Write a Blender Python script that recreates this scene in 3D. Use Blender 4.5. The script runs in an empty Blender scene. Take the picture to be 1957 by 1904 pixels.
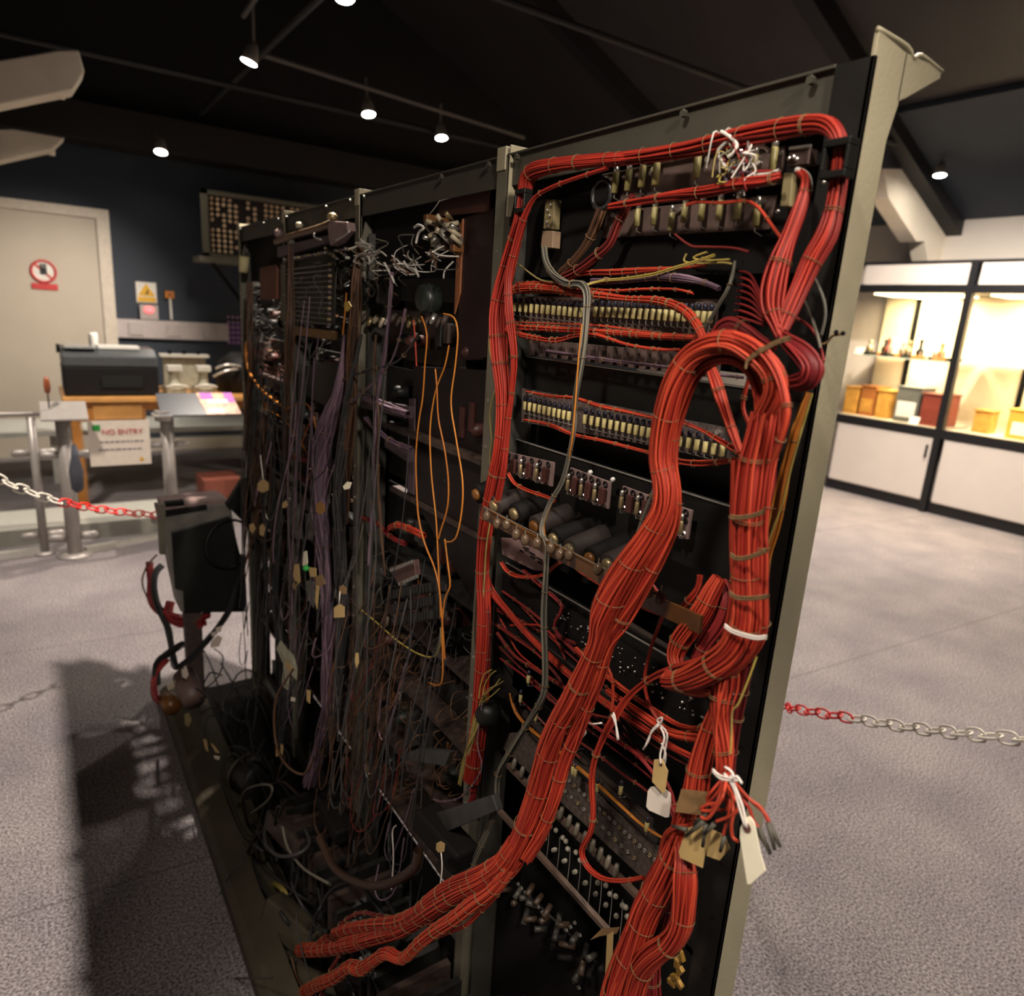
import bpy, math, random
import numpy as np
from mathutils import Vector
S = bpy.context.scene; COL = S.collection
PI = math.pi

# ---------------------------------------------------------------- camera, world, lights, exposure
cam = bpy.data.objects.new('camera', bpy.data.cameras.new('camera')); COL.objects.link(cam)
YAW, PITCH, ROLL = .6057, .25257, .066656
fw = Vector((math.sin(YAW)*math.cos(PITCH), math.cos(YAW)*math.cos(PITCH), -math.sin(PITCH)))
rt = Vector((math.cos(YAW), -math.sin(YAW), 0)); upv = rt.cross(fw)
r2 = rt*math.cos(ROLL)+upv*math.sin(ROLL); u2 = upv*math.cos(ROLL)-rt*math.sin(ROLL)
from mathutils import Matrix
M = Matrix((r2, u2, -fw)).transposed().to_4x4(); M.translation = Vector((0, 0, 1.5))
cam.matrix_world = M
cam.data.sensor_width = 36; cam.data.lens = 1332.5/1957*36; cam.data.clip_start = .02
cam.data.dof.use_dof = True; cam.data.dof.focus_distance = .95; cam.data.dof.aperture_fstop = 4.5
S.camera = cam
w = bpy.data.worlds.new('world'); S.world = w; w.use_nodes = True
w.node_tree.nodes['Background'].inputs[0].default_value = (.9, .85, .8, 1)
w.node_tree.nodes['Background'].inputs[1].default_value = .02
S.view_settings.view_transform = 'Standard'; S.view_settings.look = 'None'
S.view_settings.gamma = 1; S.view_settings.use_curve_mapping = False
S.view_settings.exposure = .0
WARM = (1, .88, .76)
def spot(name, loc, tgt, energy, angle, blend=.5, size=.05, col=WARM):
    l = bpy.data.lights.new(name, 'SPOT'); l.energy = energy; l.spot_size = math.radians(angle)
    l.spot_blend = blend; l.shadow_soft_size = size; l.color = col
    o = bpy.data.objects.new(name, l); COL.objects.link(o); o.location = loc
    o.rotation_euler = (Vector(tgt)-Vector(loc)).to_track_quat('-Z', 'Y').to_euler(); return o
def area(name, loc, tgt, energy, sx, sy, col=WARM):
    l = bpy.data.lights.new(name, 'AREA'); l.energy = energy; l.shape = 'RECTANGLE'; l.size = sx; l.size_y = sy
    l.color = col; o = bpy.data.objects.new(name, l); COL.objects.link(o); o.location = loc
    o.rotation_euler = (Vector(tgt)-Vector(loc)).to_track_quat('-Z', 'Y').to_euler(); return o
# unseen ceiling spotlights and added fill spots (seen ones get their own fixtures further down)
spot('spot_light_over_rack', (1.04, 2.1, 2.95), (-.35, 2.2, 0), 600, 80, .5, .025)
spot('spot_light_near_bay', (-.80, .10, 2.9), (.55, .52, 1.0), 140, 41, .5, .10)
spot('spot_light_near_end', (.1, -.9, 2.9), (.6, .45, 1.1), 95, 34, .6, .12)
spot('fill_spot_far_bays', (-.15, -1.6, 2.55), (.50, 1.9, 1.08), 230, 24, .6, .12)  # added unseen spot behind the camera, brightens the far-bay tags
spot('spot_light_right_carpet', (4.0, 3.0, 2.95), (3.8, 3.0, 0), 520, 130, .8, .05)
spot('fill_spot_right_near', (2.7, .9, 2.95), (2.5, .8, 0), 300, 110, .8, .25)  # added unseen fill for the near carpet and right chain
spot('fill_spot_barrier', (-.5, 3.7, 2.95), (.15, 4.9, .5), 260, 56, .8, .06)  # added unseen spot to brighten the barrier notice
spot('spot_light_case_aisle', (5.4, 2.4, 2.95), (6.4, 3.0, 1.0), 400, 120, .8, .05)
spot('spot_light_top_edge', (1.5, .6, 2.9), (.6, .6, 1.7), 90, 60, .8, .2)
spot('spot_light_highlight', (-.35, -.9, 2.75), (.47, .33, .97), 120, 13, .8, .05)
spot('spot_light_door', (1.35, 5.0, 2.85), (0, 7.5, .8), 480, 54, 1, .05)

# ---------------------------------------------------------------- materials
MATS = {}
def mat(name, col, rough=.6, metal=0, var=.07, scale=30, bump=0, bscale=60, emit=0, spec=.5):
    if name in MATS: return MATS[name]
    m = bpy.data.materials.new(name); m.use_nodes = True; nt = m.node_tree; b = nt.nodes['Principled BSDF']
    b.inputs['Roughness'].default_value = rough; b.inputs['Metallic'].default_value = metal
    b.inputs['Specular IOR Level'].default_value = spec
    tc = nt.nodes.new('ShaderNodeTexCoord'); n = nt.nodes.new('ShaderNodeTexNoise'); n.inputs['Scale'].default_value = scale
    n.inputs['Detail'].default_value = 4
    nt.links.new(tc.outputs['Object'], n.inputs['Vector'])
    r = nt.nodes.new('ShaderNodeValToRGB'); r.color_ramp.elements[0].position = .3; r.color_ramp.elements[1].position = .7
    r.color_ramp.elements[0].color = tuple(c*(1-var) for c in col)+(1,)
    r.color_ramp.elements[1].color = tuple(min(1, c*(1+var)) for c in col)+(1,)
    nt.links.new(n.outputs['Fac'], r.inputs['Fac']); nt.links.new(r.outputs['Color'], b.inputs['Base Color'])
    if bump:
        n2 = nt.nodes.new('ShaderNodeTexNoise'); n2.inputs['Scale'].default_value = bscale; n2.inputs['Detail'].default_value = 3
        nt.links.new(tc.outputs['Object'], n2.inputs['Vector'])
        bp = nt.nodes.new('ShaderNodeBump'); bp.inputs['Strength'].default_value = bump; bp.inputs['Distance'].default_value = .004
        nt.links.new(n2.outputs['Fac'], bp.inputs['Height']); nt.links.new(bp.outputs['Normal'], b.inputs['Normal'])
    if emit:
        b.inputs['Emission Color'].default_value = tuple(col)+(1,); b.inputs['Emission Strength'].default_value = emit
    MATS[name] = m; return m
def wiremat(name, c0, c1, rough=.5):
    # each strand carries its own shade between two insulation colours
    m = bpy.data.materials.new(name); m.use_nodes = True; nt = m.node_tree; b = nt.nodes['Principled BSDF']
    a = nt.nodes.new('ShaderNodeAttribute'); a.attribute_name = 'sh'
    r = nt.nodes.new('ShaderNodeValToRGB'); r.color_ramp.elements[0].color = tuple(c0)+(1,); r.color_ramp.elements[1].color = tuple(c1)+(1,)
    nt.links.new(a.outputs['Fac'], r.inputs['Fac'])
    tc = nt.nodes.new('ShaderNodeTexCoord'); n = nt.nodes.new('ShaderNodeTexNoise'); n.inputs['Scale'].default_value = 25
    nt.links.new(tc.outputs['Object'], n.inputs['Vector'])
    mx = nt.nodes.new('ShaderNodeMix'); mx.data_type = 'RGBA'; mx.blend_type = 'MULTIPLY'; mx.inputs[0].default_value = .35
    nt.links.new(r.outputs['Color'], mx.inputs[6]); nt.links.new(n.outputs['Fac'], mx.inputs[7]); nt.links.new(mx.outputs[2], b.inputs['Base Color'])
    b.inputs['Roughness'].default_value = rough; b.inputs['Specular IOR Level'].default_value = .35
    MATS[name] = m; return m
RED = wiremat('red_insulation', (.33, .022, .012), (.62, .075, .032))
RED2 = wiremat('darker_red_insulation', (.24, .014, .009), (.50, .04, .02))  # darker red for the left upright and top-beam cables
REDD = wiremat('maroon_insulation', (.16, .012, .014), (.34, .03, .028))
REDK = wiremat('dusty_dark_red_insulation', (.10, .012, .012), (.26, .03, .022))
PUR = wiremat('purple_insulation', (.10, .06, .09), (.24, .15, .20))
GREY = wiremat('grey_insulation', (.05, .05, .045), (.22, .20, .15))
GRY2 = wiremat('dark_grey_insulation', (.02, .02, .022), (.07, .065, .065))
YEL = wiremat('yellow_insulation', (.25, .2, .08), (.55, .42, .08))
ORG = wiremat('orange_insulation', (.35, .10, .012), (.6, .22, .03))
BRN = wiremat('brown_insulation', (.04, .02, .012), (.15, .07, .035))
BLK = wiremat('black_insulation', (.008, .008, .009), (.03, .03, .03))
WHT = wiremat('white_insulation', (.5, .47, .42), (.85, .8, .72))
TWINE = mat('waxed_twine', (.17, .10, .04), .8, var=.3, scale=300)
WSTR = mat('white_string', (.75, .68, .62), .8)
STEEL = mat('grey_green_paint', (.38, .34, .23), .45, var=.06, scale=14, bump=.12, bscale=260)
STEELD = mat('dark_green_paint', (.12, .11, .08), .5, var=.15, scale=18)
FLANGE = mat('near_black_steel', (.010, .009, .008), .6, var=.3, spec=.2)  # near-black tone of the near front flange and inner channels
BLACK = mat('black_enamel', (.010, .010, .009), .42, var=.2, scale=12, spec=.22)
BLACKM = mat('matt_black_metal', (.007, .006, .006), .7, spec=.15)
BEAMP = mat('olive_beam_paint', (.055, .050, .036), .55, var=.12, scale=14)
BOARD = mat('brown_paxolin_board', (.10, .065, .055), .55, var=.25, scale=40)
BOARD2 = mat('pink_brown_board', (.21, .14, .13), .6, var=.2, scale=50)
MAROON = mat('maroon_panel', (.06, .018, .014), .5)
AMBER = mat('amber_bakelite', (.14, .055, .012), .35, var=.3)
AMB2 = mat('cloudy_resin', (.10, .065, .04), .15)
RES = mat('resistor_cream', (.45, .38, .16), .5)
RCAP = mat('resistor_blue_cap', (.018, .018, .035), .4)
BRASS = mat('old_brass', (.35, .27, .14), .4, .7)
TIN = mat('tinned_metal', (.7, .68, .62), .3, .9)
OLIVE = mat('khaki_terminal_block', (.20, .16, .075), .55)
TAN = mat('manila_tag', (.55, .38, .15), .7, var=.08)
TAN2 = mat('brown_manila', (.26, .15, .06), .7)
CREAM = mat('cream_tag', (.92, .86, .66), .7, var=.05)
PAPER = mat('white_card', (.85, .76, .66), .7, var=.05)
GREEN = mat('green_tape', (.02, .3, .05), .5)
RUBBER = mat('grey_rubber_sleeve', (.06, .055, .04), .6)
BRONZE = mat('dark_olive_plinth', (.055, .045, .028), .6, var=.2, scale=8)

# ---------------------------------------------------------------- helpers
class MB:
    def __init__(s): s.v = []; s.f = []
    def add(s, V, Fc):
        n = len(s.v); s.v.extend([tuple(p) for p in V]); s.f.extend([tuple(i+n for i in q) for q in Fc]); return s
    def box(s, x0, x1, y0, y1, z0, z1):
        return s.add([(x0,y0,z0),(x1,y0,z0),(x1,y1,z0),(x0,y1,z0),(x0,y0,z1),(x1,y0,z1),(x1,y1,z1),(x0,y1,z1)],
                     [(0,3,2,1),(4,5,6,7),(0,1,5,4),(1,2,6,5),(2,3,7,6),(3,0,4,7)])
    def cbox(s, c, d, rot=None):
        P = [Vector((sx*d[0]/2, sy*d[1]/2, sz*d[2]/2)) for sx,sy,sz in [(-1,-1,-1),(1,-1,-1),(1,1,-1),(-1,1,-1),(-1,-1,1),(1,-1,1),(1,1,1),(-1,1,1)]]
        if rot is not None: P = [rot @ p for p in P]
        return s.add([p+Vector(c) for p in P], [(0,3,2,1),(4,5,6,7),(0,1,5,4),(1,2,6,5),(2,3,7,6),(3,0,4,7)])
    def plate(s, pts, off):
        n = len(pts); o = Vector(off); P = [Vector(p) for p in pts]; Q = [p+o for p in P]
        return s.add(P+Q, [tuple(range(n)), tuple(range(2*n-1, n-1, -1))]+[(i, n+i, n+(i+1) % n, (i+1) % n) for i in range(n)])
    def cyl(s, p0, p1, r0, r1=None, seg=12, cap=True):
        r1 = r0 if r1 is None else r1; p0 = Vector(p0); p1 = Vector(p1); d = (p1-p0).normalized()
        a = d.orthogonal().normalized(); b = d.cross(a); V = []
        for p, r in ((p0, r0), (p1, r1)):
            for i in range(seg): t = 2*PI*i/seg; V.append(p+a*math.cos(t)*r+b*math.sin(t)*r)
        Fc = [(i, (i+1) % seg, seg+(i+1) % seg, seg+i) for i in range(seg)]
        if cap: Fc += [tuple(range(seg-1, -1, -1)), tuple(range(seg, 2*seg))]
        return s.add(V, Fc)
    def lathe(s, p0, axis, prof, seg=20):
        p0 = Vector(p0); d = Vector(axis).normalized(); a = d.orthogonal().normalized(); b = d.cross(a); V = []
        for h, r in prof:
            for i in range(seg): t = 2*PI*i/seg; V.append(p0+d*h+a*math.cos(t)*r+b*math.sin(t)*r)
        Fc = [(j*seg+i, j*seg+(i+1) % seg, (j+1)*seg+(i+1) % seg, (j+1)*seg+i) for j in range(len(prof)-1) for i in range(seg)]
        k = (len(prof)-1)*seg; Fc += [tuple(range(seg-1, -1, -1)), tuple(range(k, k+seg))]
        return s.add(V, Fc)
    def ball(s, c, r, seg=10, sc=(1, 1, 1)):
        prof = []; n = 6; V = []
        for j in range(n+1):
            t = PI*j/n
            for i in range(seg):
                u = 2*PI*i/seg; V.append((c[0]+r*sc[0]*math.sin(t)*math.cos(u), c[1]+r*sc[1]*math.sin(t)*math.sin(u), c[2]+r*sc[2]*math.cos(t)))
        return s.add(V, [(j*seg+i, (j+1)*seg+i, (j+1)*seg+(i+1) % seg, j*seg+(i+1) % seg) for j in range(n) for i in range(seg)])
    def ring(s, c, nrm, R, r, seg=18, m=5):
        c = Vector(c); d = Vector(nrm).normalized(); a = d.orthogonal().normalized(); b = d.cross(a); V = []
        for i in range(seg):
            t = 2*PI*i/seg; e = a*math.cos(t)+b*math.sin(t)
            for j in range(m): q = 2*PI*j/m; V.append(c+e*(R+r*math.cos(q))+d*r*math.sin(q))
        return s.add(V, [(i*m+j, ((i+1) % seg)*m+j, ((i+1) % seg)*m+(j+1) % m, i*m+(j+1) % m) for i in range(seg) for j in range(m)])
    def tube(s, pts, r, seg=6, n=None):
        P, T, A, Bv = frames(smooth(pts, n)); m = len(P); V = []
        for i in range(m):
            rr = r if not hasattr(r, '__len__') else float(np.interp(i/(m-1), np.linspace(0, 1, len(r)), r))
            for j in range(seg): t = 2*PI*j/seg; V.append(P[i]+rr*(A[i]*math.cos(t)+Bv[i]*math.sin(t)))
        Fc = [(i*seg+j, i*seg+(j+1) % seg, (i+1)*seg+(j+1) % seg, (i+1)*seg+j) for i in range(m-1) for j in range(seg)]
        Fc += [tuple(range(seg-1, -1, -1)), tuple(range((m-1)*seg, m*seg))]
        return s.add(V, Fc)
    def build(s, name, m, parent=None, smooth_=False, bevel=0):
        me = bpy.data.meshes.new(name); me.from_pydata([tuple(v) for v in s.v], [], s.f); me.materials.append(m)
        if smooth_: me.polygons.foreach_set('use_smooth', [True]*len(me.polygons))
        o = bpy.data.objects.new(name, me); COL.objects.link(o)
        if parent: o.parent = parent
        if bevel:
            b = o.modifiers.new('bevel', 'BEVEL'); b.width = bevel; b.segments = 2; b.limit_method = 'ANGLE'
        return o
def smooth(pts, n=None):
    P = np.array([list(p) for p in pts], float); k = len(P)
    if k < 3 and n is None: n = 2
    L = np.linalg.norm(np.diff(P[:, :3], axis=0), axis=1)
    out = []
    for i in range(k-1):
        p0 = P[max(i-1, 0)]; p1 = P[i]; p2 = P[i+1]; p3 = P[min(i+2, k-1)]
        m = n or max(3, min(24, int(L[i]/.011)))
        t = np.linspace(0, 1, m, endpoint=False)[:, None]
        out.append(.5*((2*p1)+(-p0+p2)*t+(2*p0-5*p1+4*p2-p3)*t**2+(-p0+3*p1-3*p2+p3)*t**3))
    out.append(P[-1:]); return np.vstack(out)
def frames(P):
    P = P[:, :3]; T = np.gradient(P, axis=0); T /= np.maximum(np.linalg.norm(T, axis=1), 1e-9)[:, None]
    A = np.zeros_like(P); a = np.cross(T[0], [.3, .5, .8]); a /= np.linalg.norm(a); A[0] = a
    for i in range(1, len(P)):
        a = A[i-1]-T[i]*np.dot(A[i-1], T[i]); A[i] = a/max(np.linalg.norm(a), 1e-9)
    return P, T, A, np.cross(T, A)
def tag(o, label=None, cat=None, group=None, kind=None):
    if label: o['label'] = label
    if cat: o['category'] = cat
    if group: o['group'] = group
    if kind: o['kind'] = kind
    return o
def empty(name, loc, label=None, cat=None, group=None):
    o = bpy.data.objects.new(name, None); COL.objects.link(o); o.location = loc; o.empty_display_size = .02
    return tag(o, label, cat, group)
ROOTS = []
def adopt(root): ROOTS.append(root)      # its parts are modelled in world metres; the root stands at the thing's base
def adopt_all():
    for root in ROOTS:
        inv = Matrix.Translation(-Vector(root.location))
        for c in root.children: c.matrix_parent_inverse = inv
def struct(o, label=None): o['kind'] = 'structure'; return o
def strands_mesh(name, pts, m, rs, n, loose, twist, seed, seg=5, core=True, flat=1.0):
    rnd = np.random.RandomState(seed); PR = smooth(pts); P, T, A, Bv = frames(PR); R = PR[:, 3]; N = len(P)
    s = np.concatenate([[0], np.cumsum(np.linalg.norm(np.diff(P, axis=0), axis=1))])
    V = []; Fc = []; sh = []; base = 0
    ph = np.arange(seg)*2*PI/seg
    for k in range(n):
        a0 = 2*PI*k/n+rnd.uniform(-.5, .5)*2*PI/n
        f1, f2 = rnd.uniform(8, 22, 2); q1, q2 = rnd.uniform(0, 6.28, 2)
        ang = a0+twist*s+loose*.5*np.sin(f1*s+q1)*(2*PI/max(n, 6))*2.2
        rad = np.maximum(R-rs*(1+.2*rnd.rand()), 0)*(1 if n > 3 else .8)*(1+loose*.16*np.sin(f2*s+q2))-loose*rs*.6*rnd.rand()
        c = P+A*(np.cos(ang)*rad)[:, None]+Bv*(np.sin(ang)*rad)[:, None]
        ring = c[:, None, :]+rs*(A[:, None, :]*np.cos(ph)[None, :, None]+Bv[:, None, :]*np.sin(ph)[None, :, None])
        V.append(ring.reshape(-1, 3)); i = np.arange(N-1)[:, None]*seg; j = np.arange(seg)[None, :]
        q = np.stack([i+j, i+(j+1) % seg, i+seg+(j+1) % seg, i+seg+j], -1).reshape(-1, 4)+base
        Fc.append(q); sh.append(np.full(N*seg, rnd.rand())); base += N*seg
    if core and n > 5:
        sg = 8; ph2 = np.arange(sg)*2*PI/sg; rr = np.maximum(R-2.2*rs, rs)[:, None, None]
        ring = P[:, None, :]+rr*(A[:, None, :]*np.cos(ph2)[None, :, None]+Bv[:, None, :]*np.sin(ph2)[None, :, None])
        V.append(ring.reshape(-1, 3)); i = np.arange(N-1)[:, None]*sg; j = np.arange(sg)[None, :]
        Fc.append(np.stack([i+j, i+(j+1) % sg, i+sg+(j+1) % sg, i+sg+j], -1).reshape(-1, 4)+base); sh.append(np.zeros(N*sg))
    V = np.vstack(V); Fc = np.vstack(Fc); me = bpy.data.meshes.new(name)
    me.vertices.add(len(V)); me.vertices.foreach_set('co', V.ravel()); me.loops.add(Fc.size); me.loops.foreach_set('vertex_index', Fc.ravel().astype(np.int32))
    me.polygons.add(len(Fc)); me.polygons.foreach_set('loop_start', np.arange(0, Fc.size, 4, dtype=np.int32)); me.polygons.foreach_set('loop_total', np.full(len(Fc), 4, np.int32))
    me.polygons.foreach_set('use_smooth', np.ones(len(Fc), bool)); me.update(calc_edges=True)
    at = me.attributes.new('sh', 'FLOAT', 'POINT'); at.data.foreach_set('value', np.concatenate(sh).astype(np.float32))
    me.materials.append(m); return me, P, T, R, s
SEED = [11]
def bundle(name, label, pts, m=None, rs=.0014, loose=.5, tie=.045, twist=.6, cat='cable', group=None, n=None, tmat=None, tname='lacing_tie'):
    m = m or RED; SEED[0] += 1; Rm = float(np.mean([p[3] for p in pts]))
    n = n or max(2, int(2*PI*max(Rm-rs, rs)/(2.05*rs)))
    me, P, T, R, s = strands_mesh(name, pts, m, rs, n, loose, twist, SEED[0])
    o = bpy.data.objects.new(name, me); COL.objects.link(o); tag(o, label, cat, group)
    if tie:
        d = tie*.6; rnd = random.Random(SEED[0])
        while d < s[-1]-.01:
            i = int(np.searchsorted(s, d)); b = MB(); nn = Vector(T[i])+Vector((rnd.uniform(-.15, .15), rnd.uniform(-.15, .15), rnd.uniform(-.15, .15)))
            for w_ in range(rnd.choice((1, 1, 2))): b.ring(Vector(P[i])+Vector(T[i])*w_*.0022, nn, R[i]*1.01+.0002, .00045, 20, 4)
            b.build(tname, tmat or TWINE, o); d += tie*rnd.uniform(.75, 1.3)
    return o
def wire(name, label, pts, r, m, cat='wire', group=None, seg=6):
    me, *_ = strands_mesh(name, [tuple(p[:3])+(r,) for p in pts], m, r, 1, 0, 0, SEED[0], seg, core=False); SEED[0] += 1
    o = bpy.data.objects.new(name, me); COL.objects.link(o); return tag(o, label, cat, group)

# ================================================================ ROOM
carpet = bpy.data.materials.new('carpet'); carpet.use_nodes = True
nt = carpet.node_tree; b = nt.nodes['Principled BSDF']; b.inputs['Roughness'].default_value = .95; b.inputs['Specular IOR Level'].default_value = .1
tc = nt.nodes.new('ShaderNodeTexCoord')
def noise(sc, det=3): 
    n = nt.nodes.new('ShaderNodeTexNoise'); n.inputs['Scale'].default_value = sc; n.inputs['Detail'].default_value = det; nt.links.new(tc.outputs['Object'], n.inputs['Vector']); return n
n1 = noise(150, 4); n2 = noise(3.2, 3)
r = nt.nodes.new('ShaderNodeValToRGB'); r.color_ramp.elements[0].position = .36; r.color_ramp.elements[0].color = (.12, .105, .11, 1)
r.color_ramp.elements[1].position = .66; r.color_ramp.elements[1].color = (.42, .385, .39, 1); nt.links.new(n1.outputs['Fac'], r.inputs['Fac'])
rr = nt.nodes.new('ShaderNodeValToRGB'); rr.color_ramp.elements[0].position = .3; rr.color_ramp.elements[0].color = (.74, .73, .76, 1); rr.color_ramp.elements[1].position = .7; rr.color_ramp.elements[1].color = (1.0, .99, .97, 1)
nt.links.new(n2.outputs['Fac'], rr.inputs['Fac'])
mx = nt.nodes.new('ShaderNodeMix'); mx.data_type = 'RGBA'; mx.blend_type = 'MULTIPLY'; mx.inputs[0].default_value = 1
nt.links.new(r.outputs['Color'], mx.inputs[6]); nt.links.new(rr.outputs['Color'], mx.inputs[7])
# carpet tile seams
br = nt.nodes.new('ShaderNodeTexBrick'); br.offset = 0; br.inputs['Scale'].default_value = 1; br.inputs['Mortar Size'].default_value = .004
br.inputs['Brick Width'].default_value = 40.0; br.inputs['Row Height'].default_value = 1.55; br.inputs['Color1'].default_value = br.inputs['Color2'].default_value = (1, 1, 1, 1); br.inputs['Mortar'].default_value = (.72, .70, .70, 1)
mp = nt.nodes.new('ShaderNodeMapping'); mp.inputs['Rotation'].default_value = (0, 0, .06); mp.inputs['Location'].default_value = (17, -.23, 0); nt.links.new(tc.outputs['Object'], mp.inputs['Vector']); nt.links.new(mp.outputs['Vector'], br.inputs['Vector'])
m2 = nt.nodes.new('ShaderNodeMix'); m2.data_type = 'RGBA'; m2.blend_type = 'MULTIPLY'; m2.inputs[0].default_value = 1
nt.links.new(mx.outputs[2], m2.inputs[6]); nt.links.new(br.outputs['Color'], m2.inputs[7]); nt.links.new(m2.outputs[2], b.inputs['Base Color'])
bp = nt.nodes.new('ShaderNodeBump'); bp.inputs['Strength'].default_value = .8; bp.inputs['Distance'].default_value = .006
nt.links.new(n1.outputs['Fac'], bp.inputs['Height']); nt.links.new(bp.outputs['Normal'], b.inputs['Normal'])

WX0, WX1, WY0, WY1 = -2.6, 7.35, -2.5, 7.6
BLUEW = mat('blue_grey_wall_paint', (.030, .040, .058), .7, var=.06, scale=3)
WHITEW = mat('white_wall_paint', (.62, .57, .52), .7, var=.03, scale=3)
CEILM = mat('dark_ceiling_paint', (.035, .031, .033), .55, var=.15, scale=2)
BEAMD = mat('dark_beam_paint', (.010, .010, .012), .6)
BEAMW = mat('white_beam_paint', (.78, .70, .58), .6, var=.05, scale=6)
struct(MB().box(WX0, WX1, WY0, WY1, -.1, 0).build('floor', carpet))
EZ = 2.68
struct(MB().box(WX1, WX1+.1, WY0, WY1, 0, EZ).build('wall_right', WHITEW))
struct(MB().box(WX0-.1, WX0, WY0, WY1, 0, EZ+.2).build('wall_left', WHITEW))
struct(MB().box(WX0, WX1, WY1, WY1+.1, 0, 2.72).build('wall_back', BLUEW))
struct(MB().box(WX0, WX1, WY0-.1, WY0, 0, 5).build('wall_front', BLUEW))
struct(MB().plate([(WX0, WY1, 2.72), (WX1, WY1, 2.72), (WX1, WY1, 3.0), (2.4, WY1, 4.95), (WX0, WY1, 3.2)], (0, .1, 0)).build('wall_gable', BEAMD))
# pitched ceiling
struct(MB().plate([(WX1, WY0, EZ), (WX1, WY1, EZ), (2.4, WY1, 4.9), (2.4, WY0, 4.9)], (.0, 0, .08)).build('ceiling', CEILM))
struct(MB().plate([(WX0, WY0, EZ+.1), (WX0, WY1, EZ+.1), (2.4, WY1, 4.9), (2.4, WY0, 4.9)], (.0, 0, .08)).build('ceiling', CEILM))
struct(MB().plate([(WX1-.01, WY0, EZ-.02), (WX1-.01, WY1, EZ-.02), (5.9, WY1, 3.28), (5.9, WY0, 3.28)], (0, 0, .04)).build('trim_40', BLUEW))
def slope_z(X): return EZ+(4.9-EZ)*(WX1-X)/(WX1-2.4)
k = 1
for Y in (1.4, 3.55, 5.7):
    P = [(WX1, Y-.07, EZ-.16), (2.4, Y-.07, 4.72), (2.4, Y-.07, 4.9), (WX1, Y-.07, EZ+.02)]
    struct(MB().plate(P, (0, .14, 0)).build('trim_%d' % k, BEAMD)); k += 1
    P = [(WX0, Y-.07, EZ-.1), (2.4, Y-.07, 4.72), (2.4, Y-.07, 4.9), (WX0, Y-.07, EZ+.1)]
    struct(MB().plate(P, (0, .14, 0)).build('trim_%d' % k, BEAMD)); k += 1
struct(MB().box(WX0, WX1, WY1-.35, WY1, 2.70, 2.98).build('trim_%d' % k, mat('dark_brown_bulkhead', (.014, .011, .010), .6))); k += 1
# dark steel tie rods and hangers up in the roof
for a, b_ in (((-2, 5.7, 2.95), (7, 5.7, 2.95)), ((-2, 3.55, 3.1), (6.9, 3.55, 3.1)), ((1.4, 2.0, 3.05), (1.4, 7.2, 3.05))):
    o = MB().cyl(a, b_, .02, seg=8).build('trim_%d' % k, BEAMD); struct(o); k += 1
# white knee brace on the right wall (haunched end) and two on the left
bY = 3.55
br_ = [(6.097,3.62,2.9208),(6.4339,3.62,2.9747),(7.3499,3.62,2.6333),(7.7183,3.62,2.2271),(7.1941,3.62,2.1812),(6.9879,3.62,2.4334),(6.8414,3.62,2.4174),(6.2422,3.62,2.7107)]
o = MB().plate(br_, (0, .16, 0)).build('roof_brace', BEAMW, bevel=.006); tag(o, 'white angled roof brace rising off the right wall above the lit display cases', 'beam')
o = MB().plate([(-.6052,5.2,2.4073),(-.0125,5.2,2.6876),(.2632,5.2,2.8014),(.3666,5.2,2.8286),(.3894,5.2,2.7207),(.3239,5.2,2.6113),(-.0343,5.2,2.4622),(-.6318,5.2,2.1942)], (0, .2, 0)).build('roof_brace', BEAMW, bevel=.01); tag(o, 'large white roof brace end at top left, upper and nearer of the two', 'beam')
o2 = MB().cyl([(.263,5.3,2.6074)][0], [(.2602,5.3,2.5737)][0], .025).build('bolt_head', BEAMW, o)
o = MB().plate([(-.81,6.7,2.427),(-.0599,6.7,2.5762),(.0189,6.7,2.5944),(.3371,6.7,2.5928),(.2497,6.7,2.4947),(-.0807,6.7,2.3609),(-.8638,6.7,1.9964)], (0, .2, 0)).build('roof_brace', BEAMW, bevel=.01); tag(o, 'smaller white roof brace end at left, below the upper one, against blue wall', 'beam')
MB().cyl([(.243,6.8,2.5041)][0], [(.2402,6.8,2.4708)][0], .03).build('bolt_head', BEAMW, o)

# door in the back wall
DOORM = mat('cream_door_paint', (.50, .44, .36), .55, var=.03, scale=4)
TRIMW = mat('white_gloss_frame', (.62, .55, .46), .4)
dz = 2.19; dx1 = .66
d = MB().box(-.75, dx1-.10, WY1-.07, WY1-.03, 0, dz-.08).build('door_1', DOORM); struct(d)
f_ = MB(); f_.box(dx1-.10, dx1, WY1-.09, WY1, 0, dz); f_.box(-.85, dx1-.1, WY1-.09, WY1, dz-.08, dz); f_.box(-.85, -.75, WY1-.09, WY1, 0, dz-.08)
struct(f_.build('trim_%d' % k, TRIMW)); k += 1
struct(MB().box(WX0, -.85, WY1-.03, WY1, 0, .12).build('baseboard_left', TRIMW)); struct(MB().box(dx1, WX1, WY1-.03, WY1, 0, .12).build('baseboard_back', TRIMW))
REDP = mat('sign_red', (.55, .05, .05), .5); WHP = mat('sign_white', (.75, .72, .66), .5); YELP = mat('sign_yellow', (.75, .42, .02), .5); BLKP = mat('sign_black', (.02, .02, .02), .5)
c = Vector([(.1325,7.52,1.6248)][0])
sg = empty('prohibition_sign', c, 'round red no-touching sign with small red caption strip on cream door', 'sign')
MB().cyl(c+Vector((0, .006, 0)), c+Vector((0, .002, 0)), .095, seg=32).build('sign_face', WHP, sg)
MB().ring(c, (0, 1, 0), .088, .011, 32, 6).build('red_ring', REDP, sg)
MB().cbox(c, (.17, .004, .018), Matrix.Rotation(PI/4, 3, 'Y')).build('red_bar', REDP, sg)
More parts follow.
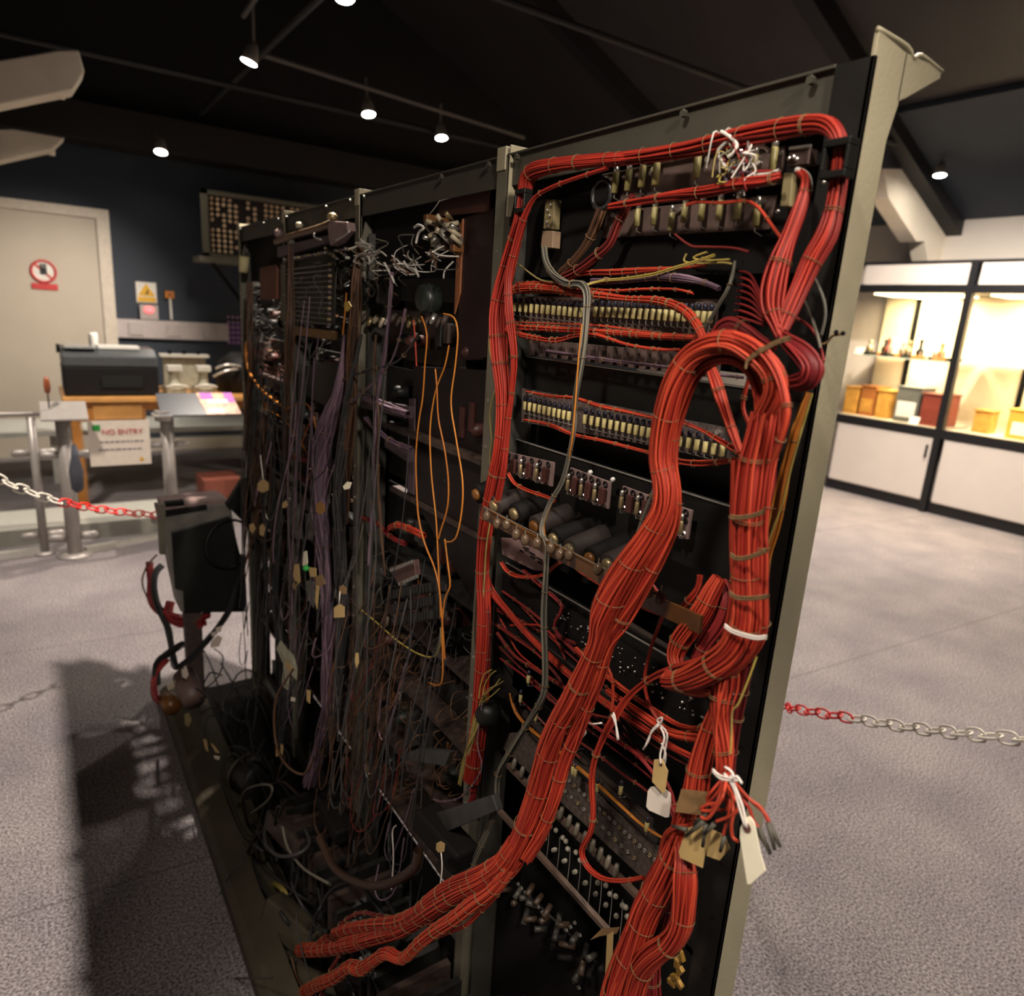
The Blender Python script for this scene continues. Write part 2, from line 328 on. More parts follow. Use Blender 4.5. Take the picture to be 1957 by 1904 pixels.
h = MB(); h.cbox(c+Vector((0, -.001, 0)), (.05, .004, .05)); [h.cbox(c+Vector((-.02+.013*i, -.001, .04)), (.009, .004, .05)) for i in range(4)]; h.build('hand_symbol', BLKP, sg)
MB().cbox(c+Vector((0, 0, -.125)), (.19, .004, .05)).build('caption_strip', REDP, sg); adopt(sg)

def textobj(name, body, loc, size, m, parent=None, rot=(PI/2, 0, 0), align='CENTER'):
    cu = bpy.data.curves.new(name, 'FONT'); cu.body = body; cu.size = size; cu.align_x = align; cu.align_y = 'CENTER'; cu.extrude = .0008
    tmp = bpy.data.objects.new(name, cu); COL.objects.link(tmp); bpy.context.view_layer.update()
    me = bpy.data.meshes.new_from_object(tmp.evaluated_get(bpy.context.evaluated_depsgraph_get())); bpy.data.objects.remove(tmp); me.materials.clear(); me.materials.append(m)
    o = bpy.data.objects.new(name, me); COL.objects.link(o); o.location = loc; o.rotation_euler = rot
    if parent: o.parent = parent
    return o
# trunking, yellow warning sign, alarm boxes
a0, a1, a2, a3 = [Vector(p) for p in [(.6605,7.55,1.2566),(1.6412,7.55,1.2681),(1.6349,7.55,1.0887),(.6615,7.55,1.0821)]]
t = MB().box(a0.x, a1.x, 7.54, WY1, a2.z, a0.z).build('cable_trunking', mat('white_pvc', (.50, .44, .43), .4)); tag(t, 'long white plastic cable trunking along the blue wall behind the desk', 'trunking')
for i in range(3):
    x = a0.x+(.1+.33*i)*(a1.x-a0.x)+.06; MB().cbox((x, 7.535, (a0.z+a2.z)/2), (.13, .02, .12)).build('socket_plate', mat('ivory_socket', (.46, .41, .39), .4), t, bevel=.003)
P = [Vector(p) for p in [(.8438,7.58,1.6),(1.0151,7.58,1.6138),(1.0037,7.58,1.4133),(.8401,7.58,1.4028)]]
sg = empty('warning_sign', P[3], 'small yellow triangle warning sign on the blue wall above alarm box', 'sign')
MB().box(P[0].x, P[1].x, 7.585, 7.6, P[2].z, P[0].z).build('sign_board', WHP, sg)
cx = (P[0].x+P[1].x)/2; hz = P[0].z-P[2].z; w_ = P[1].x-P[0].x
MB().plate([(cx-w_*.42, 7.583, P[2].z+hz*.34), (cx+w_*.42, 7.583, P[2].z+hz*.34), (cx, 7.583, P[0].z-hz*.06)], (0, -.003, 0)).build('yellow_triangle', YELP, sg)
MB().plate([(cx-.012, 7.579, P[2].z+hz*.42), (cx+.012, 7.579, P[2].z+hz*.42), (cx+.02, 7.579, P[0].z-hz*.28)], (0, -.002, 0)).build('bolt_symbol', BLKP, sg)
MB().box(P[0].x+.01, P[1].x-.01, 7.58, 7.585, P[2].z+.01, P[2].z+hz*.28).build('yellow_caption', YELP, sg); adopt(sg)
P = [Vector(p) for p in [(.858,7.55,1.3951),(1.0134,7.55,1.2609),(.9342,7.55,1.3524)]]
bx = MB().box(P[0].x, P[1].x, 7.53, 7.6, P[1].z, P[0].z).build('alarm_box', mat('grey_plastic', (.42, .38, .36), .4), bevel=.005); tag(bx, 'grey alarm box with glowing red lamp on top of white trunking', 'alarm box')
MB().ball((P[2].x, 7.52, P[2].z), .035, sc=(1.2, .6, .9)).build('red_lamp', mat('lit_red_lamp', (1, .12, .12), emit=2.5), bx, True)
P = [Vector(p) for p in [(1.0851,7.57,1.5338),(1.1632,7.57,1.4673),(1.1175,7.57,1.4642),(1.1301,7.57,1.2711)]]
bx = MB().box(P[0].x, P[1].x, 7.56, 7.6, P[1].z, P[0].z).build('call_point', mat('orange_plastic', (.6, .2, .03), .4), bevel=.004); tag(bx, 'small orange call point on blue wall with white conduit dropping to trunking', 'call point')
MB().cyl((P[2].x+.01, 7.58, P[1].z), (P[3].x, 7.58, P[3].z), .012).build('conduit', WHP, bx)
MB().cbox(((P[0].x+P[1].x)/2, 7.558, (P[0].z+P[1].z)/2), (.03, .004, .03)).build('press_pad', mat('dark_orange', (.3, .09, .02)), bx)

# switchboard-like lamp panel on a shelf, high on the blue wall
YL = 7.1
FR = mat('weathered_green_frame', (.16, .15, .11), .6)
fx0, fx1, fz0, fz1 = [1.3466,2.8475,1.8541,2.4186]
lp = empty('jack_field_panel', (fx0, YL, fz0), 'wall mounted panel of brass jacks in dark frame high on the blue wall', 'panel')
b_ = MB(); b_.box(fx0, fx1, YL, YL+.02, fz0, fz1); b_.build('backing_board', mat('dark_brown_board', (.018, .012, .009), .6), lp)
b_ = MB(); b_.box(fx0, fx0+.05, YL-.06, YL, fz0, fz1); b_.box(fx1-.05, fx1, YL-.06, YL, fz0, fz1); b_.box(fx0, fx1, YL-.06, YL, fz1-.035, fz1); b_.box(fx0, fx1, YL-.06, YL, fz0, fz0+.035)
b_.build('frame', FR, lp)
MB().box(fx0-.05, fx1, YL-.12, YL+.2, fz0-.05, fz0).build('shelf', FR, lp)
b_ = MB(); b_.tube([(fx0+.08, YL+.0, fz0-.05), (fx0+.62, YL+.45, fz0-.62)], .018); b_.build('bracket', BLACKM, lp)
MB().box(fx0+.98, fx0+1.02, YL-.03, YL, fz0, fz1).build('divider', FR, lp)
cnt = 0; rest = MB(); bulb0 = None
JM = mat('jack_brass_ring', (.95, .72, .5), .3, .2)
rnd = random.Random(5)
colsx = [fx0+.085+.052*i for i in range(5)]+[fx0+.40+.06*i for i in range(2)]+[fx0+.56+.052*i for i in range(4)]+[fx0+.80+.05*i for i in range(3)]+[fx0+1.06+.05*i for i in range(14)]
nr = 11; dz_ = (fz1-fz0-.12)/(nr-1)
for ci, x in enumerate(colsx):
    for j in range(nr):
        if 4 < ci < 7 and j > 6: continue
        if rnd.random() < .06: continue
        if 5 == j and ci < 5 and rnd.random() < .5: continue
        z = fz1-.06-j*dz_
        if cnt < 100:
            if bulb0 is None:
                bulb0 = MB().lathe((0, 0, 0), (0, -1, 0), [(0, .010), (.02, .017), (.034, .015), (.042, .007)], 10).build('jack', JM, lp, True)
                bulb0.location = (x, YL, z); o = bulb0
            else:
                o = bulb0.copy(); COL.objects.link(o); o.location = (x, YL, z)
            cnt += 1
        else: rest.lathe((x, YL, z), (0, -1, 0), [(0, .010), (.02, .017), (.034, .015), (.042, .007)], 8)
o = rest.build('jack_rows', JM, lp, True); o['kind'] = 'stuff'; adopt(lp)
o = MB().box(*[1.627,1.85], 7.57, 7.595, *[1.054,1.27]).build('patterned_banner', mat('purple_fabric', (.09, .04, .16), .6)); tag(o, 'purple spotted fabric banner at trunking end beside the rack', 'banner')
bx = o.bound_box; xs = [v[0] for v in bx]; zs = [v[2] for v in bx]
for i in range(5):
    for j in range(6): MB().cyl((min(xs)+.02+.045*i, 7.571, min(zs)+.02+.05*j), (min(xs)+.02+.045*i, 7.566, min(zs)+.02+.05*j), .012, seg=8).build('pale_spot', mat('pale_spot', (.5, .3, .5)), o)

# ================================================================ DESK WITH MACHINES (left background)
OAK = mat('orange_oak', (.42, .17, .035), .4, var=.2, scale=9); OAKD = mat('oak_edge', (.55, .27, .08), .35, var=.15, scale=9)
TZ = .80
dk = empty('wooden_desk', (.9, 5.6, 0), 'orange oak desk carrying the black teleprinter behind the glass barrier', 'desk')
MB().box(.13, 1.75, 5.45, 6.15, TZ-.035, TZ).build('desk_top', OAKD, dk, bevel=.006)
MB().box(.20, .62, 5.49, 6.1, TZ-.17, TZ-.035).build('drawer_case', OAK, dk, bevel=.004)
MB().box(.30, .60, 5.478, 5.49, TZ-.155, TZ-.05).build('drawer', OAKD, dk, bevel=.004)
MB().box(.62, 1.65, 5.52, 5.54, TZ-.10, TZ-.035).build('apron', OAK, dk)
for x, y in ((.17, 5.5), (1.62, 5.5), (.17, 6.05), (1.62, 6.05)):
    MB().box(x, x+.06, y, y+.06, 0, TZ-.035).build('leg', OAK, dk, bevel=.004)
adopt(dk)
TPB = mat('teleprinter_black', (.010, .009, .009), .6, spec=.2); TPG = mat('teleprinter_grey_lid', (.07, .075, .08), .35)
tp = empty('teleprinter', (.42, 5.7, TZ), 'large black teleprinter cabinet with grey lid and white paper on oak desk', 'teleprinter')
b_ = MB(); x0, x1 = .15, .72
b_.box(x0, x1, 5.52, 5.95, TZ, TZ+.20); b_.build('cabinet', TPB, tp, bevel=.012)
MB().plate([(x0, 5.515, TZ+.20), (x0, 5.515, TZ+.27), (x0, 5.62, TZ+.315), (x0, 5.95, TZ+.315), (x0, 5.95, TZ+.20)], (x1-x0, 0, 0)).build('lid', TPG, tp, bevel=.01)
MB().box(x0+.22, x1-.10, 5.512, 5.52, TZ+.06, TZ+.14).build('front_recess', mat('recess_shade', (.003, .003, .003), .9), tp)  # raised plate coloured near black for the recess's shade
MB().box(x0+.22, x1-.1, 5.60, 5.72, TZ+.315, TZ+.335).build('paper_sheet', mat('bright_paper', (.9, .88, .82), .6), tp)
MB().cyl((x0-.02, 5.75, TZ+.30), (x0, 5.75, TZ+.30), .03).build('platen_knob', BLACKM, tp)
MB().box(x0+.02, x0+.2, 5.55, 5.9, TZ+.315, TZ+.325).build('glass_window', mat('lid_glass', (.25, .27, .28), .1), tp); adopt(tp)
cp = empty('paper_cup', (.37, 5.98, TZ), 'small white cup standing behind the teleprinter lid', 'cup'); MB().lathe((.37, 6.0, TZ+.0), (0, 0, 1), [(0, .03), (.38, .03), (.40, .025)], 16).build('cup_body', WHP, cp, True); adopt(cp)
PERF = mat('beige_green_metal', (.38, .36, .27), .4, var=.2)
def perforator(x, label):
    t = empty('tape_perforator', (x, 5.62, TZ), label, 'tape machine', 'grey tape machines on the oak desk')
    MB().box(x-.065, x+.065, 5.53, 5.75, TZ, TZ+.055).build('base', PERF, t, bevel=.008)
    MB().lathe((x, 5.62, TZ+.05), (0, 0, 1), [(0, .05), (.02, .048), (.03, .038), (.10, .032), (.11, .045), (.15, .05), (.16, .04)], 16).build('drum_body', PERF, t, True)
    b2 = MB(); b2.tube([(x-.07, 5.53, TZ+.06), (x-.03, 5.51, TZ+.075), (x+.03, 5.51, TZ+.075), (x+.075, 5.53, TZ+.06)], .01); b2.build('key_lever', mat('pale_metal', (.6, .57, .5), .3), t, True)
    MB().cbox((x, 5.6, TZ+.19), (.10, .07, .045)).build('cover', mat('pale_metal', (.6, .57, .5), .3), t, bevel=.006); adopt(t)
perforator(.835, 'left of the two grey tape machines beside the black teleprinter')
perforator(1.03, 'right of the two grey tape machines, nearer the big rack')
fr = empty('equipment_frame', (.94, 5.9, TZ), 'pale green metal equipment frame standing behind the two tape machines', 'frame')  # plain equipment frame of unknown contents
MB().box(.80, 1.10, 5.86, 5.9, TZ, TZ+.25).build('front_plate', PERF, fr, bevel=.004); MB().box(.78, 1.12, 5.83, 5.93, TZ+.25, TZ+.27).build('top_rail', mat('pale_metal', (.6, .57, .5)), fr)
for i in range(3): MB().cyl((.85+.1*i, 5.87, TZ+.27), (.85+.1*i, 5.87, TZ+.3), .012).build('knob', BLACKM, fr)
adopt(fr)
mm = empty('black_machine', (1.3, 5.75, TZ), 'black domed machine with steel levers at right end of desk', 'machine')
MB().lathe((1.33, 5.8, TZ), (0, 0, 1), [(0, .17), (.16, .17), (.24, .14), (.30, .06)], 20).build('housing', TPB, mm, True)
MB().tube([(1.12, 5.62, TZ+.19), (1.2, 5.6, TZ+.22), (1.3, 5.62, TZ+.21)], .009).build('lever', TIN, mm, True)
MB().tube([(1.10, 5.62, TZ+.13), (1.18, 5.6, TZ+.17), (1.28, 5.62, TZ+.19)], .009).build('lever', TIN, mm, True); adopt(mm)
pc = MB().box(1.35, 2.0, 5.3, 5.42, .25, .70).build('dark_storage_case', mat('navy_case', (.03, .035, .045)), None, bevel=.01)
MB().box(1.33, 2.02, 5.28, 5.43, 0, .25).build('case_plinth', BLACKM, pc); tag(pc, 'dark navy case under the right end of desk', 'case')
bxr = MB().box(.98, 1.25, 5.5, 5.8, 0, .16).build('cardboard_box', mat('red_brown_box', (.25, .07, .045))); tag(bxr, 'red-brown box on the carpet under the desk', 'box')

# ================================================================ GLASS BARRIER
ALU = mat('silver_post', (.38, .35, .33), .38, .25, var=.05)
glass = bpy.data.materials.new('barrier_glass'); glass.use_nodes = True; g = glass.node_tree.nodes['Principled BSDF']
g.inputs['Base Color'].default_value = (.93, .97, .95, 1); g.inputs['Roughness'].default_value = .04; g.inputs['Transmission Weight'].default_value = 1; g.inputs['IOR'].default_value = 1.02; g.inputs['Alpha'].default_value = .45
def barrier_post(x, y, h, r, label, cap):
    t = empty('barrier_post', (x, y, 0), label, 'post', 'silver barrier posts')
    MB().cyl((x, y, 0), (x, y, h), r, seg=20).build('upright', ALU, t, True)
    MB().lathe((x, y, 0), (0, 0, 1), [(0, r*2.3), (.012, r*2.3), (.022, r*1.4)], 24).build('foot_plate', ALU, t, True)
    for s_ in (-1, 1):
        for z in (.12, .60):
            c_ = MB(); c_.lathe((x+s_*r, y, z), (s_, 0, 0), [(0, .018), (.02, .022), (.07, .022), (.085, .012)], 14); c_.build('glass_clamp', ALU, t, True)
    if cap: MB().plate([(x-.10, y-.09, h), (x+.12, y-.09, h), (x+.12, y+.08, h+.075), (x-.10, y+.08, h+.075)], (0, 0, .012)).build('cap_plate', ALU, t, bevel=.003)
    adopt(t)
barrier_post(.10, 4.55, .80, .038, 'thick silver barrier post left of the white notice', True)
barrier_post(.645, 4.72, .80, .038, 'silver barrier post right of the white notice, under the lectern', False)
barrier_post(-.045, 4.64, .80, .022, 'thin silver barrier post just left of the thick one', False)
def pane(p0, p1, z0, z1, label):
    p0 = Vector(p0); p1 = Vector(p1); d_ = (p1-p0); nrm = Vector((-d_.y, d_.x, 0)).normalized()*.008
    o = MB().plate([(p0.x, p0.y, z0), (p1.x, p1.y, z0), (p1.x, p1.y, z1), (p0.x, p0.y, z1)], nrm).build('glass_pane', glass); tag(o, label, 'glass panel')
pane((.185, 4.57), (.56, 4.69), .04, .78, 'glass barrier panel carrying the white no entry notice')
pane((.73, 4.75), (1.6, 5.0), .04, .78, 'glass barrier panel under the picture lectern, right of its post')
pane((-1.2, 4.60), (-.05, 4.64), .04, .78, 'glass barrier panel at far left behind the hanging chain')
RAILM = mat('pale_rail', (.52, .50, .46), .4)
for a, b_, lb in (((-1.2, 4.60), (-.03, 4.64), 'pale floor rail under the leftmost glass panel'), ((.16, 4.56), (.60, 4.71), 'pale floor rail under the no entry glass panel')):
    d_ = Vector((b_[0]-a[0], b_[1]-a[1], 0)); nn = Vector((-d_.y, d_.x, 0)).normalized()*.04
    o = MB().plate([(a[0], a[1], 0), (b_[0], b_[1], 0), (b_[0], b_[1], .035), (a[0], a[1], .035)], nn).build('floor_rail', RAILM); tag(o, lb, 'rail')
PLAT = mat('pale_platform', (.50, .49, .44), .6)
o = MB().box(-1.6, .9, 4.85, 5.3, 0, .10).build('display_plinth', PLAT); tag(o, 'low pale display plinth behind the glass barrier', 'plinth')
o = MB().box(-2.4, 1.9, 6.3, 7.0, .40, .43).build('low_glass_shelf', mat('frosted_shelf', (.55, .56, .52), .3)); tag(o, 'long low frosted shelf under the wall behind the desk', 'shelf')
for x in (-1.5, .05, 1.6): MB().box(x, x+.04, 6.4, 6.9, 0, .40).build('shelf_support', PLAT, o)
# NO ENTRY notice
nx0, nx1, nz0, nz1 = .215, .525, .525, .785
nt_ = empty('notice', (.37, 4.55, nz0), 'white no entry notice with green corner mark hung on the glass', 'notice')
NR = Matrix.Rotation(.0, 3, 'Z')
MB().box(nx0, nx1, 4.535, 4.54, nz0, nz1).build('card', PAPER, nt_)
MB().box(nx0+.022, nx0+.06, 4.532, 4.535, nz1-.055, nz1-.022).build('green_mark', GREEN, nt_)
textobj('heading_text', 'NO ENTRY', (.385, 4.532, nz1-.065), .042, REDP, nt_)
gt = mat('grey_print', (.22, .2, .22)); b_ = MB(); rnd = random.Random(3)
for row in (0, 1):
    x = nx0+.055-row*.01
    while x < nx1-.045:
        w_ = rnd.uniform(.012, .03); b_.box(x, x+w_, 4.533, 4.535, nz1-.125-row*.045, nz1-.117-row*.045); x += w_+.006
b_.build('printed_lines', gt, nt_)
MB().plate([(nx1-.065, 4.534, nz0+.02), (nx1-.035, 4.534, nz0+.02), (nx1-.05, 4.534, nz0+.048)], (0, -.001, 0)).build('yellow_triangle', YELP, nt_); adopt(nt_)
# lectern and the small screwdriver like handle
le = empty('picture_lectern', (.8, 4.7, .8), 'sloped lectern board, dark with a pink and orange picture on its right', 'lectern')
P = [(.60, 4.60, .80), (1.06, 4.60, .80), (1.04, 4.78, .91), (.60, 4.78, .91)]
MB().plate(P, (0, .006, -.01)).build('board', mat('lectern_dark', (.035, .04, .05), .35), le)
def lerp(u, v): 
    a_ = Vector(P[0]).lerp(Vector(P[1]), u); c_ = Vector(P[3]).lerp(Vector(P[2]), u); q_ = a_.lerp(c_, v); return (q_.x, q_.y-.002, q_.z+.002)
MB().plate([lerp(.56, 0), lerp(1, 0), lerp(1, 1), lerp(.52, 1)], (0, .001, -.002)).build('picture', mat('picture_orange', (.75, .33, .20), .3, var=.6, scale=25, ), le)
for j, (u0, v0, u1, v1, m_) in enumerate(((.56, .7, .72, 1, 'p'), (.88, .55, 1, 1, 'p'), (.62, .5, .9, .68, 'w'), (.60, .06, .78, .25, 'w'))):
    MB().plate([lerp(u0, v0), lerp(u1, v0), lerp(u1, v1), lerp(u0, v1)], (0, -.001, .001)).build('picture_patch', mat('picture_violet', (.45, .12, .5)) if m_ == 'p' else WHP, le)
MB().cyl((.62, 4.66, .76), (.62, 4.66, .82), .05).build('mount', ALU, le)
MB().box(.56, .66, 4.58, 4.72, .79, .80).build('mount_plate', ALU, le); adopt(le)
hd = empty('handgrip', (.045, 4.55, .88), 'screwdriver of turned wood standing on the left barrier post', 'handgrip')  # a turned wooden handle of unknown use, on a shank
MB().lathe((.045, 4.55, .94), (0, 0, 1), [(0, .008), (.01, .014), (.04, .017), (.075, .014), (.09, .006)], 12).build('grip', mat('red_wood', (.32, .09, .035), .4), hd, True)
MB().cyl((.045, 4.55, .86), (.045, 4.55, .94), .004).build('shank', BLACKM, hd); adopt(hd)
rl = MB().cyl((-1.4, 4.7, .80), (.03, 4.62, .82), .012).build('hand_rail', ALU, None, True); tag(rl, 'thin dark handrail running left from the barrier posts', 'rail')
gl = MB().lathe((.14, 4.46, .40), (0, 0, 1), [(0, .012), (.02, .03), (.12, .036), (.2, .02), (.27, .012)], 14).build('blue_glove', mat('blue_grey_cloth', (.07, .075, .10), .8), None, True); tag(gl, 'blue-grey cloth glove hanging on the thick barrier post', 'glove')

# ================================================================ DISPLAY CASES (right background)
CX0, CX1 = 6.74, 7.3
CBLK = mat('case_black_frame', (.010, .010, .012), .4); CBLI = mat('case_inner_black', (.006, .006, .006), .95, spec=.05); CWH = mat('case_white_panel', (.72, .65, .60), .45, var=.03, scale=5)
CIN = mat('case_lining', (.70, .62, .44), .7, var=.04); 
cglass = bpy.data.materials.new('case_glass'); cglass.use_nodes = True; g = cglass.node_tree.nodes['Principled BSDF']
g.inputs['Base Color'].default_value = (1, 1, 1, 1); g.inputs['Roughness'].default_value = .02; g.inputs['Alpha'].default_value = .10; g.inputs['Transmission Weight'].default_value = 1; g.inputs['IOR'].default_value = 1.02
def box_(t, n, m, *a, bevel=0): return MB().box(*a).build(n, m, t, bevel=bevel)
def case(y0, y1, label, mull):
    t = empty('display_case', (CX0+.28, (y0+y1)/2, 0), label, 'display case', 'lit display cases on the right wall')
    box_(t, 'plinth', CBLK, CX0+.03, CX1, y0, y1, 0, .10)
    box_(t, 'cupboard', CWH, CX0+.02, CX1, y0+.03, y1-.03, .10, .70)
    dr = box_(t, 'cupboard_door', CWH, CX0, CX0+.02, y0+.035, y1-.035, .11, .69, bevel=.003)
    MB().box(CX0-.02, CX0, y0+.09, y0+.105, .50, .62).build('handle', BLACKM, dr)
    box_(t, 'deck', CBLK, CX0-.005, CX1, y0, y1, .69, .77)
    box_(t, 'top_frame', CBLK, CX0-.005, CX1, y0, y1, 1.96, 2.03)
    box_(t, 'fascia', CWH, CX0, CX1, y0+.04, y1-.03, 2.03, 2.21)
    box_(t, 'top_edge', CBLK, CX0-.005, CX1, y0, y1, 2.21, 2.235)
    box_(t, 'upright', CBLK, CX0-.01, CX0+.05, y0, y0+.06, 0, 2.235)
    box_(t, 'back_panel', CIN, CX1-.02, CX1, y0, y1, .77, 1.96)
    box_(t, 'upright', CBLI, CX1-.05, CX1-.02, mull-.02, mull+.02, .77, 1.96)
    box_(t, 'floor_lining', CIN, CX0+.05, CX1-.02, y0+.06, y1, .77, .775)
    box_(t, 'glass_shelf', mat('green_shelf_edge', (.55, .60, .50), .1), CX0+.06, CX1-.05, y0+.06, y1-.02, 1.36, 1.372)
    box_(t, 'front_glass', cglass, CX0+.004, CX0+.010, y0+.06, y1, .77, 1.96)
    box_(t, 'lamp_strip', mat('case_lamp', (1, .78, .45), emit=6), CX0+.10, CX1-.10, y0+.15, y1-.1, 1.945, 1.958)
    adopt(t)
case(3.0, 4.03, 'lit display case left of the black upright, partly behind the rack', 3.70)
case(1.97, 3.0, 'lit display case at the right edge of the photo', 2.66)
for y in (2.49, 3.5):
    area('case_light', (7.0, y, 1.93), (7.06, y, 0), 52, .8, .3, (1, .80, .50)).rotation_euler = (0, 0, 0)
    area('case_shelf_light', (7.0, y, 1.34), (7.06, y, 0), 15, .8, .3, (1, .84, .56)).rotation_euler = (0, 0, 0)
# exhibits
WOODX = mat('varnished_wood', (.40, .14, .035), .3, var=.25, scale=12); GRX = mat('grey_instrument', (.13, .13, .11), .4); REDX = mat('dark_red_case', (.25, .05, .03), .35)
LBL = mat('exhibit_label', (.85, .8, .7)); HONEY = mat('honey_wood', (.65, .32, .06), .35, var=.2, scale=15)
def exhibit_box(y, z, w_, h, dp, m_, label, name='wooden_box', handle=False, x=7.0, cat='box', panel=None):
    h *= 1.2; t = empty(name, (x, y, z), label, cat); MB().box(x-dp/2, x+dp/2, y-w_/2, y+w_/2, z, z+h).build('body', m_, t, bevel=.006)
    MB().box(x-dp/2-.006, x-dp/2, y-w_*.4, y+w_*.4, z+h*.15, z+h*.6).build('front_panel', panel or m_, t, bevel=.002)
    MB().box(x-dp/2-.01, x+dp/2+.01, y-w_/2-.01, y+w_/2+.01, z+h, z+h+.012).build('lid', m_, t)
    if handle: MB().tube([(x-.02, y-.09, z+h), (x-.02, y-.10, z+h+.08), (x-.02, y, z+h+.12), (x-.02, y+.10, z+h+.08), (x-.02, y+.09, z+h)], .012).build('carrying_handle', m_, t, True)
    adopt(t)
Z0, Z1 = .775, 1.372
exhibit_box(3.99, Z0, .14, .22, .25, HONEY, 'honey wooden instrument with slanted front, leftmost on case floor', 'wooden_instrument', cat='instrument')
exhibit_box(3.82, Z0, .15, .24, .25, WOODX, 'varnished wooden instrument, second from left on case floor', 'wooden_instrument', cat='instrument', panel=HONEY)
exhibit_box(3.66, Z0, .13, .22, .25, HONEY, 'light wooden instrument beside the grey radio set in the case', 'wooden_instrument', cat='instrument')
exhibit_box(3.42, Z0, .22, .27, .28, GRX, 'grey metal radio set in the middle of case floor', 'radio_set', cat='radio', panel=LBL)
exhibit_box(3.18, Z0, .20, .24, .30, REDX, 'dark reddish box at right of the left case floor', 'instrument_box')
exhibit_box(2.78, Z0, .14, .16, .15, HONEY, 'small honey coloured box near the upright on case floor', 'small_box')
exhibit_box(2.36, Z0, .40, .20, .26, mat('yellow_wood', (.75, .42, .06), .35), 'yellow wooden box with label on right case floor', 'wooden_box', panel=LBL)
exhibit_box(2.36, Z1, .40, .24, .26, mat('mahogany', (.42, .10, .03), .3), 'mahogany box with curved handle on upper shelf of right case', 'telephone_box', True)
for y, z, lb in ((2.50, Z1, 'white label card before the mahogany box'), (3.30, Z0, 'white label card beside dark reddish box'), (3.96, Z1, 'white label card at left end of the shelf')):
    o = MB().plate([(6.80, y-.045, z), (6.80, y+.045, z), (6.83, y+.045, z+.07), (6.83, y-.045, z+.07)], (.004, 0, 0)).build('label_card', LBL); tag(o, lb, 'label card')
rnd = random.Random(8); kinds = ['brass morse key', 'dark galvanometer', 'red capped coil', 'grey meter', 'copper terminal', 'small black relay', 'steel bell', 'wooden key base', 'brass drum']
for i in range(9):
    y = 3.93-.098*i; x = 6.98+rnd.uniform(-.07, .07); mm_ = [BRASS, BLACK, REDX, GRX, BRASS, BLACK, TIN, WOODX, BRASS][i]
    t = empty('telegraph_instrument', (x, y, Z1), kinds[i]+' on the upper shelf of the left case'+('' if i else ', leftmost'), 'instrument', 'small instruments on the upper case shelf')
    MB().box(x-.06, x+.06, y-.042, y+.042, Z1, Z1+.03).build('base', WOODX if i % 2 else BLACK, t, bevel=.003)
    MB().lathe((x, y, Z1+.03), (0, 0, 1), [(0, .032), (.045, .036), (.065, .018), (.085+.015*(i % 3), .015), (.11+.02*(i % 3), .024)], 12).build('mechanism', mm_, t, True)
    MB().cyl((x-.045, y-.028, Z1+.03), (x-.045, y-.028, Z1+.065), .009, seg=8).build('terminal', TIN, t); adopt(t)

# ================================================================ CEILING LAMPS
LAMPG = mat('lamp_glow', (1, .93, .80), emit=90); LAMPH = mat('lamp_housing', (.20, .18, .16), .4)
def lamp(c, d, label, stem=(0, 0, .3), pw=30, cone=90):
    c = Vector(c); d = Vector(d).normalized(); t = empty('track_spotlight', c-d*.1, label, 'spotlight', 'ceiling spotlights')
    MB().lathe(c-d*.11, d, [(0, .018), (.03, .035), (.08, .045), (.112, .052)], 20).build('lamp_housing', LAMPH, t, True)
    MB().cyl(c, c+d*.006, .046, seg=20).build('lamp_lens', LAMPG, t)
    b2 = MB(); b2.cyl(c-d*.10, c-d*.10+Vector(stem), .008, seg=8); b2.build('stem', LAMPH, t)
    adopt(t)
    if pw: spot('track_spotlight_beam', c+d*.02, c+d*2, pw, 78, .7, .04)
lamp((1.24, 4.90, 2.9), (-.30, .10, -1), 'brightest ceiling spotlight above the left end of the rack', pw=230)
lamp((2.23, 5.43, 2.9), (.0, -.25, -1), 'left of two ceiling spotlights over the rack middle', (0, .04, .16), 40)
lamp((2.95, 5.63, 2.9), (.0, -.25, -1), 'right of two ceiling spotlights just left of the tall rack bay', (0, 0, .16), 40)
lamp((1.02, 6.90, 2.64), (-.1, -.3, -1), 'ceiling spotlight in front of the blue wall above the door', (0, .36, .10), 8)
lamp((1.36, 3.62, 2.91), (-.1, -.3, -1), 'ceiling spotlight cut by the top edge of the photo', (0, 0, .2), 40)
lamp((6.45, 3.33, 2.89), (-.1, -.1, -1), 'ceiling spotlight at right above the display cases', (0, 0, .15), 30)
for a, b_, lb in (((1.42, 5.25, 3.06), (3.75, 5.6, 3.04), 'grey lighting track running behind the rack top'), ((1.2, 3.2, 3.2), (1.24, 5.0, 3.17), 'grey lighting track running to the brightest spotlight')):
    o = MB().cyl(a, b_, .016, seg=8).build('lighting_track', mat('track_grey', (.10, .09, .085), .5)); tag(o, lb, 'track')

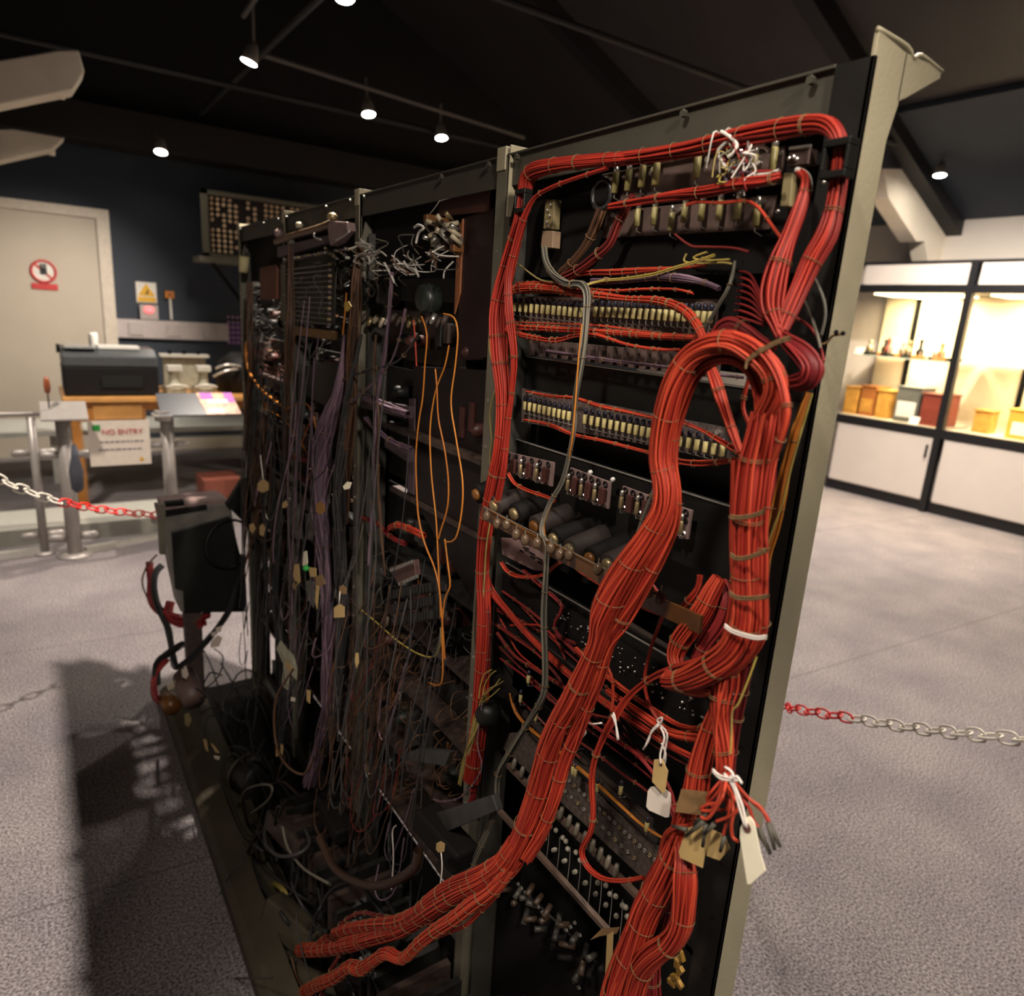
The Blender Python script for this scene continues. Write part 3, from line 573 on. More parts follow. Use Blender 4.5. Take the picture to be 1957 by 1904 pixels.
# ================================================================ PLASTIC CHAINS
CHR = mat('red_plastic', (.75, .02, .02), .3, var=.03); CHW = mat('white_plastic', (.78, .73, .64), .3, var=.03)
def link_mesh(nm, m_):
    L_, W_, r_ = .0245, .0140, .0030; pts = []
    for i in range(28):
        t = 2*PI*i/28; x = math.cos(t); y = math.sin(t)
        px = (L_-W_)*(1 if x > 0 else -1)+W_*x if abs(x) > .02 else 0
        pts.append(((L_-W_)*math.tanh(3*x)+W_*x*.98, W_*y))
    b2 = MB(); m5 = 6; V = []
    for i, (x, y) in enumerate(pts):
        xn, yn = pts[(i+1) % 28]; xp, yp = pts[i-1]; tx, ty = xn-xp, yn-yp; l_ = math.hypot(tx, ty); nx_, ny_ = ty/l_, -tx/l_
        for j in range(m5): q = 2*PI*j/m5; V.append((x+nx_*r_*math.cos(q), y+ny_*r_*math.cos(q), r_*math.sin(q)))
    b2.add(V, [(i*m5+j, ((i+1) % 28)*m5+j, ((i+1) % 28)*m5+(j+1) % m5, i*m5+(j+1) % m5) for i in range(28) for j in range(m5)])
    me = bpy.data.meshes.new(nm); me.from_pydata(V, [], b2.f); me.materials.append(m_); me.polygons.foreach_set('use_smooth', [True]*len(me.polygons)); return me
LR, LW = link_mesh('chain_link_red', CHR), link_mesh('chain_link_white', CHW)
def chain(label, pts, colour, roll0=0):
    P = smooth(pts, 60); s = np.concatenate([[0], np.cumsum(np.linalg.norm(np.diff(P, axis=0), axis=1))])
    root = empty('plastic_chain', pts[0], label, 'chain'); root.location = (0, 0, 0); i = 0; dd = .018
    while dd < s[-1]:
        p = Vector([float(np.interp(dd, s, P[:, k_])) for k_ in range(3)]); q = Vector([float(np.interp(min(dd+.01, s[-1]+.0), s, P[:, k_])) for k_ in range(3)])
        d_ = (q-p).normalized() if (q-p).length > 1e-6 else d_
        o = bpy.data.objects.new('chain_link', LR if colour(i, dd) else LW); COL.objects.link(o); o.parent = root
        qx = d_.to_track_quat('X', 'Z').to_matrix().to_4x4() @ Matrix.Rotation(roll0+(PI/2 if i % 2 else 0), 4, 'X'); qx.translation = p; o.matrix_local = qx
        if i >= 100: break
        i += 1; dd += .039
    return root
chain('red and white plastic chain right of the rack, hanging to the right edge', [(1.8441,1.252,.3524),(1.7784,1.068,.4217),(1.729,.9908,.4672),(1.6896,.8282,.5422),(1.6397,.6399,.6327),(1.5665,.4819,.7285),(1.5374,.4146,.77),(1.4777,.3382,.835)], lambda i, d: d < .50, .25+PI/2)
chain('red and white plastic chain at left, hooked to the black box on the rack', [(-.2107,2.4518,1.0419),(-.1143,2.4795,.9427),(-.0431,2.537,.8827),(.0156,2.5719,.8433),(.1573,2.7001,.7637),(.3392,2.8276,.6908)], lambda i, d: d > .34, .5)

# ================================================================ THE RACK (frame)
RX = .595; ZT = 1.728
PY = [.379, .928, 1.490, 2.022, 2.525]      # near edges of the five uprights along the rack
rk = empty('equipment_rack', (.62, 1.45, 0), 'long grey-green steel equipment rack of four bays, wired side facing the camera', 'rack')
zl = .05
for i, y in enumerate(PY):
    b_ = MB()
    b_.box(RX, RX+.004, y, y+.026 if i else y+.035, zl, ZT)        # flange facing the wiring side
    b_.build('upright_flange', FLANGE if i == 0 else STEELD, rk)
    b_ = MB()
    if i == 0:
        b_.plate([(RX+.004, y, zl), (RX+.047, y, zl), (RX+.040, y, 1.0), (RX+.039, y, 1.67), (RX+.047, y, 1.70), (RX+.047, y, ZT+.012), (RX, y, ZT+.018), (RX, y, zl)], (0, .004, 0))
    else:
        b_.box(RX+.004, RX+.040, y, y+.004, zl, ZT-.02)
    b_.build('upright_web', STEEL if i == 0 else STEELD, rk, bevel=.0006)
    if i: 
        yb = y-.006 if i == 1 else y+.003
        MB().plate([(RX-.001, yb, ZT+.012), (RX+.032, yb, ZT+.012), (RX+.012, yb, ZT-.055), (RX+.006, yb, ZT-.085), (RX-.001, yb, ZT-.085)], (0, -.003, 0)).build('gusset_plate', STEEL, rk, bevel=.0005)
        MB().box(RX-.002, RX+.006, y+.003, y+.026, ZT-.02, ZT+.012).build('top_tab', STEEL, rk, bevel=.0008)
    else:
        MB().plate([(RX+.044, y, ZT+.012), (RX+.105, y, ZT+.014), (RX+.107, y, ZT+.006), (RX+.058, y, ZT-.020), (RX+.044, y, ZT-.026)], (0, .004, 0)).build('end_gusset', STEEL, rk, bevel=.0008)
        b_ = MB(); b_.tube([(RX-.001, y+.001, ZT+.019), (RX+.045, y+.001, ZT+.017), (RX+.058, y+.001, ZT+.011), (RX+.070, y+.001, ZT+.016), (RX+.108, y+.001, ZT+.012)], .0022); b_.build('weld_bead', STEEL, rk, True)
    # holes punched along the flange: small dark rivets
    for j in range(14): 
        z = .62+.075*j; MB().cyl((RX-.0008, y+.016, z), (RX+.001, y+.016, z), .0028, seg=8).build('fixing_screw', BLACKM if i == 0 else TIN, rk)
for i in range(4):
    y0, y1 = PY[i]+(.035 if i == 0 else .026), PY[i+1]
    b_ = MB(); b_.box(RX+.004, RX+.008, y0-.03, y1+.02, ZT-.042, ZT); b_.box(RX-.001, RX+.03, y0, y1, ZT-.002, ZT+.001)
    b_.build('top_beam', BEAMP, rk, bevel=.0006)
    MB().box(RX+.004, RX+.03, y0, y1, .06, .12).build('bottom_beam', BEAMP, rk)
    ya = y0*1.24 if i < 2 else y0+.12
    MB().box(.772, .776, ya, y1*1.2 if i < 3 else y1+.02, .06, 1.30 if i == 0 else 1.62).build('added_rear_sheet', BLACKM, rk)  # added sheet closing the bay so the rack's floor shadow stays solid
    MB().box(.622, .626, y0+.01, y1+.03, 1.56, 1.722).build('added_header_sheet', BLACKM, rk)  # added strip that stops light leaking under the top beam
    MB().box(RX+.012, RX+.060, y1-.022, y1-.018, .10, ZT-.076).build('inner_channel', mat('dull_channel', (.035, .033, .027)), rk)
    MB().box(RX+.012, RX+.06, y0+.004, y0+.008, .10, ZT-.076).build('inner_channel', FLANGE, rk)
    for yy in (y0+.02, y0+.17, y1-.03):
        MB().cyl((RX-.001, yy, ZT-.008), (RX-.006, yy, ZT-.008), .004, seg=6).build('hex_bolt', BEAMP, rk)
# plinth the rack stands on
b_ = MB(); b_.plate([(.285, .25, 0), (.285, .25, .045), (.300, .25, .06), (.355, .25, .075), (.362, .25, 0)], (0, 2.42, 0)); b_.build('plinth_beam', BRONZE, rk)
MB().box(.362, .43, .25, 2.66, 0, .035).build('plinth_tray', BRONZE, rk)
b_ = MB(); b_.box(.43, .72, .25, 2.66, 0, .02); b_.box(.70, .76, .25, 2.66, 0, .08); b_.build('plinth_back', BLACKM, rk)
adopt(rk)
for p, lb in (([(.56,.3724,1.6421)][0], 'black plastic clamp around the cable at top right of near bay'), ([(.572,.8451,1.6541)][0], 'black plastic clamp around the cable at top left of near bay')):
    b_ = MB(); x, y, z = p; b_.box(x-.008, x+.006, y-.012, y+.012, z+.009, z+.015); b_.box(x-.008, x+.006, y-.012, y+.012, z-.015, z-.009); b_.box(x-.008, x+.006, y-.012, y-.009, z-.009, z+.009); b_.box(x-.008, x+.006, y+.009, y+.012, z-.009, z+.009)
    tag(b_.build('cable_clamp', BLACK, None, bevel=.001), lb, 'clamp')
c = [(.6,.7158,1.6542)][0]; o = MB().ring(c, (1, 0, 0), .017, .003, 24, 6).build('grommet', mat('dark_grommet', (.03, .03, .03), .3), None, True); tag(o, 'dark round grommet at the left end of the upper resistor board', 'grommet'); MB().cyl(c, (c[0]+.004, c[1], c[2]), .016, seg=20).build('grommet_disc', BLACKM, o)
cl = wire('twine_tie', 'bit of twine and two small pegs knotted on the near upright of the rack', [(.59,.3807,1.4944),(.59,.3744,1.4966),(.59,.3705,1.5023),(.59,.3658,1.5039),(.59,.36,1.5051)], .0011, TWINE, 'tie')
for p in [(.588,.3659,1.5061),(.588,.3594,1.5055)]: MB().ball(p, .0022).build('peg', BLACKM, cl)

# ---------------------------------------------------------------- panels of bay 1
PX = .645
def chassis(y0, y1, z0, z1, x, label, m=BLACK, lip=.0025, dp=.006, edge=True, name='blank_panel', group='black blank panels of the near bay'):
    y0 = y0*x/.62
    t = MB().box(x, x+dp, y0, y1, z0, z1).build(name, m, rk)
    if edge: MB().box(x-lip, x, y0, y1, z1-.0012, z1).build('bright_edge', TIN if edge == 2 else mat('lit_edge_grey', (.42, .40, .36), .35, .6), t)  # metal lip coloured pale for the light catching its top
Y0, Y1 = .420, .940
chassis(Y0, Y1, 1.575, 1.655, PX+.012, 'black panel behind the top resistor boards of the near bay', edge=False)
chassis(Y0, Y1, 1.455, 1.57, PX+.03, 'dark panel behind the upper looped red harness', edge=2, lip=.003)
chassis(Y0, Y1, 1.375, 1.444, PX-.01, 'black blank panel between the two long resistor strips', edge=2)
chassis(Y0, Y1, 1.30, 1.372, PX+.03, 'dark panel behind the second resistor strip', edge=False)
chassis(Y0, Y1, 1.225, 1.313, PX-.015, 'black blank panel under the second resistor strip', edge=1)
chassis(Y0, Y1, 1.125, 1.222, PX+.04, 'dark panel behind the row of black canisters', edge=False)
chassis(Y0, Y1, .985, 1.105, PX-.02, 'tall black blank panel behind the twisted red cable', edge=1)
chassis(Y0, Y1, .60, .80, PX+.09, 'dark panel low in the near bay behind the tan bars', edge=False)

chassis(Y0, Y1, .795, .99, PX+.12, 'added dark sheet closing the rack behind the perforated strip', edge=False)  # added sheets darken gaps that stand open in the rack
chassis(Y0, Y1, .20, .61, PX+.09, 'added dark sheet closing the rack near the floor', edge=False)
chassis(Y0, Y1, 1.10, 1.135, PX+.05, 'added narrow dark sheet behind the stitched plate', edge=False)
chassis(Y0, Y1, .975, .995, PX+.06, 'added narrow dark sheet at the pin strip foot', edge=False)
def resistor(y, z, x, m=RES, L=.016, r=.0038, parent=None, both=True):
    b2 = MB(); b2.lathe((x, y, z-L/2), (0, 0, 1), [(0, r*.75), (.001, r), (L-.001, r), (L, r*.75)], 10)
    o = b2.build('resistor', m, parent, True)
    b2 = MB(); b2.lathe((x, y, z+L*.5), (0, 0, 1), [(0, r*.85), (.006, r*.9), (.008, r*.5)], 8); b2.build('end_cap', RCAP if both else TIN, o, True)
    b2 = MB(); b2.cyl((x, y, z-L/2-.005), (x, y, z-L/2), .0007, seg=5); b2.cyl((x, y, z-L/2-.005), (x+.012, y, z-L/2-.008), .0007, seg=5); b2.build('lead', TIN, o)
def board(label, pts, res, m=BOARD, x=.62, L=.016, r=.0036, both=True, name='resistor_board', rx=None, edge=None, rm=RES):
    c = pts[3]; t = empty(name, c, label, 'circuit board'); MB().plate(pts, (.003, 0, 0)).build('board', m, t)
    for p in res: resistor(p[1], p[2], p[0], rm, L, r, t, both)
    for j in range(3):
        a_ = Vector(pts[0]).lerp(Vector(pts[1]), .06+.44*j); MB().cyl(a_+Vector((0, 0, -.006)), a_+Vector((-.004, 0, -.006)), .003, seg=8).build('screw', TIN, t)
    if edge: MB().tube([pts[0], pts[1]], .0012).build('top_edge', TIN, t)
    adopt(t); return t
board('upper brown board of upright resistors just under the top beam', [(.612,.7316,1.6807),(.612,.5488,1.6816),(.612,.5394,1.6512),(.612,.7272,1.6373)],
      [(.602,.6947,1.6655),(.602,.6718,1.6658),(.602,.6491,1.6673),(.602,.6264,1.6674),(.602,.5662,1.668)], both=False, L=.024, r=.0042, edge=True, rm=mat('olive_resistor', (.28, .24, .09), .4))
board('short brown board right of the white wire tangle at the top', [(.615,.5311,1.6747),(.615,.4692,1.6765),(.615,.4674,1.6419),(.615,.5276,1.6403)], [(.602,.5099,1.6591),(.602,.4922,1.6588),(.602,.4699,1.662)], both=False, L=.022, rm=MATS['olive_resistor'])
board('second brown board of upright resistors below the thick red cable', [(.618,.7241,1.6379),(.618,.4715,1.6333),(.618,.4753,1.6017),(.618,.7296,1.6063)],
      [(.608,.6564,1.6243),(.608,.6287,1.624),(.608,.6003,1.6158),(.608,.582,1.6237),(.608,.5573,1.6234),(.608,.533,1.6225),(.608,.5093,1.6216),(.608,.4849,1.6138)], both=False, L=.020, rm=MATS['olive_resistor'])
xs1 = [(.606,.901,1.5157),(.606,.8862,1.5154),(.606,.8717,1.5151),(.606,.8576,1.5148),(.606,.8437,1.5145),(.606,.8301,1.5142),(.606,.8169,1.5139),(.606,.8039,1.5136),(.606,.7911,1.5133),(.606,.7787,1.5131),(.606,.7665,1.5128),(.606,.7545,1.5126),(.606,.7428,1.5123),(.606,.7145,1.5143),(.606,.702,1.5143),(.606,.6897,1.5143),(.606,.6777,1.5143),(.606,.666,1.5143),(.606,.6545,1.5142),(.606,.6432,1.5142),(.606,.6322,1.5142),(.606,.6214,1.5142),(.606,.6109,1.5142),(.606,.6005,1.5141),(.606,.5904,1.5141),(.606,.5804,1.5141),(.606,.5707,1.5141),(.606,.5611,1.5141),(.606,.5517,1.5141),(.606,.5425,1.5141),(.606,.5335,1.514),(.606,.5247,1.514)]
board('long brown strip of cream resistors between two looped red harnesses', [(.614,.938,1.5317),(.614,.5246,1.5334),(.614,.5218,1.493),(.614,.9424,1.4923)], xs1, L=.013, r=.0033)
xs2 = [(.606,.8576,1.3738),(.606,.8448,1.3739),(.606,.8322,1.3739),(.606,.8199,1.3739),(.606,.8078,1.374),(.606,.796,1.374),(.606,.7843,1.3741),(.606,.7729,1.3741),(.606,.7617,1.3741),(.606,.7507,1.3742),(.606,.7159,1.375),(.606,.7026,1.3752),(.606,.6897,1.3754),(.606,.677,1.3757),(.606,.6646,1.3759),(.606,.6525,1.3761),(.606,.6407,1.3763),(.606,.6291,1.3764),(.606,.6177,1.3766),(.606,.6066,1.3768),(.606,.5957,1.377),(.606,.5449,1.3759),(.606,.5322,1.376),(.606,.5199,1.3761),(.606,.5078,1.3761),(.606,.4961,1.3762),(.606,.4846,1.3762)]
board('second long strip of cream resistors, behind the left leg of red arch', [(.614,.8789,1.3971),(.614,.4745,1.4001),(.614,.4699,1.367),(.614,.8756,1.3462)], xs2, m=mat('grey_brown_board', (.085, .065, .06), .5, var=.5, scale=220), L=.013, r=.0032)
def eyelet_board(label, pts, n, seed):
    c = pts[3]; t = empty('tag_board', c, label, 'circuit board'); MB().plate(pts, (.003, 0, 0)).build('board', BOARD2, t); rnd = random.Random(seed)
    A_, B_, C_, D_ = [Vector(p) for p in pts]
    for i in range(n):
        u = (i+.5)/n
        for v in (.12, .38, .86):
            p = A_.lerp(B_, u).lerp(D_.lerp(C_, u), v)+Vector((-.002, 0, 0)); MB().ring(p, (1, 0, 0), .0035, .0012, 10, 4).build('eyelet', TIN if v > .5 else BLACKM, t)
        if i % 2 == 0: 
            p = A_.lerp(B_, u).lerp(D_.lerp(C_, u), .6)+Vector((-.007, 0, 0)); resistor(p.y, p.z, p.x, BRASS, .016, .003, t, False)
        else:
            p = A_.lerp(B_, u).lerp(D_.lerp(C_, u), .55)+Vector((-.006, 0, 0)); MB().cbox(p, (.006, .010, .022)).build('brown_block', MAROON, t, bevel=.001)
    adopt(t)
eyelet_board('leftmost pink-brown tag board above the black canisters', [(.605,.8973,1.2949),(.605,.775,1.3033),(.605,.7754,1.2677),(.605,.8966,1.2629)], 6, 1)
eyelet_board('middle pink-brown tag board above the black canisters', [(.605,.7365,1.3039),(.605,.6533,1.3022),(.605,.6521,1.2666),(.605,.7383,1.2658)], 6, 2)
eyelet_board('pink-brown tag board just left of the arch cable leg', [(.605,.6295,1.3029),(.605,.572,1.3016),(.605,.5727,1.2731),(.605,.6285,1.2708)], 4, 3)
eyelet_board('pink-brown tag board between the two arch cable legs', [(.612,.5611,1.2985),(.612,.5199,1.2991),(.612,.5204,1.2642),(.612,.5588,1.2637)], 3, 4)
for i, p in enumerate([(.612,.7019,1.3042),(.612,.6564,1.3044)]):
    o = MB().ball(p, .0036).build('dome_screw', mat('bright_screw', (.8, .78, .74), .3, .3), None, True); tag(o, ('left', 'right')[i]+' of two bright dome screws above the middle tag board', 'screw', 'dome screws')
# terminal teeth under the first strip
t = empty('terminal_row', [(.625,.8784,1.4578)][0], 'row of brown terminal blocks under the upper looped red harness', 'terminal block')
for p in [(.622,.8676,1.4592),(.622,.8392,1.4595),(.622,.812,1.4597),(.622,.7859,1.4599),(.622,.7609,1.4601),(.622,.7369,1.4604),(.622,.7138,1.4606),(.622,.6916,1.4607),(.622,.6703,1.4609),(.622,.6497,1.4611),(.622,.6299,1.4613),(.622,.6108,1.4614),(.622,.5924,1.4616),(.622,.5746,1.4618),(.622,.5574,1.4619),(.622,.5408,1.462),(.622,.5247,1.4622)]: MB().cbox(p, (.014, .0085, .024)).build('terminal_block', BOARD, t, bevel=.0008)
adopt(t)
# black canisters pointing at the viewer and the amber strip in front of them
cans = [(.625,.9275,1.2522),(.625,.8739,1.247),(.625,.8182,1.2494),(.625,.7659,1.2447),(.625,.7196,1.2398),(.625,.6832,1.2362),(.625,.6413,1.2373),(.625,.6073,1.2403)]
for i, p in enumerate(cans):
    p = Vector(p); t = empty('black_canister', p, ('first', 'second', 'third', 'fourth', 'fifth', 'sixth', 'seventh', 'eighth')[i]+' from the left of the black canisters above the amber strip', 'canister', 'black canisters of the near bay')
    p.z -= .02; q = p+Vector((-.055, -.004, -.010)); MB().lathe(q, p-q, [(0, .013), (.002, .016), (.07, .016), (.088, .015)], 18).build('tube_body', mat('brown_black_tube', (.020, .012, .010), .75) if i % 2 else BLACKM, t, True)
    MB().lathe(q, q-p, [(0, .010), (.004, .009), (.006, .004)], 12).build('end_lug', BRASS if i % 3 else AMBER, t, True); adopt(t)
t = empty('amber_strip', [(.545,.8582,1.2079)][0], 'long amber insulating strip with clear domed lugs under the black canisters', 'strip')
ap = [(.545,.8641,1.2204),(.545,.7415,1.2151),(.545,.6379,1.2153),(.545,.5412,1.2111),(.545,.4325,1.2164)]
bp_ = [(.55,.8732,1.1991),(.55,.7486,1.1939),(.55,.6434,1.1944),(.55,.5469,1.1899),(.55,.4359,1.194)]
for i in range(4): MB().plate([ap[i], ap[i+1], bp_[i+1], bp_[i]], (.004, 0, 0)).build('strip_length', AMBER, t)
for p in [(.538,.8398,1.2121),(.538,.8105,1.209),(.538,.7861,1.2144),(.538,.7612,1.207),(.538,.7392,1.206),(.538,.7114,1.2101),(.538,.6811,1.2123),(.538,.6607,1.2103),(.538,.6419,1.2157),(.538,.5864,1.2159),(.538,.5675,1.2158),(.538,.5015,1.2195),(.538,.4839,1.2188)]:
    MB().ball(p, .0062, sc=(1, 1, 1.35)).build('domed_lug', AMB2, t, True); MB().cyl(p, Vector(p)+Vector((0, 0, .014)), .0011, seg=5).build('lug_pin', TIN, t)
MB().tube([(.54,.8518,1.2241),(.54,.7353,1.222),(.54,.6325,1.2205),(.54,.537,1.2186)], .0007).build('bare_wire', TIN, t)
adopt(t)
t = empty('stitched_plate', [(.6,.8833,1.131)][0], 'pale pinkish plate with black stitched wires below the amber strip', 'plate')
MB().plate([(.6,.8892,1.1559),(.6,.8496,1.1662),(.6,.7669,1.1655),(.6,.7675,1.1407),(.6,.7959,1.1325),(.6,.8831,1.1293)], (.003, 0, 0)).build('plate_body', mat('dusty_pink_plate', (.24, .15, .14), .6), t)
for a, b_ in ([(.596,.8292,1.1542),(.596,.8206,1.1536)], [(.596,.8216,1.1617),(.596,.8078,1.1627)], [(.596,.8045,1.1588),(.596,.7909,1.159)], [(.596,.8011,1.1532),(.596,.7902,1.1534)], [(.596,.7853,1.1567),(.596,.772,1.157)], [(.596,.7819,1.1512),(.596,.7713,1.1515)]):
    MB().cyl(a, b_, .0013, seg=5).build('stitch', BLACKM, t)
adopt(t)
t = empty('khaki_connector', [(.61,.8394,1.6213)][0], 'khaki terminal block with grey-white wires at upper left of near bay', 'connector')
MB().plate([(.605,.8414,1.661),(.605,.8196,1.659),(.605,.8193,1.6209),(.605,.8414,1.6222)], (.012, 0, 0)).build('upper_block', OLIVE, t, bevel=.001)
MB().plate([(.602,.8394,1.6197),(.602,.8138,1.6182),(.602,.8132,1.5959),(.602,.8403,1.597)], (.014, 0, 0)).build('lower_block', mat('tan_block', (.22, .15, .09)), t, bevel=.001)
for p in [(.603,.8255,1.652),(.603,.8319,1.6458),(.603,.8262,1.6386),(.603,.8312,1.6309),(.603,.8268,1.6252)]: MB().ball(p, .0022).build('screw', TIN, t)
adopt(t)
t = empty('khaki_relay', [(.6,.4446,1.6176)][0], 'tall khaki component with steel cap beside the right cable drop', 'relay')
MB().plate([(.6,.4549,1.6483),(.6,.4446,1.6471),(.6,.4418,1.6174),(.6,.4534,1.6183)], (.014, 0, 0)).build('body', OLIVE, t, bevel=.001)
MB().plate([(.597,.4498,1.6652),(.597,.4293,1.6658),(.597,.4289,1.6527),(.597,.4485,1.6525)], (.014, 0, 0)).build('brown_cap', BOARD, t); MB().tube([(.596,.449,1.6675),(.596,.4267,1.6665)], .0016).build('cap_edge', TIN, t)
for p in [(.596,.4479,1.659),(.596,.4436,1.6597),(.596,.4399,1.6574),(.596,.4519,1.6135),(.596,.407,1.6343)]: MB().ball(p, .0022).build('contact', TIN, t)
adopt(t)
t = empty('terminal_comb', [(.62,.4953,1.5088)][0], 'upright black comb of terminals fanning red wires to the right', 'terminal comb')
MB().plate([(.62,.5183,1.5723),(.62,.5037,1.5739),(.62,.5037,1.5057),(.62,.5221,1.5065)], (.006, 0, 0)).build('comb_body', BLACKM, t)
adopt(t)
fan = [[(.616,.5023,1.5616),(.606,.4875,1.56),(.6,.4729,1.5543),(.57,.4339,1.5318)],[(.616,.5021,1.5551),(.606,.4874,1.5538),(.6,.4718,1.5483),(.57,.4332,1.5285)],[(.616,.502,1.5486),(.606,.4872,1.5475),(.6,.4707,1.5423),(.57,.4326,1.5252)],[(.616,.5018,1.5421),(.606,.4871,1.5412),(.6,.4696,1.5363),(.57,.432,1.5219)],[(.616,.5016,1.5355),(.606,.4869,1.5349),(.6,.4685,1.5303),(.57,.4314,1.5186)],[(.616,.5015,1.5289),(.606,.4867,1.5285),(.6,.4674,1.5243),(.57,.4308,1.5153)],[(.616,.5013,1.5222),(.606,.4866,1.5222),(.6,.4663,1.5182),(.57,.4302,1.512)],[(.616,.5011,1.5156),(.606,.4864,1.5157),(.6,.4652,1.5122),(.57,.4296,1.5087)]]
for p in fan: wire('fanned_wire', 'thin red wire fanning from the black terminal comb to the cable', p, .0013, REDD, group='red wires fanned from the terminal comb')

# lower part of near bay: bars, perforated strip, pins
for a, b_, lb in ((*[(.625,.8839,.6384),(.625,.5836,.6389)], 'lower of the two long tan bars low in the near bay'), (*[(.625,.8649,.744),(.625,.5316,.741)], 'upper of the two long tan bars low in the near bay')):
    o = MB().plate([a, b_, (b_[0], b_[1], b_[2]-.008), (a[0], a[1], a[2]-.008)], (.008, 0, 0)).build('tan_bar', mat('tan_bar', (.115, .075, .055), .5)); tag(o, lb, 'bar')
def pin_row(label, n, pxs, r, seed, x):
    t = empty('valve_base_row', pxs[0], label, 'valve bases', 'rows of valve bases'); rnd = random.Random(seed)
    for p in pxs:
        b2 = MB(); b2.lathe(p, (-1, 0, .3), [(0, r*.8), (.003, r), (.006, r*.6)], 12); b2.build('base_pin', mat('glassy_pin', (.30, .27, .22), .15), t, True)
    adopt(t)
rnd = random.Random(2)
pin_row('upper row of glassy valve bases between the two tan bars', 12, [(.655,.8001,.6726),(.655,.7643,.6758),(.655,.7302,.6787),(.655,.7162,.6675),(.655,.6842,.6706),(.655,.6537,.6735),(.655,.6409,.6629),(.655,.6122,.6659),(.655,.5847,.6688),(.655,.573,.6587),(.655,.5471,.6617),(.655,.7768,.6808),(.655,.7488,.6794),(.655,.7218,.678),(.655,.6957,.6767),(.655,.6705,.6754),(.655,.6463,.6741),(.655,.6228,.6729),(.655,.6002,.6718),(.655,.5782,.6707)], .0045, 1, .655)
pin_row('lower row of glassy valve bases between the two tan bars', 12, [(.66,.8118,.6364),(.66,.7816,.6362),(.66,.7525,.6359),(.66,.7245,.6357),(.66,.6975,.6355),(.66,.6715,.6353),(.66,.6464,.6351),(.66,.6223,.6349),(.66,.5989,.6348),(.66,.7863,.6315),(.66,.7563,.6319),(.66,.7275,.6323),(.66,.6998,.6326),(.66,.6731,.633),(.66,.6474,.6333),(.66,.6227,.6336),(.66,.5988,.6339)], .004, 2, .66)
dr = [[(.635,.7754,.696),(.635,.7746,.6655),(.635,.7765,.6199)],[(.635,.7461,.6967),(.635,.745,.6659),(.635,.7465,.6212)],[(.635,.718,.6973),(.635,.7166,.6662),(.635,.7178,.6224)],[(.635,.691,.6979),(.635,.6893,.6665),(.635,.6902,.6236)],[(.635,.665,.6985),(.635,.6631,.6669),(.635,.6637,.6247)],[(.635,.6399,.6991),(.635,.6378,.6671),(.635,.6381,.6258)],[(.635,.6158,.6996),(.635,.6134,.6674),(.635,.6135,.6269)],[(.635,.5925,.7001),(.635,.59,.6677),(.635,.5898,.6279)],[(.635,.5701,.7006),(.635,.5673,.668),(.635,.567,.6289)],[(.635,.5484,.7011),(.635,.5454,.6682),(.635,.5449,.6298)],[(.635,.5275,.7016),(.635,.5243,.6685),(.635,.5236,.6307)],[(.635,.5072,.7021),(.635,.5039,.6687),(.635,.503,.6316)]]
for p in dr: wire('bare_lead', 'thin bare wire hanging down between the tan bars', p, .0006, TIN, group='bare wires hanging between the tan bars')
t = empty('eyelet_strip', [(.635,.896,.764)][0], 'long dusty strip punched with round eyelets above the upper tan bar', 'strip')
MB().plate([(.632,.9019,.7806),(.632,.8183,.8311),(.632,.5077,.831),(.632,.5246,.7669),(.632,.8872,.7575)], (.003, 0, 0)).build('strip_body', mat('dusty_strip', (.07, .052, .042), .7, var=.5, scale=150), t)
for i, p in enumerate([(.629,.7678,.8152),(.629,.7541,.8151),(.629,.7407,.8149),(.629,.7276,.8148),(.629,.7147,.8147),(.629,.7021,.8146),(.629,.6896,.8145),(.629,.6774,.8144),(.629,.6655,.8142),(.629,.6537,.8141),(.629,.6422,.814),(.629,.6308,.8139),(.629,.6197,.8138),(.629,.6087,.8137),(.629,.5979,.8136),(.629,.5873,.8135),(.629,.5769,.8134),(.629,.5667,.8133),(.629,.5566,.8132),(.629,.5467,.8131),(.629,.5369,.813),(.629,.5273,.8129),(.629,.5179,.8129),(.629,.5086,.8128),(.629,.7764,.7922),(.629,.759,.7919),(.629,.7421,.7916),(.629,.7255,.7913),(.629,.7094,.791),(.629,.6936,.7907),(.629,.6781,.7904),(.629,.663,.7902),(.629,.6483,.7899),(.629,.6339,.7896),(.629,.6197,.7894),(.629,.6059,.7891),(.629,.5924,.7889),(.629,.5792,.7887),(.629,.5662,.7884),(.629,.5535,.7882)]): MB().ring(p, (1, 0, 0), .0026, .0009, 10, 4).build('eyelet', TIN if i % 3 else BRASS, t)
for p in [(.625,.84,.7699),(.625,.8161,.769),(.625,.793,.7681),(.625,.7706,.7672),(.625,.7489,.7663),(.625,.7278,.7655),(.625,.7073,.7647),(.625,.6875,.764),(.625,.6681,.7632),(.625,.6493,.7625),(.625,.6311,.7618),(.625,.6133,.7611),(.625,.596,.7604),(.625,.5791,.7598)]:
    MB().lathe(p, (-.2, 0, -1), [(0, .003), (.008, .0045), (.016, .004), (.022, .002)], 10).build('solder_lug', mat('dull_lug', (.14, .12, .09), .45), t, True)
adopt(t)
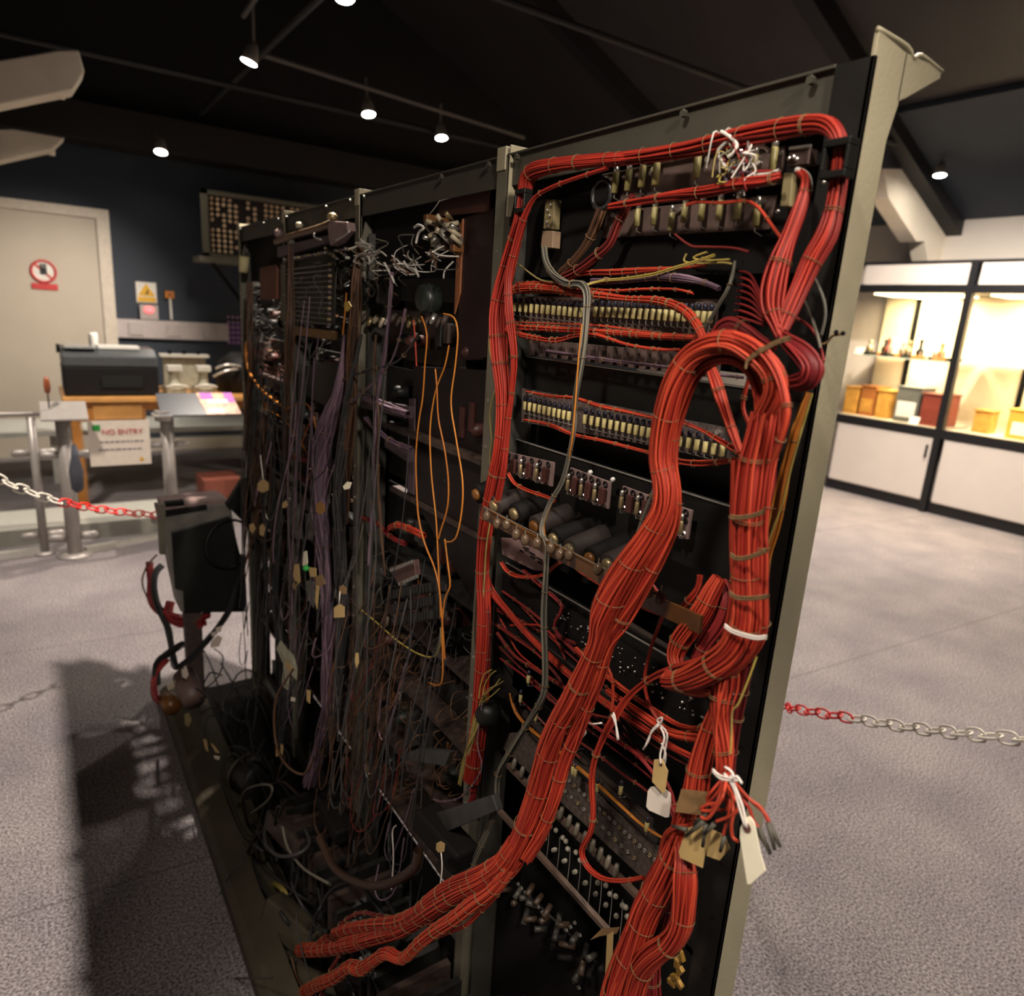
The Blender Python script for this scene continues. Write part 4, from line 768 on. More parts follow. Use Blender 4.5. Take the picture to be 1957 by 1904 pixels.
# brown slats and slanting metal rails higher up
for i, (a, b_) in enumerate(([(.63,.9528,.8721),(.63,.525,.8434)], [(.64,.7062,.8569),(.64,.5459,.8489)], [(.62,.9363,1.0328),(.62,.6117,1.011)], [(.63,.694,1.1155),(.63,.4272,1.1049)])):
    o = MB().plate([a, b_, (b_[0], b_[1], b_[2]-.012), (a[0], a[1], a[2]-.012)], (.01, 0, 0)).build('mounting_rail', mat('dark_brown_rail', (.03, .02, .016), .5))
    tag(o, ('dark brown rail under the diagonal red cables', 'short dark brown rail beside the cream tag', 'dark rail crossing behind the left diagonal cables', 'dark rail behind the lower right of the twisted cable')[i], 'rail')
rr_ = [(.6,.7085,.8688),(.6,.6233,.8888),(.6,.611,.874),(.6,.6641,.868),(.6,.8045,.9108),(.6,.6589,.9179),(.6,.658,.8683),(.6,.4593,.8975),(.6,.7878,.9536),(.6,.514,.8801),(.6,.5665,.8996),(.6,.7615,.9016)]
t = empty('banded_resistors', rr_[0], 'scatter of small banded cream resistors on rails low in near bay', 'resistors')
for p in rr_: resistor(p[1], p[2], p[0], RES, .014, .003, t, True)
adopt(t)
# solder pins with bright tips on the black strip
t = empty('pin_strip', [(.64,.7877,1.0685)][0], 'black strip scattered with bright solder pins behind the twisted cable', 'pin strip')
MB().plate([(.618,.9061,1.087),(.618,.7622,1.0954),(.618,.406,1.0793),(.618,.4061,1.0409),(.618,.5487,1.0068),(.618,.7785,1.0149),(.618,.9083,1.0343)], (.003, 0, 0)).build('strip_body', BLACKM, t)
rnd_pts = [[(.612,.6746,1.0855),(.612,.7217,1.0587),(.612,.6084,1.078),(.612,.7004,1.0505),(.612,.7356,1.0836),(.612,.6124,1.0842),(.612,.4505,1.0625),(.612,.4861,1.0828),(.612,.4907,1.0785),(.612,.6628,1.0899),(.612,.5562,1.0619),(.612,.6472,1.0531),(.612,.6904,1.0819),(.612,.7199,1.0899),(.612,.6748,1.081),(.612,.4392,1.0623),(.612,.4741,1.0851),(.612,.482,1.077),(.612,.4843,1.0771),(.612,.6759,1.0885),(.612,.641,1.0526),(.612,.5263,1.0549),(.612,.4978,1.0569),(.612,.4612,1.0621),(.612,.455,1.0719),(.612,.7332,1.0808),(.612,.5292,1.06),(.612,.5118,1.0789),(.612,.5642,1.0619),(.612,.6823,1.0613),(.612,.5775,1.0661),(.612,.7206,1.0831),(.612,.4363,1.0587),(.612,.464,1.0527),(.612,.5473,1.0685),(.612,.6448,1.0536),(.612,.4518,1.0532),(.612,.5469,1.087),(.612,.4602,1.0638),(.612,.4642,1.0629),(.612,.5627,1.0838),(.612,.6042,1.0527),(.612,.543,1.0548),(.612,.5972,1.0576),(.612,.6861,1.06),(.612,.6349,1.0583),(.612,.4786,1.063),(.612,.7439,1.0557),(.612,.7362,1.076),(.612,.5323,1.0868),(.612,.6541,1.0649),(.612,.5569,1.0585),(.612,.5799,1.0846),(.612,.6247,1.0609),(.612,.4298,1.0848),(.612,.6719,1.0623),(.612,.6054,1.0669),(.612,.6772,1.0603),(.612,.5321,1.0784),(.612,.6461,1.0545),(.612,.6278,1.0827),(.612,.4908,1.0589),(.612,.6322,1.0742),(.612,.5447,1.0641),(.612,.4542,1.0555),(.612,.7247,1.0779),(.612,.7287,1.0784),(.612,.6632,1.0867),(.612,.4865,1.0832),(.612,.5381,1.0687),(.612,.6657,1.0692),(.612,.6207,1.067),(.612,.6965,1.0756),(.612,.583,1.0721),(.612,.7388,1.0751),(.612,.5156,1.0762),(.612,.4504,1.0767),(.612,.4327,1.0568),(.612,.4954,1.0656),(.612,.4367,1.0764),(.612,.7457,1.0775),(.612,.6381,1.082),(.612,.4298,1.0635),(.612,.4854,1.073),(.612,.6042,1.0592),(.612,.4418,1.0642),(.612,.539,1.0824),(.612,.4771,1.0582),(.612,.6452,1.0545),(.612,.683,1.0683),(.612,.5902,1.066),(.612,.7112,1.073),(.612,.6053,1.0861),(.612,.4357,1.0762),(.612,.6339,1.0876)]][0]
for i, p in enumerate(rnd_pts): MB().ball(p, .0012 if i % 3 else .0020, 6, sc=(1, 1, .8)).build('solder_pin', TIN, t)
adopt(t)
DK2_ = mat('dull_brown_part', (.05, .03, .018), .5); DK3_ = mat('dull_dark_part', (.04, .036, .03), .5, var=.3)

# ================================================================ RED CABLES OF THE NEAR BAY
bundle('cable_bundle', 'thick red cable running down inside the left upright of the near bay', [(.585,.6574,1.6856,.0072),(.58,.7171,1.6892,.0082),(.578,.7885,1.6932,.0094),(.578,.8396,1.6906,.0113),(.578,.852,1.6709,.0107),(.575,.8557,1.6318,.0094),(.575,.8751,1.5843,.0112),(.572,.8882,1.5338,.0129),(.57,.8894,1.4967,.0138),(.57,.8794,1.4447,.0131),(.572,.8658,1.3848,.0116),(.572,.8636,1.3144,.0118),(.575,.8815,1.245,.013),(.578,.9033,1.1703,.0118),(.58,.9086,1.0966,.0112),(.58,.894,1.0189,.0121),(.58,.8909,.9249,.0132),(.58,.8926,.8246,.0144),(.58,.9036,.703,.0158)], m=RED2, rs=.0012, loose=.4)
bundle('cable_bundle', 'slim red cable twining beside the left upright, joining the thicker one', [(.568,.6725,1.6736,.003),(.568,.7198,1.6701,.0032),(.568,.7716,1.665,.0033),(.568,.8139,1.6553,.0035),(.565,.8332,1.629,.005),(.563,.8453,1.5958,.0054),(.56,.853,1.5543,.0058),(.56,.8447,1.505,.0066),(.565,.8349,1.4481,.0059),(.57,.8416,1.3955,.0045),(.57,.8483,1.333,.0046),(.57,.8506,1.277,.0055),(.572,.8705,1.2017,.0057)], m=RED2, rs=.0012)
bundle('cable_bundle', 'thick red cable along the underside of the top beam, bending down at right', [(.585,.7035,1.6883,.0075),(.585,.6317,1.6843,.0082),(.582,.559,1.6808,.0087),(.578,.502,1.6803,.0096),(.575,.4578,1.6792,.0096),(.572,.4179,1.6772,.0086),(.568,.3946,1.6726,.0079),(.565,.3801,1.661,.0069),(.566,.3758,1.6455,.0065),(.568,.375,1.6278,.0074),(.568,.3748,1.6054,.0079),(.565,.3756,1.5844,.0093),(.56,.382,1.563,.009),(.555,.385,1.5433,.0081),(.548,.3866,1.5232,.0077),(.54,.3868,1.5043,.0059)], m=RED2, rs=.0013, loose=.5)
bundle('cable_bundle', 'bright red cable hooked over at top right and dropping to the knot of twine', [(.57,.4154,1.6389,.0041),(.565,.4047,1.6327,.0045),(.56,.3999,1.6198,.0058),(.556,.4003,1.6017,.0072),(.552,.4026,1.5822,.0077),(.548,.4045,1.5625,.01),(.545,.4046,1.5403,.0115),(.543,.4009,1.5225,.0101),(.541,.3927,1.5094,.0073),(.54,.3858,1.4986,.0054)], m=RED2, rs=.0014, loose=.6)
bundle('cable_bundle', 'slim red cable crossing the top boards and turning down to the right drop', [(.585,.6815,1.6355,.0044),(.583,.6263,1.6366,.0047),(.58,.5716,1.6365,.0056),(.577,.5259,1.6356,.0063),(.574,.4849,1.6376,.0065),(.572,.4535,1.6371,.0058),(.575,.4383,1.6398,.0038)], m=RED2, rs=.0013, loose=.9)
bundle('cable_bundle', 'thin red harness curving from the second resistor board to the right drop', [(.58,.5536,1.6256,.0025),(.58,.5375,1.6272,.0024),(.58,.5064,1.6235,.0023),(.58,.4784,1.6229,.0023),(.575,.4573,1.6139,.0022),(.57,.4368,1.5973,.0022),(.56,.4133,1.5806,.0021)], rs=.0012)
bundle('cable_bundle', 'dusty dark red cable falling diagonally from the top left board', [(.595,.6535,1.6475,.0043),(.595,.6645,1.6325,.0062),(.595,.6757,1.6158,.0063),(.595,.6868,1.5955,.0064),(.595,.7141,1.5799,.0066),(.595,.7434,1.5654,.0068),(.595,.7721,1.5565,.007)], m=REDK, rs=.0013)
bundle('cable_bundle', 'short dusty brown cable drop beside the khaki terminal block', [(.6,.7133,1.6371,.0071),(.6,.7249,1.6134,.0073),(.6,.7426,1.5922,.0054),(.6,.7653,1.5754,.0055),(.6,.7864,1.5638,.0056)], m=BRN, rs=.0014)
bundle('wire_coil', 'loop of dark red wires bulging past the near upright under the knot', [(.54,.3862,1.5008,.005),(.535,.3722,1.4948,.0076),(.53,.3544,1.4873,.0095),(.528,.3426,1.4777,.0098),(.53,.3456,1.4663,.0095),(.536,.3635,1.4614,.008),(.545,.3752,1.4624,.0055)], m=REDD, rs=.0014, loose=1.1, tie=0, cat='wire coil', n=10)
bundle('cable_bundle', 'dark red cable sweeping over behind the top of the red arch', [(.565,.486,1.4652,.0058),(.56,.4773,1.4864,.0052),(.56,.4694,1.501,.0077),(.56,.4564,1.5066,.0086),(.56,.4403,1.5025,.0074),(.558,.4215,1.4948,.0053),(.55,.3988,1.4895,.0037)], m=REDD, rs=.00122, loose=.9)
# looped harnesses around the first resistor strip
bundle('cable_harness', 'red harness looping over the upper long resistor strip', [(.585,.9103,1.4737,.0055),(.58,.905,1.4967,.007),(.58,.8989,1.5194,.0062),(.585,.8806,1.5377,.0061),(.59,.846,1.5433,.0056),(.59,.7843,1.5414,.0042),(.585,.7217,1.5361,.0043),(.585,.6807,1.5334,.0045),(.59,.6389,1.5306,.0037),(.585,.5904,1.5293,.0047),(.58,.553,1.5241,.0051),(.575,.5283,1.5159,.0055),(.57,.5097,1.5047,.0054),(.565,.4938,1.4907,.0042)], rs=.0010, tie=.017)
bundle('cable_harness', 'upper thin red harness line above the first resistor strip', [(.595,.8872,1.5487,.0027),(.595,.8284,1.55,.0026),(.595,.7683,1.5458,.0024),(.595,.7137,1.5414,.0023),(.595,.6642,1.5398,.0022),(.595,.6194,1.5418,.0021),(.595,.5702,1.542,.002),(.595,.5428,1.5378,.002)], rs=.0010, tie=.018)
bundle('cable_harness', 'red harness line just above cream resistors, left half', [(.6,.8931,1.5358,.0023),(.6,.8212,1.5378,.0022),(.6,.7733,1.5354,.0021),(.6,.7341,1.5319,.002)], rs=.0010, tie=.015)
bundle('cable_harness', 'uppermost of the red harness lines under the first resistor strip', [(.595,.8808,1.4939,.0023),(.595,.809,1.4954,.0022),(.595,.7285,1.4974,.002),(.595,.677,1.4971,.002),(.595,.612,1.4947,.0018),(.595,.5543,1.4937,.0017),(.595,.5246,1.4954,.0017)], rs=.0010, tie=.018)
bundle('cable_harness', 'thickest red harness line under the first resistor strip', [(.588,.8972,1.4959,.0035),(.585,.8653,1.4881,.0049),(.585,.8068,1.4886,.0047),(.585,.7367,1.4893,.0044),(.585,.6744,1.4905,.0036),(.585,.6096,1.4903,.004),(.585,.5522,1.4907,.0037),(.585,.5152,1.4923,.0036)], rs=.0010, tie=.017)
bundle('cable_harness', 'lowest red harness line dipping under the first resistor strip', [(.575,.8938,1.5043,.0046),(.575,.8817,1.4854,.0046),(.58,.8567,1.4787,.0042),(.58,.7981,1.4748,.004),(.58,.7565,1.4752,.0038),(.582,.7213,1.4833,.003),(.582,.6801,1.4856,.0029),(.582,.6222,1.478,.0022),(.582,.5707,1.4763,.0021),(.582,.5397,1.4785,.0017)], rs=.0010, tie=.018)
bundle('cable_harness', 'purple harness above the looped red harness', [(.592,.7115,1.5507,.0046),(.6,.6622,1.5523,.0038),(.6,.6096,1.5549,.0036),(.59,.5596,1.5532,.0051),(.6,.5347,1.5495,.0034),(.6,.5124,1.5432,.0033)], m=PUR, rs=.0010, tie=.03)
bundle('cable_harness', 'purple harness sagging under the brown terminal blocks', [(.605,.8114,1.4575,.003),(.605,.735,1.4563,.0028),(.605,.6435,1.456,.0026),(.605,.5654,1.4563,.0024),(.605,.5047,1.4553,.0022),(.605,.4705,1.4556,.0022)], m=PUR, rs=.0010, tie=.03)
bundle('cable_harness', 'red harness above the purple one, near the tin wire line', [(.6,.7817,1.555,.0046),(.6,.733,1.5618,.0037),(.6,.6826,1.5617,.0042),(.6,.6367,1.5628,.004),(.6,.5787,1.5647,.0023),(.6,.534,1.5665,.0017)], rs=.0011, tie=.03)
bundle('cable_harness', 'red harness line above the second resistor strip', [(.6,.8489,1.396,.0015),(.598,.7879,1.3968,.0029),(.598,.7409,1.4006,.0028),(.598,.7207,1.4004,.0028),(.595,.6723,1.3974,.0033),(.598,.6269,1.3972,.0026),(.598,.5821,1.397,.0025),(.59,.5341,1.4004,.0032),(.598,.5099,1.3948,.0023),(.585,.4693,1.3894,.0033),(.58,.4389,1.3829,.0037)], rs=.0010, tie=.022)
bundle('cable_harness', 'red harness line below the second resistor strip', [(.6,.8506,1.3537,.0016),(.595,.7788,1.3575,.003),(.595,.7249,1.3533,.0028),(.595,.6661,1.3553,.0027),(.595,.6172,1.3556,.0026),(.595,.5725,1.3558,.0025),(.59,.5306,1.356,.0035),(.59,.497,1.3605,.004),(.585,.4626,1.3702,.0035),(.58,.437,1.379,.0031)], rs=.0010, tie=.025)
# grey and yellow wiring
bundle('cable_bundle', 'grey-white wires dropping from the khaki block into the long grey cable', [(.6,.8288,1.5963,.0051),(.595,.8147,1.5775,.0047),(.588,.7863,1.5594,.0053),(.58,.7437,1.5466,.0054),(.575,.7108,1.5456,.0059),(.572,.6935,1.5354,.0052),(.57,.6885,1.5105,.0048),(.568,.6857,1.4791,.0049),(.568,.6883,1.4468,.0046),(.568,.6932,1.4069,.004),(.568,.6907,1.3737,.0037),(.565,.6909,1.3397,.0037),(.56,.6953,1.2973,.0038),(.555,.7108,1.2654,.0038),(.55,.719,1.2345,.0039),(.548,.7144,1.2198,.0042),(.548,.7008,1.2069,.0046),(.548,.698,1.1669,.0046),(.548,.6951,1.1069,.005),(.548,.6861,1.056,.0047),(.545,.6765,1.0136,.005),(.542,.6791,.9889,.0051),(.54,.7012,.9443,.0052),(.538,.7315,.8841,.0062),(.536,.7616,.8207,.0056),(.535,.761,.7746,.0053),(.53,.7676,.724,.0049),(.525,.7917,.6484,.0051),(.52,.8108,.5836,.0052)], m=GREY, rs=.00122, loose=.7, tie=.06)
bundle('cable_bundle', 'thin orange-red wires twined along the long grey cable', [(.563,.6873,1.4977,.0016),(.563,.6881,1.4596,.0016),(.563,.687,1.4143,.0016),(.563,.6866,1.3812,.0017),(.563,.6873,1.3473,.0017),(.563,.6965,1.3025,.0017),(.563,.7147,1.2673,.0018),(.563,.7313,1.2295,.0018),(.563,.7266,1.212,.0018),(.563,.7198,1.1876,.0018),(.563,.7199,1.1412,.0018),(.563,.7145,1.08,.0018),(.563,.7033,1.0119,.0019),(.563,.7059,.973,.0019)], m=ORG, rs=.0011, tie=0, n=3)
bundle('cable_bundle', 'grey cable leaning along the left edge of the arch leg', [(.565,.5339,1.3431,.0017),(.56,.5348,1.3192,.0026),(.56,.5427,1.2958,.0027),(.56,.5504,1.2686,.0027),(.56,.5617,1.2394,.0028),(.56,.5752,1.2083,.0028)], m=GREY, rs=.0013, tie=.035)
bundle('cable_bundle', 'olive and yellow wires running level above the purple harness', [(.58,.7066,1.5453,.0026),(.592,.6914,1.5512,.0026),(.592,.6446,1.554,.0025),(.592,.6021,1.5582,.0024),(.592,.571,1.5644,.0023),(.592,.542,1.5702,.0022),(.592,.5182,1.5758,.0022)], m=YEL, rs=.0009, tie=.04)
bundle('cable_bundle', 'dark olive cable crossing down from the comb top to the arch', [(.6,.4969,1.5698,.0021),(.585,.4869,1.5457,.0029),(.585,.4995,1.5225,.0029),(.585,.5115,1.5037,.003),(.585,.5251,1.4868,.0031)], m=GREY, rs=.00128, tie=.05)
for pts, lb in (([(.6,.5642,1.5797),(.6,.5659,1.5716),(.6,.5416,1.5688),(.6,.5135,1.5692),(.6,.4997,1.5673)], 'upper yellow wire kinked at upper right of near bay'), ([(.6,.535,1.5803),(.6,.5538,1.5756),(.6,.5385,1.5719),(.6,.5039,1.572)], 'second yellow wire kinked at upper right of near bay'),
    ([(.59,.9182,1.5537),(.59,.8964,1.5733),(.59,.8762,1.5751),(.59,.8485,1.5639),(.59,.8156,1.5524),(.59,.7738,1.5495)], 'brown and yellow wire arching from left upright to the grey cable'), ([(.58,.9159,1.4342),(.58,.9268,1.4648),(.58,.9194,1.5341),(.58,.9011,1.5637),(.58,.8749,1.5762)], 'yellowish wire running down the left upright'),
    ([(.575,.8921,1.3972),(.575,.9056,1.3556),(.575,.8953,1.3166),(.575,.8978,1.2831),(.575,.8818,1.2196),(.575,.8928,1.1473),(.575,.8934,1.0755),(.575,.8934,.9635)], 'long tan wire curling down beside the left upright')):
    wire('loose_wire', lb, pts, .0013, YEL)
for pts, lb, m_ in (([(.598,.5827,1.6004),(.598,.5577,1.5873),(.598,.5355,1.5853),(.598,.5009,1.5829),(.598,.4794,1.5781)], 'thin dark red wire swagging under the second board', REDK), ([(.57,.395,1.5643),(.57,.3747,1.538),(.57,.3674,1.5207),(.57,.3679,1.503)], 'grey-green wire falling behind the near upright', GREY),
    ([(.575,.4057,1.5471),(.575,.3882,1.5248),(.575,.3752,1.5028),(.575,.37,1.4919)], 'dark green wire slanting to the upright tie', GREY), ([(.58,.4214,1.5242),(.58,.3976,1.5147),(.58,.3795,1.5028),(.58,.3676,1.4808)], 'dark red wire slanting behind the coil', REDD)):
    wire('loose_wire', lb, pts, .0014, m_)
# white string and wire tangle at the top
for i, pts in enumerate([[(.57,.5104,1.6866),(.57,.5021,1.6826),(.57,.4892,1.6729),(.57,.4916,1.6655),(.57,.4973,1.6626)],[(.572,.4958,1.6801),(.572,.5057,1.6757),(.572,.513,1.6697),(.572,.506,1.6594),(.572,.4969,1.6513),(.572,.4882,1.6479)],[(.575,.5148,1.6658),(.575,.5087,1.6532),(.575,.5028,1.6454),(.575,.4974,1.6401)],[(.575,.5082,1.6649),(.575,.4998,1.6535),(.575,.4927,1.6419)],[(.58,.4845,1.6598),(.58,.4796,1.6664),(.58,.4727,1.6709),(.58,.4647,1.6715)],[(.58,.4906,1.6494),(.58,.4831,1.6522),(.58,.4742,1.653),(.58,.466,1.6564)],[(.578,.4822,1.6389),(.578,.4889,1.6419),(.578,.4886,1.6475),(.578,.4809,1.6489),(.578,.4713,1.6455)],[(.58,.4756,1.6477),(.58,.4584,1.6465),(.58,.4424,1.6428)],[(.58,.4728,1.645),(.58,.4563,1.6445),(.58,.4441,1.6457)],[(.58,.5087,1.6915),(.58,.5185,1.6851),(.58,.5179,1.6741)],[(.58,.4714,1.6698),(.58,.464,1.6678),(.58,.4586,1.6635)]]):
    wire('pale_loose_wire', 'pale wire curling in the tangle under the top beam', pts, .0019, (WHT, WHT, PUR, REDD)[i % 4] if i < 8 else WHT, group='pale wires tangled under the top beam')
for pts, lb in (([(.57,.419,1.6415),(.57,.4112,1.6384),(.57,.405,1.6327),(.57,.402,1.6223)], 'white wire hooked over the right red drop'),): wire('hooked_wire', lb, pts, .0026, WHT)
tr = random.Random(5)
for i, c in enumerate([(.572,.5153,1.6832),(.572,.5022,1.6705),(.572,.4894,1.6582),(.572,.4769,1.6461),(.572,.4713,1.671),(.572,.5025,1.665),(.572,.4897,1.6527),(.572,.4838,1.6778),(.572,.4715,1.6657),(.572,.5028,1.6595),(.572,.49,1.6472),(.572,.4841,1.6725),(.572,.4717,1.6604),(.572,.5031,1.6539),(.572,.4969,1.6794),(.572,.4843,1.6671),(.572,.4719,1.655),(.572,.5034,1.6483),(.572,.4972,1.674),(.572,.4846,1.6617)]):
    wire('pale_loose_wire', 'pale wire curling in the tangle under the top beam', [(c[0]+tr.uniform(-.008, .008), c[1]+tr.uniform(-.005, .005)*j, c[2]-.004*j+tr.uniform(-.006, .006)*j) for j in range(4)], .0009, (WHT, YEL, GREY, REDD)[i % 4], group='pale wires tangled under the top beam')
# the great arch
bundle('cable_bundle', 'outermost strand group of the great red arch, left leg down to the twist', [(.505,.3682,1.4314,.0088),(.5,.356,1.4549,.0094),(.498,.3604,1.4705,.0098),(.495,.3781,1.4841,.01),(.492,.3985,1.4916,.0102),(.49,.4217,1.4878,.0105),(.49,.4418,1.475,.0108),(.49,.4548,1.4534,.0111),(.492,.4629,1.4271,.0114),(.495,.4684,1.4011,.0111),(.497,.469,1.3752,.0107),(.5,.4622,1.3503,.0112),(.5,.4612,1.3267,.0108),(.497,.4722,1.2967,.0116),(.494,.4882,1.2639,.014),(.492,.5048,1.2291,.0161),(.49,.5188,1.1907,.016),(.49,.5232,1.1607,.0118),(.49,.5371,1.1187,.0125),(.488,.5524,1.0746,.0134),(.486,.571,1.0301,.0133),(.484,.5834,.9835,.0141),(.482,.5919,.9338,.0144),(.478,.6004,.8908,.0147),(.474,.6127,.8436,.0155),(.468,.627,.7981,.0169),(.46,.6402,.7718,.016)], rs=.00128, loose=1.0, twist=2.2, tie=.06)
bundle('cable_bundle', 'inner strand group of the great red arch beside its left leg', [(.52,.3793,1.4155,.0055),(.515,.3803,1.4474,.0059),(.51,.3915,1.4707,.0063),(.507,.4111,1.4779,.0064),(.505,.432,1.4724,.0066),(.505,.448,1.4571,.0068),(.508,.4597,1.4333,.007),(.51,.4671,1.4059,.0066),(.512,.468,1.3745,.0072),(.514,.4607,1.3442,.0078),(.514,.4589,1.3123,.0078),(.51,.4667,1.2828,.009),(.507,.4788,1.2507,.0098),(.505,.4948,1.2157,.0106),(.503,.5088,1.186,.0114),(.502,.5204,1.1561,.0082),(.5,.5255,1.1153,.0079),(.5,.54,1.0676,.0086),(.498,.5541,1.0183,.0088),(.495,.565,.9765,.0085),(.49,.5724,.9211,.0087),(.485,.5843,.8681,.0089),(.478,.6031,.8165,.0086)], rs=.00128, loose=1.2, twist=2.5, tie=.07)
bundle('cable_bundle', 'flat red strand group spilling over the outer right of the arch', [(.488,.3962,1.4972,.0044),(.488,.3729,1.4911,.0043),(.488,.3534,1.4777,.0042),(.488,.3406,1.4609,.0041),(.488,.3331,1.4413,.0041),(.492,.3376,1.4194,.0038),(.498,.3454,1.4003,.0034)], rs=.00128, loose=.7)
bundle('cable_bundle', 'broad central red trunk hanging below the arch at right', [(.505,.3654,1.4362,.011),(.503,.3651,1.4141,.0119),(.502,.3665,1.3912,.013),(.5,.3644,1.3642,.0131),(.5,.3627,1.3364,.0127),(.5,.358,1.3043,.0119),(.5,.352,1.2771,.0124),(.5,.3484,1.2512,.0129),(.5,.3547,1.2255,.0136),(.5,.3714,1.202,.0136),(.502,.3945,1.1782,.0126),(.505,.418,1.1595,.0104),(.51,.4348,1.1503,.0091)], rs=.00128, loose=.8, twist=.5, tie=.05)
bundle('cable_bundle', 'narrow red trunk hanging close beside the right upright', [(.515,.3633,1.4495,.0066),(.515,.3612,1.4188,.008),(.512,.3614,1.3917,.0085),(.51,.3592,1.3646,.0086),(.51,.3573,1.3368,.0091),(.51,.3513,1.3099,.0091),(.51,.3473,1.282,.0096),(.512,.3436,1.2533,.0097),(.514,.3471,1.2335,.0099),(.517,.3596,1.2099,.0092),(.52,.3758,1.1841,.009),(.522,.3816,1.161,.0076)], rs=.00128, loose=.6, tie=.055)
bundle('cable_bundle', 'slim red cable on the left edge of the central trunk', [(.508,.3923,1.3902,.0028),(.508,.3868,1.353,.0028),(.508,.3812,1.3153,.0028),(.508,.3742,1.2825,.0028),(.508,.373,1.2625,.0029),(.508,.373,1.2418,.0034),(.508,.3765,1.2202,.0029),(.515,.3987,1.1932,.0031),(.52,.4297,1.167,.0043),(.53,.4632,1.1397,.0045),(.535,.4896,1.1125,.0041),(.535,.5108,1.0836,.0048),(.53,.5233,1.0543,.0055),(.53,.5393,1.017,.0051),(.53,.5501,.9776,.0045),(.53,.5503,.9438,.0042),(.53,.5425,.9111,.0039),(.53,.5431,.8797,.004),(.53,.5546,.8434,.004),(.53,.5421,.8291,.004),(.53,.5142,.8334,.0036),(.53,.4795,.8571,.0031),(.53,.4487,.8867,.003)], rs=.00122, tie=.07)
bundle('cable_bundle', 'red cable hanging straight from inside the arch down to the trunk', [(.56,.4813,1.4707,.0042),(.555,.4631,1.4519,.0067),(.55,.4462,1.4311,.0061),(.545,.4285,1.4111,.005),(.54,.4107,1.392,.0039)], rs=.00122)
bundle('cable_bundle', 'short bowed red cable inside the right side of the arch', [(.53,.4028,1.4722,.0028),(.53,.4075,1.4508,.0028),(.53,.4074,1.4343,.0028),(.53,.3977,1.4191,.0028),(.53,.3904,1.4037,.0028)], rs=.0014)
bundle('cable_bundle', 'orange, purple and red wires running down beside the near upright', [(.575,.3743,1.4523,.0033),(.57,.3779,1.4187,.0043),(.572,.3819,1.3886,.0049),(.57,.3824,1.3534,.0064),(.568,.3822,1.3228,.006),(.565,.3822,1.297,.0045),(.56,.3765,1.2732,.0035),(.56,.3741,1.2472,.003)], m=ORG, rs=.00122, tie=.06)
bundle('cable_bundle', 'dark maroon cable behind the right trunk', [(.59,.4095,1.453,.005),(.592,.4141,1.4068,.0061),(.595,.4107,1.3441,.0078),(.59,.4034,1.2977,.0068)], m=REDD, rs=.00122)
bundle('rope', 'tan twisted rope running down beside the near upright flange', [(.562,.3622,1.453,.0009),(.562,.3666,1.4161,.0009),(.562,.3708,1.3817,.001),(.562,.3729,1.3515,.001),(.562,.3781,1.3247,.001),(.562,.3816,1.3055,.001),(.562,.381,1.2899,.001),(.562,.3758,1.2678,.001)], m=YEL, rs=.0010, twist=60, n=3, tie=0, cat='rope')
bundle('rope', 'tan twisted rope tied from the trunk down past the lower knot', [(.5,.3321,1.2283,.0009),(.5,.3364,1.2034,.0009),(.5,.3419,1.177,.0009),(.5,.347,1.1663,.001),(.5,.3446,1.1461,.001),(.5,.3422,1.1256,.001)], m=YEL, rs=.0009, twist=60, n=3, tie=0, cat='rope')
# twine knots
for pts, lb in (([(.485,.3759,1.4718),(.485,.3745,1.4783),(.485,.3609,1.4877),(.485,.3476,1.4947),(.485,.3387,1.4972)], 'tan tape tied from the arch across to the knot'), ([(.482,.3673,1.3465),(.482,.3582,1.3481),(.482,.3443,1.3538),(.482,.3352,1.3599)], 'twine wound around both trunks, upper turn'),
                ([(.482,.361,1.3145),(.482,.3541,1.313),(.482,.343,1.3176),(.482,.3265,1.3294)], 'twine wound around both trunks, middle turn'), ([(.482,.3562,1.2811),(.482,.3481,1.2793),(.482,.3318,1.2851),(.482,.3186,1.2921)], 'twine wound around both trunks, lower turn'),
                ([(.482,.3559,1.2502),(.482,.3482,1.2485),(.482,.3362,1.2498),(.482,.3228,1.2528),(.482,.3143,1.2575)], 'pale twine binding both trunks where they bend left')):
    for dz_ in (0, .0022): wire('twine_binding', lb+('' if dz_ == 0 else ', second strand'), [(p[0], p[1], p[2]+dz_) for p in pts], .0011, TWINE if 'pale' not in lb else WSTR, 'binding')
# bundle returning behind, lower right
bundle('cable_bundle', 'thick red cable curling up behind the trunk into the dark', [(.575,.44,1.2508,.0082),(.57,.4436,1.2356,.0099),(.565,.4468,1.2175,.0111),(.56,.455,1.194,.0118),(.555,.4634,1.173,.0114),(.55,.4634,1.1554,.0097),(.545,.4526,1.1462,.0084),(.54,.4356,1.1435,.0072)], rs=.00122, loose=.5)
bundle('cable_bundle', 'dark red cable bowing behind the trunk at mid height', [(.59,.4477,1.2426,.0062),(.585,.4347,1.2245,.0083),(.58,.4355,1.2011,.0095),(.575,.4449,1.1768,.0085),(.57,.451,1.1521,.0068)], m=REDD, rs=.00122)
bundle('cable_bundle', 'slim red cable hooking round in the dark right of the twist', [(.575,.4653,1.2447,.0039),(.575,.4657,1.2295,.004),(.572,.4722,1.2135,.0052),(.575,.4874,1.1957,.0041),(.575,.5095,1.183,.0042),(.575,.5369,1.1786,.0043),(.57,.5562,1.1814,.0031)], rs=.0013)
bundle('cable_bundle', 'bottom loop of red cable where trunk folds back under itself', [(.508,.4331,1.1517,.0069),(.51,.4386,1.1556,.007),(.512,.4269,1.1521,.008),(.515,.4022,1.1551,.0067),(.518,.3849,1.1621,.0056),(.52,.3757,1.159,.0055)], rs=.00122, tie=0)
